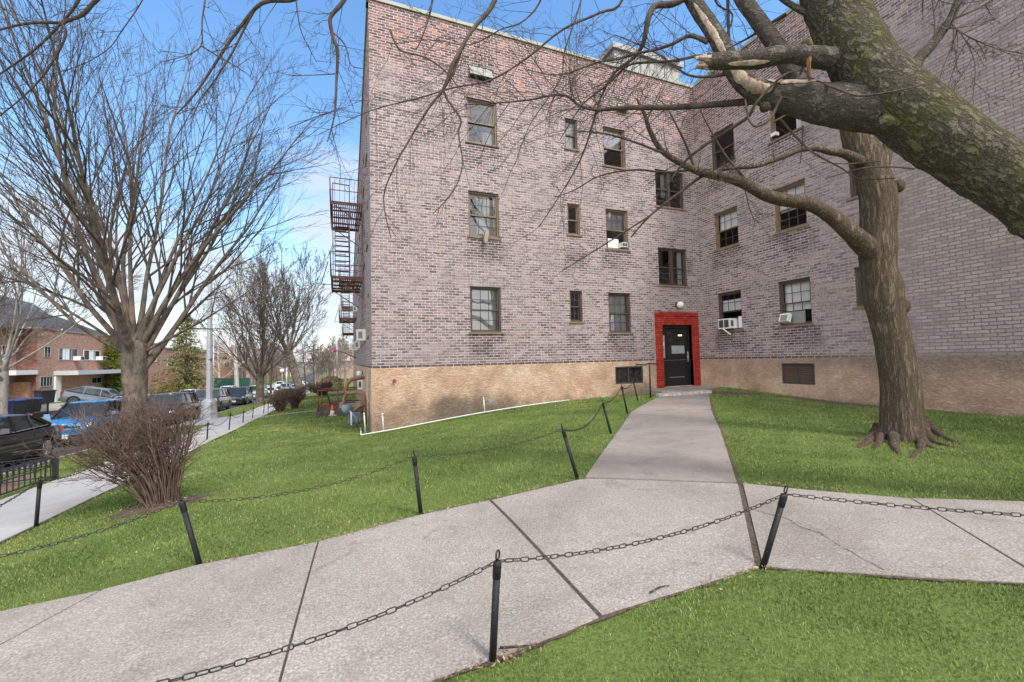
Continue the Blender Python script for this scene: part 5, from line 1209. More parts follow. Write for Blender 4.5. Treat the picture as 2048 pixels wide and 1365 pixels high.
# ------------------------------------------------------------------ the mossy leaning tree in the foreground
mbase = P(2500, 1060, 3.45); mbase.z = gz(mbase.x, mbase.y)
t3 = thing('mossy_tree', tuple(mbase), 'thick mossy leaning tree whose broken limbs cross the upper right, close to the camera', 'tree')
tr = MB()
mt = [(2500, 1120, 3.45, 125), (2495, 980, 3.4, 105), (2460, 830, 3.35, 98), (2390, 690, 3.3, 92), (2280, 575, 3.3, 86), (2160, 470, 3.35, 82), (2048, 385, 3.4, 79), (1950, 320, 3.45, 80), (1862, 258, 3.5, 84), (1790, 200, 3.6, 84), (1735, 140, 3.7, 77), (1698, 75, 3.8, 72), (1668, 0, 3.9, 69), (1645, -80, 4.0, 64), (1620, -190, 4.2, 56), (1560, -330, 4.5, 46), (1450, -480, 4.9, 34)]
def moss_rough(p_, a, i): return 1+.045*mnoise.noise(p_*3.1)+.045*mnoise.noise(p_*11)+.022*mnoise.noise(p_*28)
ps, ra = smooth(PX(mt), RX(mt), 16); tr.tube(ps, ra, 72, True, True, moss_rough)
ml = [(1800, 222, 3.6, 62), (1735, 217, 3.68, 58), (1680, 212, 3.75, 53), (1630, 205, 3.85, 48), (1580, 196, 3.95, 39), (1540, 190, 4.05, 32), (1505, 178, 4.1, 27), (1478, 155, 4.12, 25), (1458, 120, 4.15, 24), (1440, 85, 4.2, 23.5), (1418, 50, 4.3, 22), (1395, 15, 4.4, 21), (1370, -30, 4.5, 19), (1330, -110, 4.8, 16), (1260, -220, 5.1, 12), (1160, -320, 5.4, 8)]
mlp, mlr = smooth(PX(ml), [q*.9 for q in RX(ml)], 8); lb = MB(); lb.tube(mlp, mlr, 36, True, True, moss_rough)
m2 = [(1612, 200, 3.85, 28), (1592, 155, 3.95, 25), (1565, 110, 4.05, 22), (1535, 68, 4.15, 20), (1508, 30, 4.25, 19), (1480, -10, 4.35, 18), (1440, -90, 4.6, 15), (1400, -200, 4.9, 11)]
m2p, m2r = smooth(PX(m2), RX(m2), 6); lb.tube(m2p, m2r, 20, True, True, moss_rough)
st = [(1662, 118, 3.62, 26), (1622, 113, 3.62, 23), (1580, 108, 3.66, 20), (1520, 118, 3.72, 20.5), (1460, 122, 3.78, 19), (1412, 124, 3.82, 17)]
stp, strr = smooth(PX(st), RX(st), 8); sb = MB(); sb.tube(stp, strr, 28, True, True, lambda p_, a, i: 1+.10*mnoise.noise(p_*9)+.05*mnoise.noise(p_*26))
limb(lb, [(1660, 70, 3.85, 14), (1640, 40, 3.9, 10), (1600, 20, 4.0, 8), (1555, -10, 4.1, 7), (1500, -70, 4.4, 5)], 10, 4)
limb(lb, [(1815, 150, 3.6, 18), (1838, 118, 3.6, 11), (1868, 85, 3.6, 9.5), (1900, 40, 3.6, 8), (1915, 0, 3.6, 7), (1930, -60, 3.7, 6)], 12, 4)
for (x, y, z_, h) in ((2044, 452, 3.40, 20), (1610, 62+30, 3.62, 12), (1770, 245, 3.42, 14), (1530, 215, 3.95, 10)):
    c = P(x, y, z_); r_ = h*z_/F_PX; q = MB(); tr.lathe(c, [(.002, -r_)]+[(r_*math.sin(a), -r_*math.cos(a)) for a in np.linspace(.3, 2.84, 8)]+[(.002, r_)], 14)
build(tr, 'trunk', M_bark_moss, t3); build(lb, 'limbs', M_bark_limb, t3); build(sb, 'broken_stub', M_bark_limb, t3)
# torn wood: raised strips on the limb and the splintered end of the stub
def strip_on(ps, ra, i0, i1, side, w0, mat, name, parent, lift=1.03, seed=1):
    rs = random.Random(seed); mb = MB(); vs = []; n = i1-i0; K = 8
    for i in range(i0, i1+1):
        t_ = (ps[min(i+1, len(ps)-1)]-ps[max(i-1, 0)]).normalized(); s0 = (side-t_*side.dot(t_)).normalized(); w_ = t_.cross(s0); f = (i-i0)/n; ww = w0*(math.sin(math.pi*min(1, max(0, f)))**.5)*rs.uniform(.75, 1.1)+.03
        for k in range(K+1):
            a = ww*(k/K-.5)*2; edge = 1-abs(k/K-.5)*2; rr_ = ra[i]*(lift-.035+.05*min(1, edge*3)+rs.uniform(-.006, .014)*min(1, edge*3)); vs.append(ps[i]+(s0*math.cos(a)+w_*math.sin(a))*rr_)
    mb.add(vs, [(i*(K+1)+k, i*(K+1)+k+1, (i+1)*(K+1)+k+1, (i+1)*(K+1)+k) for i in range(n) for k in range(K)], False); return build(mb, name, mat, parent)
tocam = -fwd
strip_on(mlp, mlr, 38, 62, tocam-rt*.75, .62, M_rawwood, 'torn_wood', t3, 1.07, 1); strip_on(mlp, mlr, 62, 88, tocam-rt*1.1, .36, M_rawwood, 'torn_wood', t3, 1.07, 2)
strip_on(mlp, mlr, 26, 44, tocam*.7+up, .55, M_rawwood, 'torn_wood', t3, 1.07, 5)
mb = MB(); rs = random.Random(4)
for k in range(16):
    a = k*.39; o = (rt*0+up*math.sin(a)+fwd*math.cos(a))*.055*rs.uniform(.3, 1); b_ = P(1416, 124, 3.82)+o; e_ = b_-rt*rs.uniform(.03, .125)+o*.15; mb.tube([b_, e_], [.026, .009], 5)
build(mb, 'splintered_end', M_rawwood, t3)
strip_on(stp, strr, 22, 33, tocam-up*1.2, .28, M_rawwood, 'torn_wood', t3, 1.04, 3)
mb = MB(); c = [P(1622, 100, 3.59), P(1617, 125, 3.57), P(1619, 162, 3.60)]; mb.tube(c, [.012, .02, .008], 8, True, True, lambda p_, a, i: 1+.4*mnoise.noise(p_*20)); build(mb, 'heartwood_scar', M_orangewood, t3)
# branches
cr = MB(); rs = random.Random(9)
def bl(lst, n=10, L0=.5, lv=(4, 3), t0=.1, r=.0035, sides=7, ang=(25, 65), droop=-.012):
    lst = [(x, y, z_, h*.82) for x, y, z_, h in lst]
    a, b_ = limb(cr, lst, sides, 4, False, .10, rs.uniform(0, 9)); twigs(cr, a, b_, n, L0, rs, lv, ang, r, t0, droop=droop); return a, b_
bl([(1525, 196, 4.05, 15), (1500, 203, 4.2, 10), (1440, 209, 4.3, 8.5), (1350, 215, 4.4, 7.5), (1250, 216, 4.5, 6.3), (1195, 220, 4.5, 5.2), (1160, 212, 4.5, 4), (1135, 193, 4.5, 3.4), (1110, 190, 4.5, 3.2), (1060, 200, 4.6, 2.6), (1000, 206, 4.7, 2), (930, 210, 4.8, 1.3)], 34, .75, t0=.2, r=.005)
bl([(1380, -10, 4.4, 10), (1345, 8, 4.4, 9.5), (1310, 12, 4.4, 8.5), (1296, 40, 4.4, 7), (1286, 88, 4.5, 5.5), (1265, 118, 4.6, 4), (1230, 145, 4.6, 3.2), (1200, 200, 4.7, 2.8), (1174, 286, 4.8, 2.2), (1144, 352, 4.9, 1.7), (1078, 455, 5, 1)], 32, .8, r=.004)
bl([(1415, 85, 4.25, 8), (1380, 72, 4.3, 5.5), (1345, 88, 4.3, 4.6), (1310, 100, 4.35, 4), (1270, 108, 4.4, 3.6), (1240, 118, 4.5, 3), (1195, 125, 4.5, 2.4), (1120, 150, 4.6, 1.8), (1050, 140, 4.7, 1.1)], 24, .6)
bl([(1440, 125, 4.2, 7), (1400, 112, 4.2, 4.6), (1350, 122, 4.3, 4), (1300, 125, 4.4, 3.6), (1255, 132, 4.5, 3), (1215, 170, 4.6, 2.4), (1165, 210, 4.7, 1.8), (1120, 280, 4.8, 1.1)], 24, .6)
bl([(1452, 148, 4.2, 6), (1415, 154, 4.2, 4), (1375, 150, 4.3, 3.2), (1340, 125, 4.4, 2.6), (1300, 100, 4.5, 2), (1230, 70, 4.6, 1.4)], 12, .5)
bl([(1010, -280, 5.2, 8), (1005, -100, 5, 6.5), (990, 0, 4.8, 6.0), (943, 62, 4.7, 5.5), (906, 128, 4.6, 5), (888, 176, 4.6, 4), (855, 220, 4.6, 3), (811, 293, 4.6, 2.6), (793, 326, 4.6, 2.2), (767, 395, 4.6, 1.7), (782, 476, 4.6, 1)], 22, .7, t0=.2)
bl([(925, 95, 4.7, 3.4), (905, 150, 4.65, 3.2), (888, 185, 4.6, 3.2), (921, 238, 4.6, 2.6), (917, 267, 4.6, 2.3), (925, 330, 4.6, 1.8), (906, 384, 4.6, 1.4), (866, 428, 4.6, .9)], 14, .5)
bl([(1300, -220, 5.4, 6), (1250, -10, 5.2, 3.6), (1199, 26, 5.1, 3.3), (1126, 59, 5, 3.0), (1053, 117, 5, 2.7), (980, 161, 4.9, 2.4), (906, 176, 4.9, 2.2), (833, 198, 4.9, 1.9), (741, 222, 4.9, 1.5), (640, 268, 4.9, .9)], 30, .75, t0=.15)
bl([(900, -180, 5.4, 4), (866, -5, 5, 2.8), (858, 33, 5, 2.4), (846, 70, 5, 1.8), (833, 99, 5, 1.2)], 8, .5)
bl([(1140, -200, 5.4, 5), (1090, -20, 5.2, 2.6), (1050, 40, 5.1, 2.2), (1000, 60, 5, 1.8), (940, 90, 5, 1.6), (860, 80, 5, 1.2), (780, 90, 5, .8)], 18, .7)
bl([(780, 60, 5, 2.6), (800, 100, 4.9, 2.4), (850, 115, 4.8, 2.2), (890, 142, 4.7, 1.8), (920, 180, 4.6, 1.2)], 8, .4)
bl([(1200, -200, 5.6, 4), (1165, -10, 5.3, 2.2), (1130, 100, 5.2, 1.9), (1120, 160, 5.2, 1.6), (1060, 250, 5.1, 1.2), (1030, 330, 5, .8)], 20, .6)
bl([(1400, -200, 5.0, 4), (1425, -10, 4.9, 2.8), (1465, 30, 4.9, 2.4), (1440, 90, 4.9, 1.8), (1390, 140, 4.9, 1.2)], 12, .5)
bl([(1570, 30, 4.2, 5), (1545, 45, 4.2, 4), (1520, 62, 4.3, 3.6), (1490, 80, 4.3, 2.6), (1450, 100, 4.3, 1.8)], 8, .4)
bl([(1455, -30, 4.6, 4.6), (1456, 30, 4.5, 4.2), (1458, 75, 4.5, 3.6), (1462, 110, 4.5, 2.4)], 4, .3)
bl([(1868, 85, 3.6, 4), (1870, 50, 3.6, 2.6), (1864, 0, 3.7, 2), (1850, -60, 3.8, 1.5)], 8, .35)
bl([(1880, 68, 3.6, 3.6), (1905, 55, 3.55, 2.2), (1930, 80, 3.5, 1.6), (1950, 130, 3.5, 1.2), (1945, 200, 3.5, .8)], 12, .35, ang=(40, 80))
bl([(1900, 45, 3.6, 3), (1930, 70, 3.5, 1.8), (1985, 95, 3.4, 1.4), (2050, 108, 3.3, .8)], 10, .35)
bl([(1900, 40, 3.6, 2.6), (1950, 20, 3.6, 2), (2000, -10, 3.6, 1.6), (2050, -50, 3.6, 1)], 8, .4)
# long whips on the broken limb
for lst in ([(1600, 146, 3.9, 3.2), (1640, 165, 3.75, 2.8), (1690, 184, 3.5, 2.6), (1722, 192, 3.38, 2.4), (1790, 183, 3.3, 2), (1850, 169, 3.25, 1.2)], [(1602, 143, 3.9, 2.4), (1570, 150, 3.9, 2.6), (1535, 180, 3.9, 2.8), (1510, 210, 3.9, 3), (1495, 235, 4, 3), (1455, 262, 4.2, 3.2), (1400, 298, 4.4, 2.8), (1362, 332, 4.6, 2), (1330, 380, 4.7, 1.4)],
            [(1562, 195, 3.85, 3.6), (1553, 215, 3.8, 3.2), (1538, 240, 3.75, 3), (1512, 253, 3.75, 3), (1498, 240, 3.8, 2.8), (1494, 222, 3.9, 2.2), (1490, 200, 4, 1.6)], [(1560, 238, 3.9, 3), (1590, 272, 3.9, 2.8), (1625, 305, 3.85, 2.6), (1680, 335, 3.8, 2), (1720, 358, 3.8, 1.6), (1790, 357, 3.8, .9)],
            [(1830, 338, 3.3, 2.4), (1780, 334, 3.4, 2), (1720, 338, 3.5, 1.6), (1650, 358, 3.6, .9)], [(1760, 322, 3.4, 1.5), (1700, 328, 3.5, 1.3), (1640, 325, 3.6, .9)], [(1606, 252, 3.9, 2), (1604, 290, 3.9, 1.5), (1600, 330, 3.9, .9)], [(1600, 150, 3.7, 2), (1612, 120, 3.6, 2), (1618, 100, 3.6, 1.4)]):
    limb(cr, lst, 6, 5, False, .05)
# limbs carrying on above the frame so that the hanging branches have a tree
for lst in ([(1450, -480, 4.9, 34), (1300, -560, 5.2, 24), (1150, -500, 5.4, 16), (1010, -280, 5.2, 8)], [(1300, -560, 5.2, 18), (1330, -400, 5.3, 10), (1300, -220, 5.4, 6)], [(1150, -500, 5.4, 14), (1160, -350, 5.5, 8), (1140, -200, 5.4, 5)], [(1150, -500, 5.4, 12), (960, -400, 5.5, 7), (900, -180, 5.4, 4)], [(1160, -350, 5.5, 6), (1200, -200, 5.6, 4)], [(1260, -220, 5.1, 9), (1200, -120, 5.2, 4), (1180, -40, 5.2, 2)]):
    limb(cr, lst, 10, 4, False)
for k in range(12):
    a = k*2.4; branch(cr, P(1300-k*20, -560+k*15, 5.2), Vector((math.cos(a), math.sin(a), 1.1)), 3.5, .04, 0, rs, .02, .10, (6, 5), (25, 50), .004, .3)
build(cr, 'crown', M_twig, t3)

# ------------------------------------------------------------------ tree standing behind the camera whose branches hang in at the upper left
ob = Vector((-6.3, -12.6, 0)); ob.z = gz(ob.x, ob.y)
t4 = thing('overhanging_tree', tuple(ob), 'bare tree outside the frame whose drooping grey branches hang in from the top left', 'tree')
tr = MB(); top = ob+Vector((.5, .5, 6.5)); a, b_ = smooth([ob-Vector((0, 0, .2)), ob+Vector((.1, .1, 2)), ob+Vector((.3, .3, 4.5)), top], [.36, .28, .24, .18], 6); tr.tube(a, b_, 24, True, True, moss_rough)
cr = MB(); rs = random.Random(31)
def hang(lst, n=8, L0=.5, r=.004, lv=(3, 3)):
    lst = [(x, y, z_, h*.72) for x, y, z_, h in lst]
    a, b_ = limb(cr, lst, 8, 4, False, .08, rs.uniform(0, 9)); twigs(cr, a, b_, n, L0, rs, lv, (25, 65), r, .15); return a[0]
for lst, n, L0 in (([(720, -120, 5, 9), (700, -30, 4.9, 8), (685, 5, 4.8, 7.5), (664, 30, 4.8, 6.5), (660, 45, 4.8, 5.5), (667, 78, 4.8, 5), (675, 105, 4.8, 4.6), (673, 160, 4.8, 4), (669, 230, 4.8, 3), (655, 284, 4.8, 1.8)], 16, .55),
        ([(640, -40, 5, 8), (590, -2, 4.9, 7.5), (540, 2, 4.8, 7), (512, 16, 4.8, 6.5), (475, 62, 4.8, 5.6), (455, 90, 4.8, 5), (430, 128, 4.8, 4.4), (390, 188, 4.8, 3.4), (350, 232, 4.8, 2.2)], 16, .55),
        ([(512, 16, 4.8, 4), (490, 55, 4.8, 3.6), (465, 105, 4.8, 3.2), (430, 160, 4.8, 2.6), (395, 212, 4.8, 1.8), (380, 260, 4.8, 1)], 12, .5),
        ([(270, -120, 4.6, 10), (215, -25, 4.5, 9), (185, 8, 4.5, 8.5), (165, 30, 4.5, 8), (128, 46, 4.5, 7), (131, 62, 4.5, 5.5), (125, 88, 4.5, 4.6), (88, 150, 4.5, 3.8), (45, 195, 4.5, 3), (0, 232, 4.5, 2.4), (-60, 280, 4.5, 1.4)], 14, .5),
        ([(128, 46, 4.5, 5), (70, 46, 4.5, 4.4), (30, 52, 4.5, 4), (-30, 68, 4.5, 3)], 6, .5),
        ([(180, -60, 4.5, 7), (158, 0, 4.5, 5.5), (125, 44, 4.5, 5), (75, 95, 4.5, 4.4), (30, 128, 4.5, 4), (-30, 168, 4.5, 3)], 8, .5),
        ([(320, -80, 4.7, 3), (285, 0, 4.7, 2.4), (245, 60, 4.7, 2.2), (220, 95, 4.7, 1.9), (180, 122, 4.7, 1.6), (128, 142, 4.7, 1.2), (90, 150, 4.7, .9)], 12, .4),
        ([(420, -80, 4.8, 4), (410, 0, 4.7, 3), (404, 45, 4.7, 2.6), (402, 92, 4.7, 2.2), (370, 112, 4.7, 1.6), (320, 125, 4.7, 1)], 12, .45),
        ([(402, 92, 4.7, 2), (440, 115, 4.7, 1.8), (490, 145, 4.7, 1.3), (505, 160, 4.7, .9)], 6, .3),
        ([(590, -20, 4.9, 2), (600, 55, 4.9, 1.6), (620, 100, 4.9, 1.3), (634, 125, 4.9, .9)], 6, .3),
        ([(-40, -10, 4.4, 2.6), (10, 20, 4.4, 2.2), (45, 50, 4.4, 1.8), (70, 60, 4.4, 1)], 6, .3),
        ([(660, 60, 4.8, 2), (690, 90, 4.8, 1.8), (702, 130, 4.8, 1.4), (728, 138, 4.8, .9)], 6, .3),
        ([(670, 148, 4.8, 2), (640, 150, 4.8, 1.5), (576, 152, 4.8, 1)], 3, .25),
        ([(668, 222, 4.8, 2), (630, 235, 4.8, 1.5), (575, 258, 4.8, 1)], 5, .3)):
    s0 = hang(lst, n, L0)
    if lst[0][1] < -15:
        k0 = top+Vector((rs.uniform(-.2, .2), rs.uniform(-.2, .2), rs.uniform(-.6, 0))); m_ = k0.lerp(s0, .5)+Vector((0, 0, .9)); a, b_ = smooth([k0, m_, s0], [.09, .06, lst[0][3]*lst[0][2]/F_PX], 6); cr.tube(a, b_, 8, False)
for k in range(10):
    a = k*2.4; branch(cr, top, Vector((math.cos(a)*.8, math.sin(a)*.8, 1.1)), 4, .07, 0, rs, .02, .1, (6, 5), (25, 50), .006, .3)
build(tr, 'trunk', M_bark_smooth, t4); build(cr, 'crown', M_twig, t4)
# ------------------------------------------------------------------ cars (local axes: +x is the nose, wheels on z = 0)
def car_shape(kind):
    S = {'sedan': dict(L=4.75, W=1.80, H=1.42, wb=2.70, r=.325, hood=.92, belt=.95, deck=1.02, cow=1.02, rf=.30, rr=-.98, tail=-1.72, nose=.66, gc=.2),
         'suv':   dict(L=4.60, W=1.86, H=1.69, wb=2.69, r=.365, hood=1.04, belt=1.08, deck=1.10, cow=1.15, rf=.48, rr=-1.80, tail=-2.14, nose=.80, gc=.25),
         'boxsuv': dict(L=4.80, W=1.90, H=1.74, wb=2.80, r=.375, hood=1.12, belt=1.13, deck=1.13, cow=1.25, rf=.68, rr=-2.05, tail=-2.28, nose=.98, gc=.24),
         'box':   dict(L=4.12, W=1.80, H=1.61, wb=2.57, r=.33, hood=.98, belt=1.02, deck=1.05, cow=1.12, rf=.42, rr=-1.72, tail=-1.92, nose=.80, gc=.2),
         'cross': dict(L=4.75, W=1.93, H=1.60, wb=2.90, r=.38, hood=.98, belt=1.06, deck=1.14, cow=1.08, rf=.30, rr=-1.30, tail=-2.18, nose=.72, gc=.24)}[kind]
    return S
def make_car(kind, paintm, label, name='parked_car', rim=None, group='cars parked along the street', face='grille', plate=True):
    S = car_shape(kind); L_, W_, H_ = S['L'], S['W'], S['H']; hl = L_/2; w = W_/2; gc = S['gc']; ax = S['wb']/2; r = S['r']
    t = thing(name, (0, 0, 0), label, 'car', group)
    # lower body loft
    stn = [(-hl, gc+.16, S['deck']-.16, .80), (-hl+.05, gc+.04, S['deck']-.05, .88), (-hl+.25, gc, S['deck'], .95), (S['tail'], gc-.02, S['deck'], .985), (S['rr'], gc-.03, S['belt']+.02, 1.0), (0, gc-.03, S['belt'], 1.0),
           (S['cow'], gc-.02, S['hood']+.035, .995), (S['cow']+.45, gc-.02, S['hood']-.02, .98), (hl-.35, gc, (S['hood']+S['nose'])/2+.06, .94), (hl-.10, gc+.02, S['nose']+.03, .87), (hl-.01, gc+.10, S['nose']-.06, .79), (hl+.02, gc+.2, S['nose']-.2, .74)]
    vs = []; K = 0
    for x, zb, zt, f in stn:
        ww = w*f; h = zt-zb
        pr = [(0, zb), (ww*.86, zb), (ww*.96, zb+h*.10), (ww*1.0, zb+h*.34), (ww*1.0, zb+h*.55), (ww*.975, zb+h*.78), (ww*.92, zb+h*.93), (ww*.80, zt), (ww*.4, zt+.025), (0, zt+.032)]
        ring = [(x, y, z) for y, z in pr]+[(x, -y, z) for y, z in pr[-2:0:-1]]; K = len(ring); vs += ring
    fs = [(i*K+k, i*K+(k+1) % K, (i+1)*K+(k+1) % K, (i+1)*K+k) for i in range(len(stn)-1) for k in range(K)]+[tuple(range(K-1, -1, -1)), tuple((len(stn)-1)*K+k for k in range(K))]
    mb = MB(); mb.add(vs, fs, True); body = build(mb, 'body', [paintm, M_trim], t)
    bm = bmesh.new(); bm.from_mesh(body.data); bmesh.ops.recalc_face_normals(bm, faces=bm.faces); bm.to_mesh(body.data); bm.free()
    mb = MB()
    for sx in (-1, 1):
        for sy in (-1, 1): mb.lathe((sx*ax, sy*(w-.12), r), [(r+.055, -.25), (r+.055, .25)], 28, Matrix.Rotation(R(90), 3, 'X'), sm=False)
    cut = build(mb, 'cutter', [paintm, M_trim]); 
    for p_ in cut.data.polygons: p_.material_index = 1
    mod = body.modifiers.new('wells', 'BOOLEAN'); mod.object = cut; mod.operation = 'DIFFERENCE'; mod.solver = 'EXACT'
    dg = bpy.context.evaluated_depsgraph_get(); dg.update(); nm = bpy.data.meshes.new_from_object(body.evaluated_get(dg)); body.modifiers.clear(); body.data = nm
    for p_ in nm.polygons: p_.use_smooth = p_.material_index == 0
    bpy.data.objects.remove(cut)
    try: nm.set_sharp_from_angle(angle=R(38))
    except Exception: pass
    # greenhouse
    zb = S['belt']-.01; zt = H_-.035; yb = w*.90; yt = w*.70
    c0, c1, d0, d1 = S['cow']+.02, S['rf'], S['rr'], S['tail']
    zc = S['hood']+.03; zr = S['deck']-.01
    rows = [(c0, zc, yb*.96, None), (c1, zt, yt, None), (d0, zt-.02, yt, None), (d1, zr, yb*.93, None)]
    V_ = [(c0, yb*.95, zc), (c0, -yb*.95, zc), (c1, yt, zt), (c1, -yt, zt), ((c1+d0)/2, yt+.01, zt+.01), ((c1+d0)/2, -yt-.01, zt+.01), (d0, yt, zt-.02), (d0, -yt, zt-.02), (d1, yb*.92, zr), (d1, -yb*.92, zr), (0, yb, zb), (0, -yb, zb)]
    F_ = [(0, 2, 3, 1), (6, 8, 9, 7), (2, 4, 5, 3), (4, 6, 7, 5), (0, 10, 4, 2), (10, 8, 6, 4), (1, 3, 5, 11), (11, 5, 7, 9), (0, 1, 11, 9, 8, 10)]
    mb = MB(); mb.add(V_, F_); cg = build(mb, 'cabin_glass', M_cglass, t)
    mb = MB(); n = 8; vs = []
    for i in range(n+1):
        x = c1+.04+(d0-c1-.08)*i/n; lift = .035*math.sin(math.pi*i/n)
        for j in range(7): y = (j/6-.5)*2*(yt+.02); vs.append((x, y, zt-.012+lift+.045*(1-(y/yt)**2)))
        for j in range(7): y = (.5-j/6)*2*(yt+.02); vs.append((x, y, zt-.07))
    mb.add(vs, [(i*14+k, i*14+(k+1) % 14, (i+1)*14+(k+1) % 14, (i+1)*14+k) for i in range(n) for k in range(14)]+[tuple(range(13, -1, -1)), tuple(n*14+k for k in range(14))], True); build(mb, 'roof', paintm, t)
    for s_ in (-1, 1):
        for a_, b_, w_, h_ in (((c0, s_*yb*.955, zc), (c1, s_*(yt+.01), zt), .07, .06), ((d0, s_*(yt+.01), zt-.02), (d1, s_*yb*.93, zr), .13 if kind != 'sedan' else .10, .09), ((.02, s_*(yb+.004), zb), (-.04, s_*(yt+.012), zt), .06, .05),
                               ((-1.02 if kind != 'sedan' else -.92, s_*(yb-.005), zb), ((-1.0 if kind != 'sedan' else -.86), s_*(yt+.012), zt-.01), .06, .05)):
            mb = MB(); mb.bar(a_, b_, w_, h_); build(mb, 'pillar', M_trim if kind == 'box' else paintm, t)
    if kind in ('boxsuv', 'suv'):
        mb = MB()
        for s_ in (-1, 1): mb.tube([(c1-.1, s_*yt*.92, zt+.03), (c1-.2, s_*yt*.92, zt+.085), (d0+.2, s_*yt*.92, zt+.08), (d0+.1, s_*yt*.92, zt+.03)], .018, 6)
        build(mb, 'roof_rail', M_trim, t)
    # belt moulding, door seams, rocker
    mb = MB()
    for s_ in (-1, 1):
        mb.bar((c0-.12, s_*(yb*.965), zc-.005), (0, s_*(yb+.014), zb+.012), .012, .022); mb.bar((0, s_*(yb+.014), zb+.012), (d1+.1, s_*(yb*.95), zr+.01), .012, .022)
    build(mb, 'belt_trim', M_galv if kind == 'sedan' else M_trim, t)
    mb = MB()
    for s_ in (-1, 1):
        for x in (S['cow']-.25, 0.0, -.98 if kind != 'sedan' else -.95): mb.bar((x, s_*(w+.001), gc+.2), (x-.02, s_*(w*.965), zb-.06), .008, .006)
        mb.bar((ax-r-.06, s_*(w-.005), gc+.10), (-ax+r+.06, s_*(w-.005), gc+.10), .03, .14)
    build(mb, 'side_trim', M_trim, t)
    for s_ in (-1, 1):
        for x in (-.82, .22):
            mb = MB(); mb.box((x, s_*(w*.985+.012), zb-.17), (.19, .025, .03)); build(mb, 'door_handle', paintm, t)
        mb = MB(); q = [(c0-.30, s_*(w*.95), zb+.04), (c0-.26, s_*(w+.06), zb+.08)]; mb.tube(q, .02, 6); mb.box((c0-.27, s_*(w+.12), zb+.10), (.10, .20, .13), taper=.8); build(mb, 'mirror', paintm, t)
    # wheels
    for sx in (-1, 1):
        for sy in (-1, 1):
            c = Vector((sx*ax, sy*(w-.115), r)); q = Matrix.Rotation(R(-90*sy), 3, 'X')
            mb = MB(); mb.lathe(c, [(r*.55, -.11), (r*.93, -.11), (r, -.07), (r, .07), (r*.94, .105), (r*.70, .11), (r*.66, .08), (.02, .06)], 26, q); wh = build(mb, 'wheel', M_rubber, t)
            mb = MB(); mb.lathe(c, [(r*.68, .075), (r*.70, .113), (r*.665, .116), (r*.62, .085)], 26, q)
            for k in range(5 if kind != 'suv' else 5):
                a = k*2*math.pi/5+.3
                for da in (-.16, .16): mb.bar(c+q@Vector((math.cos(a+da*2)*r*.12, math.sin(a+da*2)*r*.12, .10)), c+q@Vector((math.cos(a+da)*r*.66, math.sin(a+da)*r*.66, .105)), .026, .03)
            mb.lathe(c, [(r*.17, .09), (r*.17, .112), (.005, .118)], 12, q); build(mb, 'rim', rim or M_rim, wh)
    # front
    nx_ = hl+.01; zn = S['nose']
    mb = MB(); mb.box((nx_-.01, 0, gc+.14), (.10, W_*.74, .16)); mb.box((nx_-.005, 0, gc-.0), (.06, W_*.70, .10)); build(mb, 'bumper', M_trim, t)
    mb = MB()
    if kind == 'boxsuv':
        mb.box((nx_-.03, 0, zn-.12), (.10, W_*.72, .24)); g_ = build(mb, 'grille', M_trim, t); mb = MB()
        for i in range(7):
            for j in range(2): mb.box((nx_+.025, (i-3)*.16, zn-.08-.085*j), (.01, .11, .045))
        mb.box((nx_+.02, 0, zn-.24), (.02, W_*.72, .03)); build(mb, 'grille_bar', M_galv, g_)
    elif kind == 'box':
        mb.box((nx_-.03, 0, zn-.10), (.10, W_*.50, .06)); g_ = build(mb, 'grille', M_trim, t); mb = MB(); mb.box((nx_+.02, 0, zn-.01), (.03, .2, .05)); mb.box((nx_+.025, 0, zn-.22), (.03, W_*.6, .06)); build(mb, 'grille_bar', paintm, g_)
        mb = MB(); mb.lathe((nx_+.022, 0, zn-.015), [(.09, 0), (.09, .012), (.004, .016)], 20, Matrix.Rotation(R(90), 3, 'Y')@Matrix.Diagonal((.55, 1, 1))); build(mb, 'badge', M_galv, g_)
    else:
        mb.box((nx_-.04, 0, zn-.13), (.11, W_*.52, .16)); g_ = build(mb, 'grille', M_trim, t); mb = MB()
        for j in range(3): mb.box((nx_+.018, 0, zn-.08-.05*j), (.008, W_*.48, .012))
        mb.box((nx_+.02, 0, zn-.02), (.012, .13, .07)); build(mb, 'grille_bar', M_galv, g_)
    for s_ in (-1, 1):
        mb = MB(); q = Matrix.Rotation(R(-26*s_), 3, 'Z'); mb.box((hl-.13, s_*w*.73, zn-.03), (.16, .34, .13 if kind != 'boxsuv' else .2), q, .85); build(mb, 'headlight', M_lens, t)
        mb = MB(); q = Matrix.Rotation(R(20*s_), 3, 'Z'); mb.box((-hl+.10, s_*w*.76, S['deck']-.20), (.14, .30, .20 if kind == 'sedan' else .28), q, .9); build(mb, 'taillight', M_redlamp, t)
    mb = MB(); mb.box((nx_+.05, 0, gc+.17), (.012, .305, .155)); mb.box((-hl-.0, 0, S['deck']-.32), (.03, .305, .155)); 
    if plate: pl = build(mb, 'license_plate', M_plate, t)
    mb = MB(); mb.box((c0-.14, .25, zc+.05), (.02, .5, .015), Matrix.Rotation(R(30), 3, 'Z')); mb.box((c0-.14, -.4, zc+.05), (.02, .5, .015), Matrix.Rotation(R(30), 3, 'Z')); build(mb, 'wiper', M_trim, t)
    mb = MB(); mb.box((-hl+.02, 0, gc+.12), (.12, W_*.82, .20)); build(mb, 'rear_bumper', M_trim if kind in ('suv', 'boxsuv', 'cross') else paintm, t)
    return t
RZ = -.135
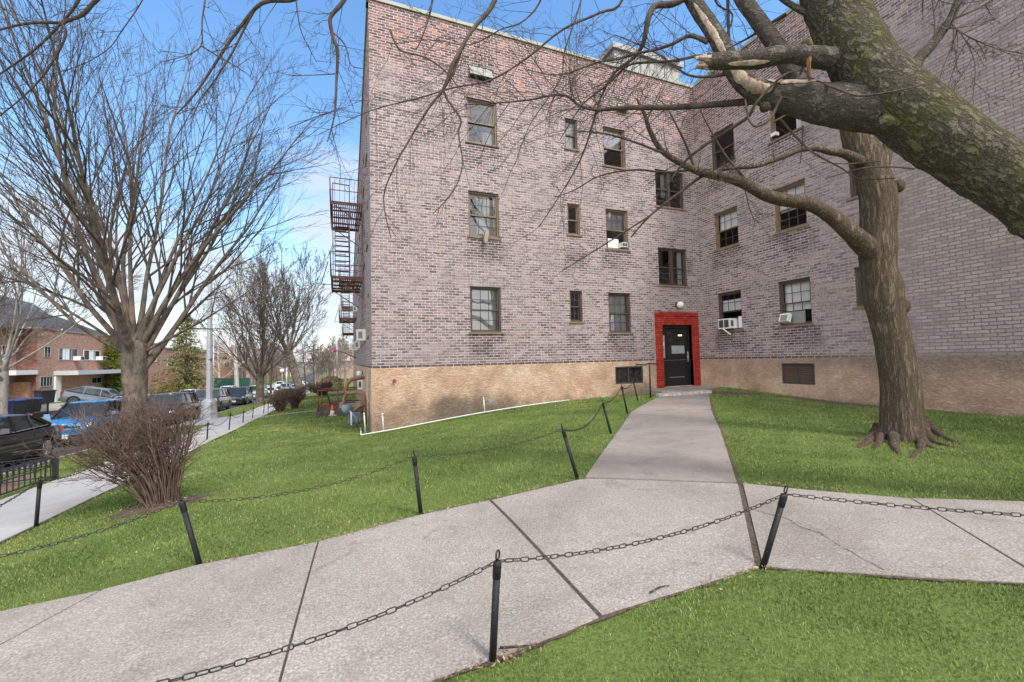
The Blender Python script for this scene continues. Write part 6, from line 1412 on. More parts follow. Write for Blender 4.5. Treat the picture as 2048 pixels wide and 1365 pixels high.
def place_car(t, x, y, rz=-90, lift=RZ, tilt=True):
    z = gz(x, y)+lift; t.location = (x, y, z); pit = math.atan2(gz(x, y+1)-gz(x, y-1), 2)
    if abs(rz+90) < 20: t.rotation_euler = (0, pit, R(rz))
    elif abs(rz-90) < 20: t.rotation_euler = (0, -pit, R(rz))
    else:
        p2 = math.atan2(gz(x+1, y)-gz(x-1, y), 2); t.rotation_euler = (0, -p2*math.cos(R(rz)), R(rz))
def recolor(t, pm, label, rim=None):
    c = copy_tree(t); c['label'] = label; src = None
    for o in c.children_recursive:
        if o.type == 'MESH' and any(m and m.name in PAINTS for m in o.data.materials):
            o.data = o.data.copy()
            for i, m in enumerate(o.data.materials):
                if m and m.name in PAINTS: o.data.materials[i] = pm
    return c
PAINTS = {m.name for m in (P_black, P_blue, P_dark, P_olive, P_navy, P_silver, P_white, P_steel)}
c = make_car('sedan', P_black, 'shiny near-black sedan with silver wheels, nearest car, cut by the left edge'); place_car(c, -10.05, 4.9); sedan = c
c = make_car('box', P_blue, 'bright blue boxy compact car facing the camera behind the big twiggy bush', rim=M_rim); place_car(c, -10.05, 11.2)
c = make_car('suv', P_dark, 'dark grey-brown compact SUV parked between the blue car and the lamp post'); place_car(c, -9.45, 17.9); suv = c
c = make_car('boxsuv', P_olive, 'olive-grey boxy SUV with a chequered grille right behind the lamp post', rim=M_darkrim); place_car(c, -9.75, 27.9); bsuv = c
c = recolor(suv, P_navy, 'blue-black SUV parked between the boxy SUV and the second street tree'); place_car(c, -9.8, 38.6)
c = recolor(suv, P_silver, 'silver SUV seen just right of the second street tree trunk'); place_car(c, -9.7, 48.5)
c = recolor(sedan, P_white, 'white sedan behind the slim dark sapling'); place_car(c, -9.5, 57.5)
c = recolor(sedan, P_silver, 'silver sedan parked left of the leaning tall trunk'); place_car(c, -9.6, 66)
c = recolor(suv, P_silver, 'silver SUV partly hidden by the leaning tall trunk'); place_car(c, -9.5, 78)
c = recolor(sedan, P_silver, 'light silver sedan facing the camera right of the leaning tall trunk'); place_car(c, -9.0, 92)
c = recolor(bsuv, P_white, 'small white SUV far down the near kerb'); place_car(c, -9.0, 104)
c = recolor(sedan, P_white, 'small white sedan farthest down the near kerb'); place_car(c, -8.9, 116)
# across the street
d = ray(270, 740); tt = (-15.9-CAM.x)/d.x
c = recolor(sedan, P_silver, 'silver sedan across the street, split by the trunk of the largest street tree'); place_car(c, -15.9, CAM.y+d.y*tt-1)
c = recolor(sedan, P_silver, 'silver sedan across the street, roof just visible between the two SUVs'); place_car(c, -15.9, GX(395, -15.9).y-3)
c = recolor(suv, P_white, 'white SUV across the street behind the boxy SUV'); place_car(c, -15.9, GX(455, -15.9).y)
c = recolor(suv, P_white, 'white SUV in the far lane near the crossing'); place_car(c, -14.0, 112)
c = recolor(sedan, P_silver, 'pale sedan in the far lane beyond the silver SUV'); place_car(c, -15.7, 86)
c = make_car('cross', P_steel, 'steel-grey coupe-roofed crossover standing on the driveway of the brick row house', rim=M_darkrim, plate=False); place_car(c, -18.9, 34.4, 4, .02)

# ------------------------------------------------------------------ brick row houses across the street
def hwin(par, mbW, W, u0, u1, z0, z1, cols_=2, mat=M_white, cover=None, d=.0, rows=1):
    fr = MB(); f = .06
    for a, b_, c_, e_ in ((u0, u0+f, z0, z1), (u1-f, u1, z0, z1), (u0+f, u1-f, z0, z0+f), (u0+f, u1-f, z1-f, z1)): wbox(fr, W, a, b_, c_, e_, d-.02, d+.05)
    for i in range(1, cols_): x = u0+(u1-u0)*i/cols_; wbox(fr, W, x-.025, x+.025, z0+f, z1-f, d, d+.045)
    for i in range(1, rows): z = z0+(z1-z0)*i/rows; wbox(fr, W, u0+f, u1-f, z-.02, z+.02, d, d+.043)
    w_ = build(fr, 'window', mat, par); q = MB(); wbox(q, W, u0+f, u1-f, z0+f, z1-f, d+.0, d+.02); build(q, 'pane', M_cglass, w_)
    if cover: q = MB(); wbox(q, W, u0+(u1-u0)*cover[0], u0+(u1-u0)*cover[1], z0+f, z1-f, d+.018, d+.024); build(q, 'curtain', M_whitec, w_)
    return w_
hx = -25.6
d = ray(73, 740); hy0 = CAM.y+d.y*((hx-CAM.x)/d.x); d = ray(216, 740); hy1 = CAM.y+d.y*((hx-CAM.x)/d.x); hm = (hy0+hy1)/2
hz0 = gz(hx, hy0)
def HZ(py, px=73):       # height at which the sight line of photo row py meets the facade plane x=hx in column px
    d_ = ray(px, py); return CAM.z+d_.z*((hx-CAM.x)/d_.x)
hr = HZ(657)
def HY(px): d_ = ray(px, 740); return CAM.y+d_.y*((hx-CAM.x)/d_.x)
WH = Wall((hx, 0, 0), (0, 1, 0), (1, 0, 0))
H1 = thing('row_house', (hx, hy0, hz0), 'two-storey orange brick row house with charcoal hip roof, pale canopy and garage', 'house')
mb = MB(); B = hz0-1.5
mb.quad((hx, hy0, B), (hx, hy1, B), (hx, hy1, hr), (hx, hy0, hr)); mb.quad((hx, hy1, B), (hx-9, hy1, B), (hx-9, hy1, hr), (hx, hy1, hr)); mb.quad((hx-9, hy0, B), (hx-9, hy1, B), (hx-9, hy1, hr), (hx-9, hy0, hr))
build(mb, 'wall', M_hbrick, H1)
mb = MB(); mb.quad((hx, hy0, B), (hx-9, hy0, B), (hx-9, hy0, hr), (hx, hy0, hr)); build(mb, 'side_wall', M_hbrick2, H1)
mb = MB(); mb.box((hx-.1, (hy0+hy1)/2, hr+.05), (.34, hy1-hy0+.2, .12)); mb.box((hx-4.6, hy0+.1, hr+.05), (8.8, .34, .12)); build(mb, 'coping', M_palec, H1)
mb = MB(); apx = (hx-5.0, hy0+4.5, HZ(619, 85)+.75); 
b0, b1, b2, b3 = (hx-.3, hy0-3.5, hr-.1), (hx-.3, hy1+6, hr-.35), (hx-10, hy1+6, hr-.35), (hx-10, hy0-3.5, hr-.1); r0 = (hx-5, hy0+1.2, hr+3.3); r1 = (hx-5, hy1+2, hr+2.3)
mb.add([b0, b1, b2, b3, r0, r1], [(0, 1, 5, 4), (1, 2, 5), (2, 3, 4, 5), (3, 0, 4)]); rf = build(mb, 'roof', M_shingle, H1)
mb = MB(); b = [(hx-6, hy1-9, hr+.3), (hx-6, hy1+10, hr), (hx-16, hy1+10, hr), (hx-16, hy1-9, hr+.3), (hx-11, hy1-7, hr+5.4), (hx-11, hy1+9, hr+4.8)]; mb.add(b, [(0, 1, 5, 4), (1, 2, 5), (2, 3, 4, 5), (3, 0, 4)]); build(mb, 'rear_roof', simple('grey_shingle', (.10, .115, .13), .9), H1)
mb = MB(); mb.tube([(hx-.6, HY(138), hr), (hx-.6, HY(138), hr+.35)], .05, 8); mb.tube([(hx-7.5, HY(150)+6, hr+1.6), (hx-7.5, HY(150)+6, hr+3.2)], .12, 8); mb.tube([(hx-8, HY(160)+8, hr+2), (hx-8, HY(160)+8, hr+3.3)], .09, 8); build(mb, 'vent_pipe', M_white, rf)
zh = lambda py, px: HZ(py, px)
hwin(H1, None, WH, HY(87), HY(100), zh(715, 93), zh(693, 93), 2, M_galv)
w_ = hwin(H1, None, WH, HY(116), HY(154), zh(721, 135), zh(697, 135), 3, M_galv, (.2, .55))
w_ = hwin(H1, None, WH, HY(166), HY(199), zh(721, 182), zh(701, 182), 3, M_white, (.35, .6), rows=1)
hwin(H1, None, WH, HY(80), HY(105), zh(774, 92), zh(753, 92), 4, M_galv)
hwin(H1, None, WH, HY(183), HY(203), zh(767, 193), zh(755, 193), 2, M_galv)
cz = zh(747, 107); mb = MB(); mb.box((hx+.9, (HY(106)+HY(250))/2+0.1, cz), (1.8, HY(250)-HY(106), .42)); build(mb, 'canopy', M_canopy, H1)
mb = MB(); mb.box((hx+.1, HY(113), (cz+hz0)/2-.3), (.16, .9, cz-hz0)); build(mb, 'front_door', M_white, H1)
mb = MB(); y0, y1 = HY(207), HY(240); zg = gz(hx, y0)
mb.quad((hx+.01, hy1, B), (hx+.01, HY(248), B), (hx+.01, HY(248), cz), (hx+.01, hy1, cz)); build(mb, 'garage_wall', M_white, H1)
mb = MB(); mb.box((hx+.05, (y0+HY(238))/2+1.0, zg+1.05), (.06, 2.3, 2.1)); gd = build(mb, 'garage_door', M_whitec, H1)
mb = MB()
for i in range(3): mb.box((hx+.09, (y0+HY(238))/2+.4+.5*i, zg+1.72), (.02, .32, .26))
build(mb, 'pane', M_cglass, gd)
for (pa, pb, lb) in ((145, 163, 'white air conditioner under the wide window of the brick row house'), (190, 202, 'white air conditioner under the white-framed window of the brick row house')):
    t = thing('air_conditioner', (hx, HY(pa), zh(718, pa)), lb, 'air conditioner', 'air conditioners on the row house'); mb = MB(); mb.box((hx+.3, (HY(pa)+HY(pa+9))/2, zh(717, pa)), (.6, .8, .42)); build(mb, 'casing', M_white, t); mb = MB(); mb.box((hx+.61, (HY(pa)+HY(pa+9))/2, zh(717, pa)), (.02, .6, .3)); build(mb, 'grille', M_munt, t)
# left neighbour, set back
hx2 = hx-1.35; d = ray(9, 740)
H2 = thing('row_house', (hx2, hy0-4, hz0), 'orange brick row house at the left edge, set back beside the dark brick side wall', 'house')
WH2 = Wall((hx2, 0, 0), (0, 1, 0), (1, 0, 0)); hr2 = hr+.25
def HY2(px): d_ = ray(px, 740); return CAM.y+d_.y*((hx2-CAM.x)/d_.x)
mb = MB(); mb.quad((hx2, hy0-14, B), (hx2, hy0-.02, B), (hx2, hy0-.02, hr2), (hx2, hy0-14, hr2)); mb.quad((hx2-8, hy0-14, B), (hx2, hy0-14, B), (hx2, hy0-14, hr2), (hx2-8, hy0-14, hr2)); build(mb, 'wall', M_hbrick, H2)
mb = MB(); mb.box((hx2-.1, hy0-7, hr2+.07), (.4, 14, .16)); build(mb, 'coping', M_white, H2)
mb = MB(); mb.add([(hx2-.3, hy0-14, hr2), (hx2-.3, hy0-3.6, hr2), (hx2-9, hy0-3.6, hr2), (hx2-9, hy0-14, hr2), (hx2-5, hy0-10, hr2+2.2), (hx2-5, hy0-6, hr2+2.2)], [(0, 1, 5, 4), (1, 2, 5), (2, 3, 4, 5), (3, 0, 4)]); build(mb, 'roof', M_shingle, H2)
hwin(H2, None, WH2, HY2(2), HY2(17), zh(710, 10), zh(688, 10), 2, M_white); hwin(H2, None, WH2, HY2(2), HY2(17), zh(771, 10), zh(751, 10), 2, M_white)
mb = MB(); mb.box((hx2+.7, (HY2(2)+hy0)/2-.5, zh(746, 30)), (1.5, hy0-HY2(2)+1, .4)); build(mb, 'canopy', M_white, H2)
mb = MB(); mb.box((hx2+.5, HY2(29), (cz+hz0)/2-.6), (1.0, .5, cz-hz0-.2)); build(mb, 'porch_pier', M_hbrick, H2)
# second block beyond the big trunk
def block(name, xf, px0, px1, pyt, label, wins_, mat=M_hbrick, depth=9, roofm=M_palec):
    def Y(px): d_ = ray(px, 740); return CAM.y+d_.y*((xf-CAM.x)/d_.x)
    def Zz(py, px): d_ = ray(px, py); return CAM.z+d_.z*((xf-CAM.x)/d_.x)
    y0, y1 = Y(px0), Y(px1); zt = Zz(pyt, px0); zb = gz(xf, y0)-2; t = thing(name, (xf, y0, zb+2), label, 'building')
    mb = MB(); mb.add([(xf, y0, zb), (xf, y1, zb), (xf-depth, y1, zb), (xf-depth, y0, zb), (xf, y0, zt), (xf, y1, zt), (xf-depth, y1, zt), (xf-depth, y0, zt)], [(0, 1, 5, 4), (1, 2, 6, 5), (2, 3, 7, 6), (3, 0, 4, 7)]); build(mb, 'wall', mat, t)
    mb = MB(); mb.box((xf-depth/2, (y0+y1)/2, zt+.1), (depth+.4, y1-y0+.4, .25)); build(mb, 'roof', roofm, t)
    Wb = Wall((xf, 0, 0), (0, 1, 0), (1, 0, 0))
    for (a, b_, c_, e_) in wins_: hwin(t, None, Wb, Y(a), Y(b_), Zz(e_, (a+b_)/2), Zz(c_, (a+b_)/2), 2, M_white)
    return t
block('row_house', -26.5, 296, 330, 688, 'orange brick house behind the largest street trunk, right of the shrub', [(296, 302, 714, 730), (307, 313, 711, 724)], M_hbrick)
block('row_house', -28.5, 322, 420, 697, 'long orange brick house seen through the conifer', [(322, 328, 717, 731), (334, 349, 718, 734), (392, 404, 722, 736)], M_hbrick)
block('brick_hall', -27.5, 424, 475, 714, 'plain orange brick hall behind the green fence and the pale sycamores', [(448, 458, 722, 736)], M_farbrick, 14)
block('brick_building', -26, 474, 492, 706, 'darker brown brick building right behind the white-barked sycamore', [(479, 486, 722, 736)], simple('far_brown_brick', (.20, .12, .095), .9), 14)
block('apartment_block', -24, 508, 548, 700, 'pale salmon brick block far away behind the second street tree', [(512, 518, 708, 716), (524, 530, 708, 716), (536, 541, 709, 717), (513, 519, 722, 731), (537, 542, 722, 731)], M_palebrick, 16)
block('apartment_block', -22, 548, 568, 716, 'far red and pale brick block left of the leaning tall trunk', [(552, 556, 722, 729), (560, 564, 722, 729)], M_farbrick, 16)
block('apartment_block', -20, 590, 622, 724, 'very distant pale brick block right of the leaning tall trunk', [(596, 600, 730, 735), (606, 610, 730, 735)], M_palebrick, 16)
t = thing('far_building', tuple(P(690, 732, 150)), 'distant reddish gabled building at the end of the street by the hedge', 'building')
mb = MB(); c = P(692, 722, 150); mb.box(c-Vector((0, 0, 3)), (9, 8, 6)); build(mb, 'wall', M_palebrick, t); mb = MB(); mb.add([c+Vector(v) for v in ((-5, -4.4, 0), (5, -4.4, 0), (5, 4.4, 0), (-5, 4.4, 0), (-5, 0, 2.6), (5, 0, 2.6))], [(0, 1, 5, 4), (1, 2, 5), (2, 3, 4, 5), (3, 0, 4)]); build(mb, 'roof', simple('far_pink_roof', (.42, .30, .28), .9), t)
# green construction fence
a = GX(425, -19.5); b_ = GX(498, -19.5); t = thing('green_fence', tuple(a), 'dark green fabric-covered construction fence in front of the orange brick hall', 'fence')
mb = MB(); n = 14
for i in range(n): y0 = a.y+(b_.y-a.y)*i/n; y1 = a.y+(b_.y-a.y)*(i+1)/n; z = gz(-19.5, y0)+.9; z1 = gz(-19.5, y1)+.9; mb.add([(-19.5, y0, z-1.2), (-19.5, y1, z1-1.2), (-19.5, y1, z1+1.7), (-19.5, y0, z+1.7), (-19.44, y0, z-1.2), (-19.44, y1, z1-1.2), (-19.44, y1, z1+1.7), (-19.44, y0, z+1.7)], [(0, 1, 2, 3), (4, 5, 6, 7), (2, 3, 7, 6)])
build(mb, 'fabric', M_greenf, t)
mb = MB()
for i in range(n+1): y = a.y+(b_.y-a.y)*i/n; z = gz(-19.5, y); mb.tube([(-19.40, y, z-.2), (-19.40, y, z+2.65)], .04, 6)
build(mb, 'posts', M_greenf, t)

# ------------------------------------------------------------------ wheelie bins behind the low iron fence
def wheelie(label, body, lid):
    t = thing('wheelie_bin', (0, 0, 0), label, 'bin', 'wheelie bins across the street')
    mb = MB(); v = [(x*(.24 if z else .20), y*(.28 if z else .22), .06+z*.9) for z in (0, 1) for x, y in ((-1, -1), (1, -1), (1, 1), (-1, 1))]; mb.add(v, [(3, 2, 1, 0), (0, 1, 5, 4), (1, 2, 6, 5), (2, 3, 7, 6), (3, 0, 4, 7), (4, 5, 6, 7)]); mb.box((0, 0, .93), (.54, .62, .05))
    for i in (-1, 0, 1): mb.box((i*.12, -.262, .5), (.03, .03, .7), Matrix.Rotation(R(3), 3, 'X'))
    build(mb, 'body', body, t)
    mb = MB(); n = 8; vs = []
    for i in range(n+1):
        y = -.33+.68*i/n
        for x in (-.29, .29): vs.append((x, y, .965+.07*math.sin(math.pi*i/n)))
        for x in (.29, -.29): vs.append((x, y, .95))
    mb.add(vs, [(i*4+k, i*4+(k+1) % 4, (i+1)*4+(k+1) % 4, (i+1)*4+k) for i in range(n) for k in range(4)]+[(3, 2, 1, 0), (n*4, n*4+1, n*4+2, n*4+3)], True); build(mb, 'lid', lid, t)
    mb = MB(); mb.tube([(-.22, .36, .95), (.22, .36, .95)], .018, 6); build(mb, 'handle', M_trim, t)
    for s_ in (-1, 1): mb = MB(); mb.lathe((s_*.23, .22, .11), [(.11, -.025), (.11, .025)], 14, Matrix.Rotation(R(90), 3, 'Y')); build(mb, 'wheel', M_rubber, t)
    return t
bins = [(4, -18.8, 'blue', 'tall blue wheelie bin at the left edge of the photo, beside the black ones'), (30, -18.8, 'mix', 'black wheelie bin with a blue lid, first right of the blue bin'), (46, -18.9, 'black', 'black wheelie bin in the middle of the row across the street'),
        (57, -18.9, 'black', 'black wheelie bin second from the right end of the row'), (67, -19.0, 'mix', 'black wheelie bin with a blue lid at the right end of the row'), (84, -22.6, 'black', 'black wheelie bin against the house wall, left of its twin'), (98, -22.8, 'black', 'black wheelie bin against the house wall beside the driveway')]
for px, x, k, lb in bins:
    t = wheelie(lb, M_binblue if k == 'blue' else M_binblack, M_binblack if k == 'black' else M_binblue); q = GX(px, x); t.location = q+Vector((0, 0, .02)); t.rotation_euler = (0, 0, R(65+px % 7*3)); t.scale = (1.15, 1.15, 1.1)
a, b_ = GX(-60, -18.0), GX(97, -18.0); t = thing('iron_fence', tuple(a), 'low black iron picket fence by the bins across the street', 'fence')
mb = MB(); n = 70
for zz in (.15, 1.15): mb.bar(a+Vector((0, 0, zz)), b_+Vector((0, 0, zz)), .035)
for i in range(n+1): p_ = a.lerp(b_, i/n); mb.bar(p_, p_+Vector((0, 0, 1.15)), .016)
build(mb, 'railing', M_black, t); mb = MB()
for i in range(5): p_ = a.lerp(b_, i/4); mb.bar(p_, p_+Vector((0, 0, 1.25)), .08)
build(mb, 'post', M_black, t)
# low brick kerb wall beside the driveway
a, b_ = GX(60, -18.3), GX(125, -18.3); t = thing('garden_wall', tuple(a), 'low red brick garden edging in front of the driveway and bins', 'wall'); mb = MB(); mb.bar(a+Vector((0, 0, .05)), b_+Vector((0, 0, .05)), .25, .5); build(mb, 'bricks', M_hbrick2, t); mb = MB(); mb.bar(a+Vector((0, 0, .32)), b_+Vector((0, 0, .32)), .29, .05); build(mb, 'coping', M_hbrick, t)

# ------------------------------------------------------------------ street lamp
LP = GX(419, -7.15); t = thing('street_lamp', tuple(LP), 'tall grey steel lamp post with octagonal shaft on a flared square base by the kerb', 'lamp post')
mb = MB(); mb.lathe(LP+Vector((0, 0, 0)), [(.48, 0), (.48, .05), (.40, .06), (.33, .95), (.24, 1.08), (.16, 1.1)], 8, Matrix.Rotation(R(22.5), 3, 'Z'), sm=False); build(mb, 'base', M_galv, t)
mb = MB(); mb.lathe(LP, [(.155, 1.05), (.145, 3), (.10, 7.6), (.085, 8.3)], 8, Matrix.Rotation(R(22.5), 3, 'Z'), sm=False); build(mb, 'shaft', M_galv, t)
mb = MB(); mb.tube([LP+Vector(v) for v in ((0, 0, 7.9), (-.6, -.05, 8.15), (-1.4, -.1, 8.3), (-2.2, -.1, 8.32))], [.05, .045, .04, .035], 8); build(mb, 'arm', M_galv, t)
mb = MB(); mb.lathe(LP+Vector((-2.5, -.1, 8.31)), [(.02, -.05), (.13, -.04), (.15, 0), (.1, .05), (.02, .06)], 14, Matrix.Diagonal((2.4, 1, 1))); build(mb, 'lamp_head', M_galv, t)
mb = MB(); mb.box(LP+Vector((.1, -.12, 3.2)), (.05, .05, .12)); mb.box(LP+Vector((.02, -.155, 3.2)), (.05, .02, .05)); build(mb, 'fitting', M_black, t)
for (px, x, H_, lb) in ((427, -17.6, 8.6, 'slim grey utility pole right behind the lamp post, across the street'), (674, -3.0, 8.0, 'far pale lamp pole near the building, beyond the brown hedge'), (573, -7.4, 4, 'thin dark sign pole left of the leaning tall trunk base')):
    q = GX(px, x) if px != 674 else P(674, 745, 95); t = thing('street_pole', tuple(q), lb, 'pole'); mb = MB(); mb.tube([q-Vector((0, 0, .5)), q+Vector((0, 0, H_))], .09, 8); build(mb, 'shaft', M_galv, t)
    mb = MB(); mb.tube([q+Vector((0, 0, H_-.3)), q+Vector((-1.2, 0, H_))], .04, 6); build(mb, 'arm', M_galv, t)
q = P(564, 745, 88); t = thing('street_sign', (q.x, q.y, gz(q.x, q.y)), 'round grey-white traffic sign seen from behind far down the street', 'road sign'); mb = MB(); mb.tube([(q.x, q.y, gz(q.x, q.y)), (q.x, q.y, q.z+.4)], .06, 6); build(mb, 'pole', M_galv, t); mb = MB(); mb.lathe(q+Vector((0, -.08, .3)), [(.42, 0), (.42, .03)], 16, Matrix.Rotation(R(90), 3, 'X')); build(mb, 'plate', M_whitec, t)
q = P(525, 732, 95); t = thing('traffic_light', (q.x, q.y, gz(q.x, q.y)), 'small dark traffic light on a pale green pole beyond the silver SUV', 'traffic light'); mb = MB(); mb.tube([(q.x, q.y, gz(q.x, q.y)), (q.x, q.y, q.z+1.8)], .12, 8); build(mb, 'pole', simple('pale_green_paint', (.25, .42, .38), .6), t)
mb = MB(); mb.box(q+Vector((0, -.2, .9)), (.45, .35, 1.2)); build(mb, 'housing', M_black, t); mb = MB(); mb.box(q+Vector((0, -.2, -.75)), (.5, .3, .6)); build(mb, 'walk_signal', M_orange, t)
q = P(671, 701, 30); t = thing('pink_kite', tuple(q), 'scrap of bright pink cloth caught on a bare branch near the far pole', 'cloth'); mb = MB()
rs = random.Random(2)
for k in range(6): u_ = jit(rs, 1).normalized()*.13; v = u_.orthogonal().normalized()*.09; c = q+jit(rs, .06); mb.add([c-u_, c+v, c+u_, c-v], [(0, 1, 2, 3)])
build(mb, 'cloth', M_pink, t); mb = MB(); mb.tube([q, P(690, 706, 28), P(712, 716, 26)], [.012, .025, .04], 5); build(mb, 'twig', M_twig, t)
# ------------------------------------------------------------------ chain fence
def post_pts(base, top, h=.52):
    """foot and head of a leaning post from its photo pixels; foot stands on the terrain"""
    b_ = G(*base); d = ray(*top); dep = (b_-CAM).dot(fwd); q = CAM+d*dep
    return b_, q
def make_post(b_, q, label, group='black chain-fence posts', r=.0195, eye=True):
    t = thing('fence_post', tuple(b_), label, 'fence post', group); ax_ = (q-b_).normalized(); rot = ax_.to_track_quat('Z', 'Y').to_matrix(); h = (q-b_).length; mb = MB()
    mb.lathe(b_-ax_*.06, [(r, 0), (r, h-.03)], 14, rot); build(mb, 'shaft', M_blackpaint, t)
    mb = MB(); mb.lathe(q-ax_*.10, [(r, 0), (r*1.16, .002), (r*1.16, .07), (r*1.05, .085), (r*.25, .092)], 14, rot); build(mb, 'cap', M_blackpaint, t)
    if eye: mb = MB(); mb.torus(q+ax_*.02, .016, .005, rot@Matrix.Rotation(R(90), 3, 'X')@Matrix.Rotation(R(90), 3, 'Z'), 10, 5, .008); build(mb, 'eye_loop', M_black, t)
    return t
def make_chain(a, b_, sag, label, pitch=.043, fine=True, mat=None, lowpt=.5, group='chain spans between the fence posts'):
    t = thing('chain', tuple(a.lerp(b_, .5)), label, 'chain', group); mb = MB(); N_ = 200
    def pt(s): p_ = a.lerp(b_, s); return p_-Vector((0, 0, sag*4*s*(1-s)))
    L_ = sum((pt((i+1)/N_)-pt(i/N_)).length for i in range(N_)); n = max(2, int(L_/pitch)); 
    for i in range(n):
        s = (i+.5)/n; c = pt(s); d_ = (pt(min(1, s+.01))-pt(max(0, s-.01))).normalized(); q = d_.to_track_quat('X', 'Z').to_matrix()
        tw = R(90*(i % 2)+20*math.sin(i*1.3)); mb.torus(c, .0105, .0034 if fine else .005, q@Matrix.Rotation(tw, 3, 'X'), 10 if fine else 6, 5 if fine else 3, .0125)
    build(mb, 'links', mat or M_chain, t); return t
PO = {}
for k, base, top, lb in (('n1', (985, 1325), (995, 1118), 'black post nearest the camera, standing at the lawn edge in the bottom centre'), ('n2', (1525, 1138), (1570, 985), 'black post leaning right at the paving corner, lower right'),
    ('u1', (400, 1132), (362, 1000), 'black post leaning left at the walk edge in front of the big bush'), ('u2', (842, 1030), (828, 910), 'black post midway along the far edge of the walk'), ('u3', (1155, 958), (1125, 857), 'black post leaning left where the entry walk begins'),
    ('e1', (1222, 868), (1205, 805), 'leaning black post, second up the entry walk'), ('e2', (1255, 828), (1243, 772), 'leaning black post, third up the entry walk'), ('e3', (1276, 803), (1266, 760), 'leaning black post nearest the landing of the red door'),
    ('s1', (72, 1055), (80, 960), 'thick black post beside the sidewalk by the iron tree guard'), ('s2', (232, 958), (233, 893), 'black post hidden among the twigs of the big bush'), ('s3', (414, 881), (416, 845), 'black sidewalk post right of the big bush, first of the row'),
    ('s4', (458, 861), (461, 827), 'leaning black sidewalk post below the lamp post, second of the row'), ('s5', (486, 847), (487, 821), 'black sidewalk post, third of the row'), ('s6', (505, 837), (507, 815), 'black sidewalk post, fourth of the row'), ('s7', (527, 828), (529, 805), 'black sidewalk post left of the short path'), ('s8', (536, 824), (537, 803), 'black sidewalk post just at the short path'),
    ('s9', (597, 808), (598, 786), 'black post right of the clipped bushes at the short path')):
    b_, q = post_pts(base, top); PO[k] = (b_, q); make_post(b_, q, lb)
far = []
for i, px in enumerate((604, 610, 616, 621)):
    b_ = G(px, 797-i*3.6); q = b_+Vector((0, 0, .75)); far.append((b_, q)); make_post(b_, q, ['nearest', 'second', 'third', 'farthest'][i]+' of the thin far black sidewalk posts right of the clipped bushes', 'far black sidewalk posts', .03, False)
a0 = Vector((-2.25, -9.62, 0)); a0.z = gz(a0.x, a0.y); a1 = Vector((4.05, -11.45, 0)); a1.z = gz(a1.x, a1.y); a2 = Vector((-3.95, -7.55, 0)); a2.z = gz(a2.x, a2.y)
for v, lb in ((a0, 'black post just outside the frame, bottom left'), (a1, 'black post outside the frame, right side'), (a2, 'black corner post outside the frame, left side')): make_post(v, v+Vector((0, 0, .5)), lb)
up_ = Vector((0, 0, .5)); T_ = lambda k: PO[k][1]-Vector((0, 0, .012))
make_chain(a0+up_, T_('n1'), .125, 'near chain dipping out at the bottom left of the frame')
make_chain(T_('n1'), T_('n2'), .085, 'near chain across the walk between the two nearest posts')
e_ = P(2260, 1040, 2.95); make_chain(T_('n2'), a1+up_, .05, 'near chain running right from the leaning corner post')
make_chain(T_('u1'), a2+up_, .13, 'chain running left from the post in front of the big bush')
make_chain(T_('u1'), T_('u2'), .11, 'chain between the bush post and the midway post', mat=M_chainrust)
make_chain(T_('u2'), T_('u3'), .07, 'chain between the midway post and the entry walk corner post', mat=M_chainrust)
make_chain(T_('u3'), T_('e1'), .16, 'rusty chain between the first two entry walk posts', fine=False, mat=M_chainrust)
make_chain(T_('e1'), T_('e2'), .10, 'rusty chain between the second and third entry walk posts', fine=False, mat=M_chainrust)
make_chain(T_('e2'), T_('e3'), .12, 'rusty chain between the last entry walk posts', fine=False, mat=M_chainrust)
make_chain(a2+up_, T_('s1'), .12, 'chain outside the frame on the sidewalk corner', fine=False)
for a, b_, s_ in (('s1', 's2', .14), ('s2', 's3', .30), ('s3', 's4', .22), ('s4', 's5', .2), ('s5', 's6', .2), ('s6', 's7', .2)):
    make_chain(T_(a), T_(b_), s_, {'s1': 'sidewalk chain passing behind the big bush on its left', 's2': 'sagging sidewalk chain right of the big bush', 's3': 'sagging chain between the first and second sidewalk posts', 's4': 'sagging chain between the second and third sidewalk posts', 's5': 'sagging chain between the third and fourth sidewalk posts', 's6': 'sagging chain between the fourth sidewalk post and the short path'}[a], pitch=.06, fine=False)

# ------------------------------------------------------------------ iron tree guard with a row of rings
fx = -6.16
gA = Vector((fx, -3.7, 0)); gB = Vector((fx, .05, 0)); gC = Vector((-7.9, .05, 0)); gD = Vector((-7.9, -3.7, 0))
for v in (gA, gB, gC, gD): v.z = gz(v.x, v.y)
t = thing('tree_guard', tuple(gA), 'low black iron tree guard with a band of rings by the sidewalk, left edge', 'fence')
for a, b_ in ((gA, gB), (gB, gC), (gC, gD), (gD, gA)):
    mb = MB(); Lx = (b_-a).length; n = int(Lx/.155)
    for zz in (.08, .30, .49): mb.bar(a+Vector((0, 0, zz)), b_+Vector((0, 0, zz)), .022)
    for i in range(1, n): p_ = a.lerp(b_, i/n); mb.bar(p_+Vector((0, 0, .08)), p_+Vector((0, 0, .49)), .014)
    d_ = (b_-a).normalized(); q = Matrix((d_, Vector((0, 0, 1)), d_.cross(Vector((0, 0, 1))))).transposed()
    rg = MB()
    for i in range(n): p_ = a.lerp(b_, (i+.5)/n); rg.torus(p_+Vector((0, 0, .395)), .062, .008, q, 14, 5)
    pn_ = build(mb, 'railing', M_black, t); build(rg, 'rings', M_black, pn_)
for v in (gA, gB, gC, gD):
    mb = MB(); mb.box(v+Vector((0, 0, .27)), (.075, .075, .56)); mb.lathe(v+Vector((0, 0, .55)), [(.05, 0), (.05, .015), (.02, .03)], 10); build(mb, 'post', M_black, t)

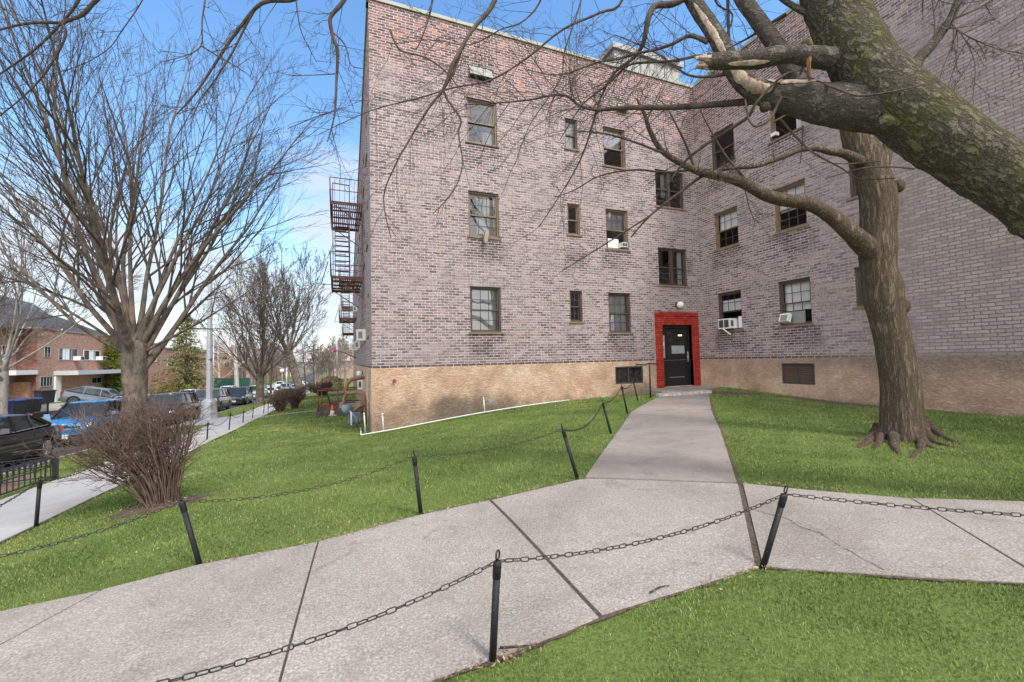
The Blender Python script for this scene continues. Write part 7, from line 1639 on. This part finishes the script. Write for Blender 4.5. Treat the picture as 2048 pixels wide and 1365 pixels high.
# ------------------------------------------------------------------ white pipe on the lawn round the building corner
t = thing('white_pipe', (0, -.3, -1.68), 'white plastic pipe lying on the grass round the building corner with short risers', 'pipe')
def gr(x, y, o=.05): return Vector((x, y, gz(x, y)+o))
mb = MB(); mb.tube([gr(-.22, 1.2), gr(-.30, -.25)], .014, 8); mb.tube([gr(-.30, -.25)]+[gr(-.28+(5.6+.28)*k/8, -.28, .05) for k in range(9)], .015, 8); build(mb, 'run', M_pvc, t)
for x, y, hh in ((-.16, .25, .5), (.25, -.25, .46), (2.95, -.24, .42)):
    mb = MB(); b_ = gr(x, y, .02); mb.tube([b_, b_+Vector((-.03, 0, hh))], .017, 8); mb.lathe(b_+Vector((-.03, 0, hh)), [(.022, -.04), (.022, .01), (.01, .02)], 8); build(mb, 'riser', M_pvc, t)
t = thing('wall_valve', (.52, -.03, -.35), 'small red capped valve sticking out of the peach stucco near the corner', 'valve')
mb = MB(); mb.tube([(.55, -.02, -.33), (.55, -.10, -.33)], .03, 10); build(mb, 'cap', M_redval, t); mb = MB(); mb.tube([(.55, -.02, -.33), (.55, -.05, -.33)], .045, 10); build(mb, 'collar', M_rust, t)
# gas meters and pipes on the street side near the corner
t = thing('gas_meter', (-.35, 2.2, -1.75), 'blue-grey gas regulator with rusty bent pipes on the corner of the street side', 'gas meter')
X = lambda y, o, z: Vector((WX*y-o, y, z))
mb = MB(); mb.tube([X(2.0, .12, -1.75), X(2.0, .12, -.95), X(2.0, .14, -.78), X(2.1, .3, -.72), X(2.4, .62, -.74), X(2.45, .7, -.9), X(2.45, .7, -1.35)], .05, 10); mb.tube([X(2.0, .12, -1.1), X(2.0, .3, -1.15), X(2.0, .42, -1.25)], .055, 10)
mb.tube([X(2.7, .1, -.3), X(2.7, .5, -.35), X(2.7, .62, -.5), X(2.6, .66, -.75)], .06, 10); build(mb, 'pipes', M_pipe, t)
mb = MB(); mb.lathe(X(2.45, .62, -1.22), [(.02, -.08), (.14, -.05), (.17, 0), (.14, .05), (.02, .08)], 20, Matrix.Rotation(R(75), 3, 'X')@Matrix.Rotation(R(20), 3, 'Y')); mb.tube([X(2.45, .62, -1.22), X(2.3, .35, -1.5), X(2.3, .3, -1.8)], .04, 8); build(mb, 'regulator', M_bluegrey, t)
mb = MB(); mb.box(X(2.9, .42, -1.55), (.36, .3, .28)); build(mb, 'meter_box', M_bluegrey, t); mb = MB(); mb.tube([X(2.2, .5, -1.3), X(2.2, .5, -1.85)], .022, 8); mb.tube([X(2.9, .5, -1.4), X(2.9, .5, -1.85)], .022, 8); build(mb, 'leg', M_white, t)
mb = MB(); mb.bar(X(1.75, .5, -1.72), X(2.9, .45, -1.76), .22, .08); build(mb, 'concrete_pad', M_darkconc, t)
# vertical drain pipe and grey meter box on the street wall
t = thing('drain_pipe', (WX*1.1, 1.1, -1.7), 'pale vertical drain pipe up the street-side wall close to the corner', 'pipe'); mb = MB(); mb.tube([X(1.2, .05, -1.7), X(1.2, .05, -.1)], .045, 8); build(mb, 'pipe', M_palec, t); mb = MB(); mb.box(X(1.2, .05, -.9), (.03, .14, .05)); build(mb, 'bracket', M_galv, t)
# areaway: concrete well, slabs, red rail, cone
t = thing('areaway', (-1.6, 8.3, gz(-1.6, 8.3)), 'weathered concrete basement stairwell surround with slotted cover beside the building', 'concrete stairwell')
AY = 7.6; zA = gz(-1.2, AY)
mb = MB(); mb.box((-.65, AY+.5, zA+.22), (1.25, 1.0, .5)); build(mb, 'cover_block', M_palec, t)
mb = MB(); mb.box((-.70, AY-.15, zA+.10), (1.38, .5, .38)); build(mb, 'front_step', M_darkconc, t)
mb = MB()
for i in range(3): mb.box((-.62, AY+.28+.2*i, zA+.475), (.62, .07, .012))
build(mb, 'slot', M_black, t)
mb = MB(); mb.box((-2.0, AY+.9, zA+.14), (1.15, .14, .40)); mb.box((-1.42, AY+.5, zA+.14), (.14, 1.0, .42)); mb.box((-2.55, AY+.5, zA+.02), (.14, 1.0, .2)); build(mb, 'well_wall', M_darkconc, t)
mb = MB(); mb.box((-2.45, AY-.1, zA+.07), (.32, .3, .22), Matrix.Rotation(R(14), 3, 'Z')); mb.box((-2.05, AY-.05, zA+.08), (.3, .2, .2), Matrix.Rotation(R(-20), 3, 'Y')); build(mb, 'rubble', M_darkconc, t)
t = thing('safety_rail', (-2.5, AY, zA), 'red-brown pipe railing around the basement stairwell', 'railing')
mb = MB(); z0 = zA+.05; zt = zA+1.05; zm = zA+.45; k0 = Vector((-2.45, AY+.05, 0)); k1 = Vector((-2.3, AY+1.5, 0)); k2 = Vector((-.1, AY+1.5, 0)); k3 = Vector((-1.35, AY+.1, 0))
for k_ in (k0, k1, k3): mb.tube([Vector((k_.x, k_.y, z0)), Vector((k_.x, k_.y, zt+(.08 if k_ is k3 else 0)))], .032, 8)
build(mb, 'post', M_redrail, t); mb = MB()
for zz in (zt, zm):
    for a, b_ in ((k0, k1), (k1, Vector((-.05, AY+1.5, 0))), (k3, Vector((-.05, AY+.1, 0))), (k0, k3)): mb.tube([Vector((a.x, a.y, zz)), Vector((b_.x, b_.y, zz))], .024, 8)
build(mb, 'rail', M_redrail, t)
t = thing('traffic_cone', (-1.85, AY+.0, zA), 'small orange and white traffic cone by the basement stairwell', 'cone')
mb = MB(); mb.lathe((-1.72, AY-.05, zA+.02), [(.11, .0), (.03, .42), (.02, .43)], 14); build(mb, 'cone', M_orange, t); mb = MB(); mb.lathe((-1.72, AY-.05, zA+.02), [(.105, .04), (.072, .2)], 14); build(mb, 'white_band', M_white, t); mb = MB(); mb.box((-1.72, AY-.05, zA+.03), (.3, .3, .03)); build(mb, 'base', M_white, t)
t = thing('iron_bar', (-1.9, AY+1.0, zA), 'dark iron bar leaning inside the basement stairwell railing', 'bar'); mb = MB(); mb.tube([(-1.8, AY+.9, zA+.3), (-2.0, AY+1.2, zA+1.0)], .03, 6); build(mb, 'bar', M_black, t); mb = MB(); mb.box((-2.0, AY+1.2, zA+1.0), (.07, .07, .07)); build(mb, 'tip', M_black, t)
for o in [q for q in bpy.data.objects if not q.parent and q.name in ('areaway', 'safety_rail', 'traffic_cone', 'iron_bar')]: o.location.x = .12+.68*o.location.x; o.scale.x = .68 if o.name in ('areaway', 'safety_rail') else 1
for y in (17, 31):
    t = thing('window_well', (-.3, y, gz(-.3, y)), ('nearer' if y < 20 else 'farther')+' low grated window well on the lawn along the building', 'window well', 'window wells'); mb = MB(); mb.box((-.55, y, gz(-.5, y)+.06), (1.3, .9, .2)); build(mb, 'curb', M_darkconc, t); mb = MB(); mb.box((-.55, y, gz(-.5, y)+.17), (1.0, .6, .02)); build(mb, 'grate', M_black, t)

# ------------------------------------------------------------------ black hand rail at the landing
t = thing('handrail', (8.55, -1.35, -1.0), 'thin black handrail on one post left of the red door', 'handrail')
hb = G(1301, 797); ht = P(1299, 727, (hb-CAM).dot(fwd)); w0 = Vector((8.98, -.06, -.1)); 
mb = MB(); mb.tube([hb, ht], .022, 8); build(mb, 'post', M_black, t)
mb = MB(); mb.tube([w0, Vector((8.95, -.3, -.12)), ht, ht+Vector((-.25, -.12, -.04)), ht+Vector((-.62, -.2, -.02)), ht+Vector((-.66, -.22, -.1))], .02, 8); build(mb, 'rail', M_black, t)
# fallen twigs and a root tip at the walk edge
tw = MB()
for lst in (((1300, 1196), (1318, 1186), (1326, 1183), (1340, 1182)), ((1000, 1308), (1040, 1305), (1065, 1303), (1085, 1300))):
    q = [G(*a)+Vector((0, 0, .032)) for a in lst]; tw.tube(q, [.006, .005, .004, .002], 6)
tag(build(tw, 'fallen_twig', M_bark_grey), 'few short dead twigs lying on the walk edges', 'twigs', kind='stuff')
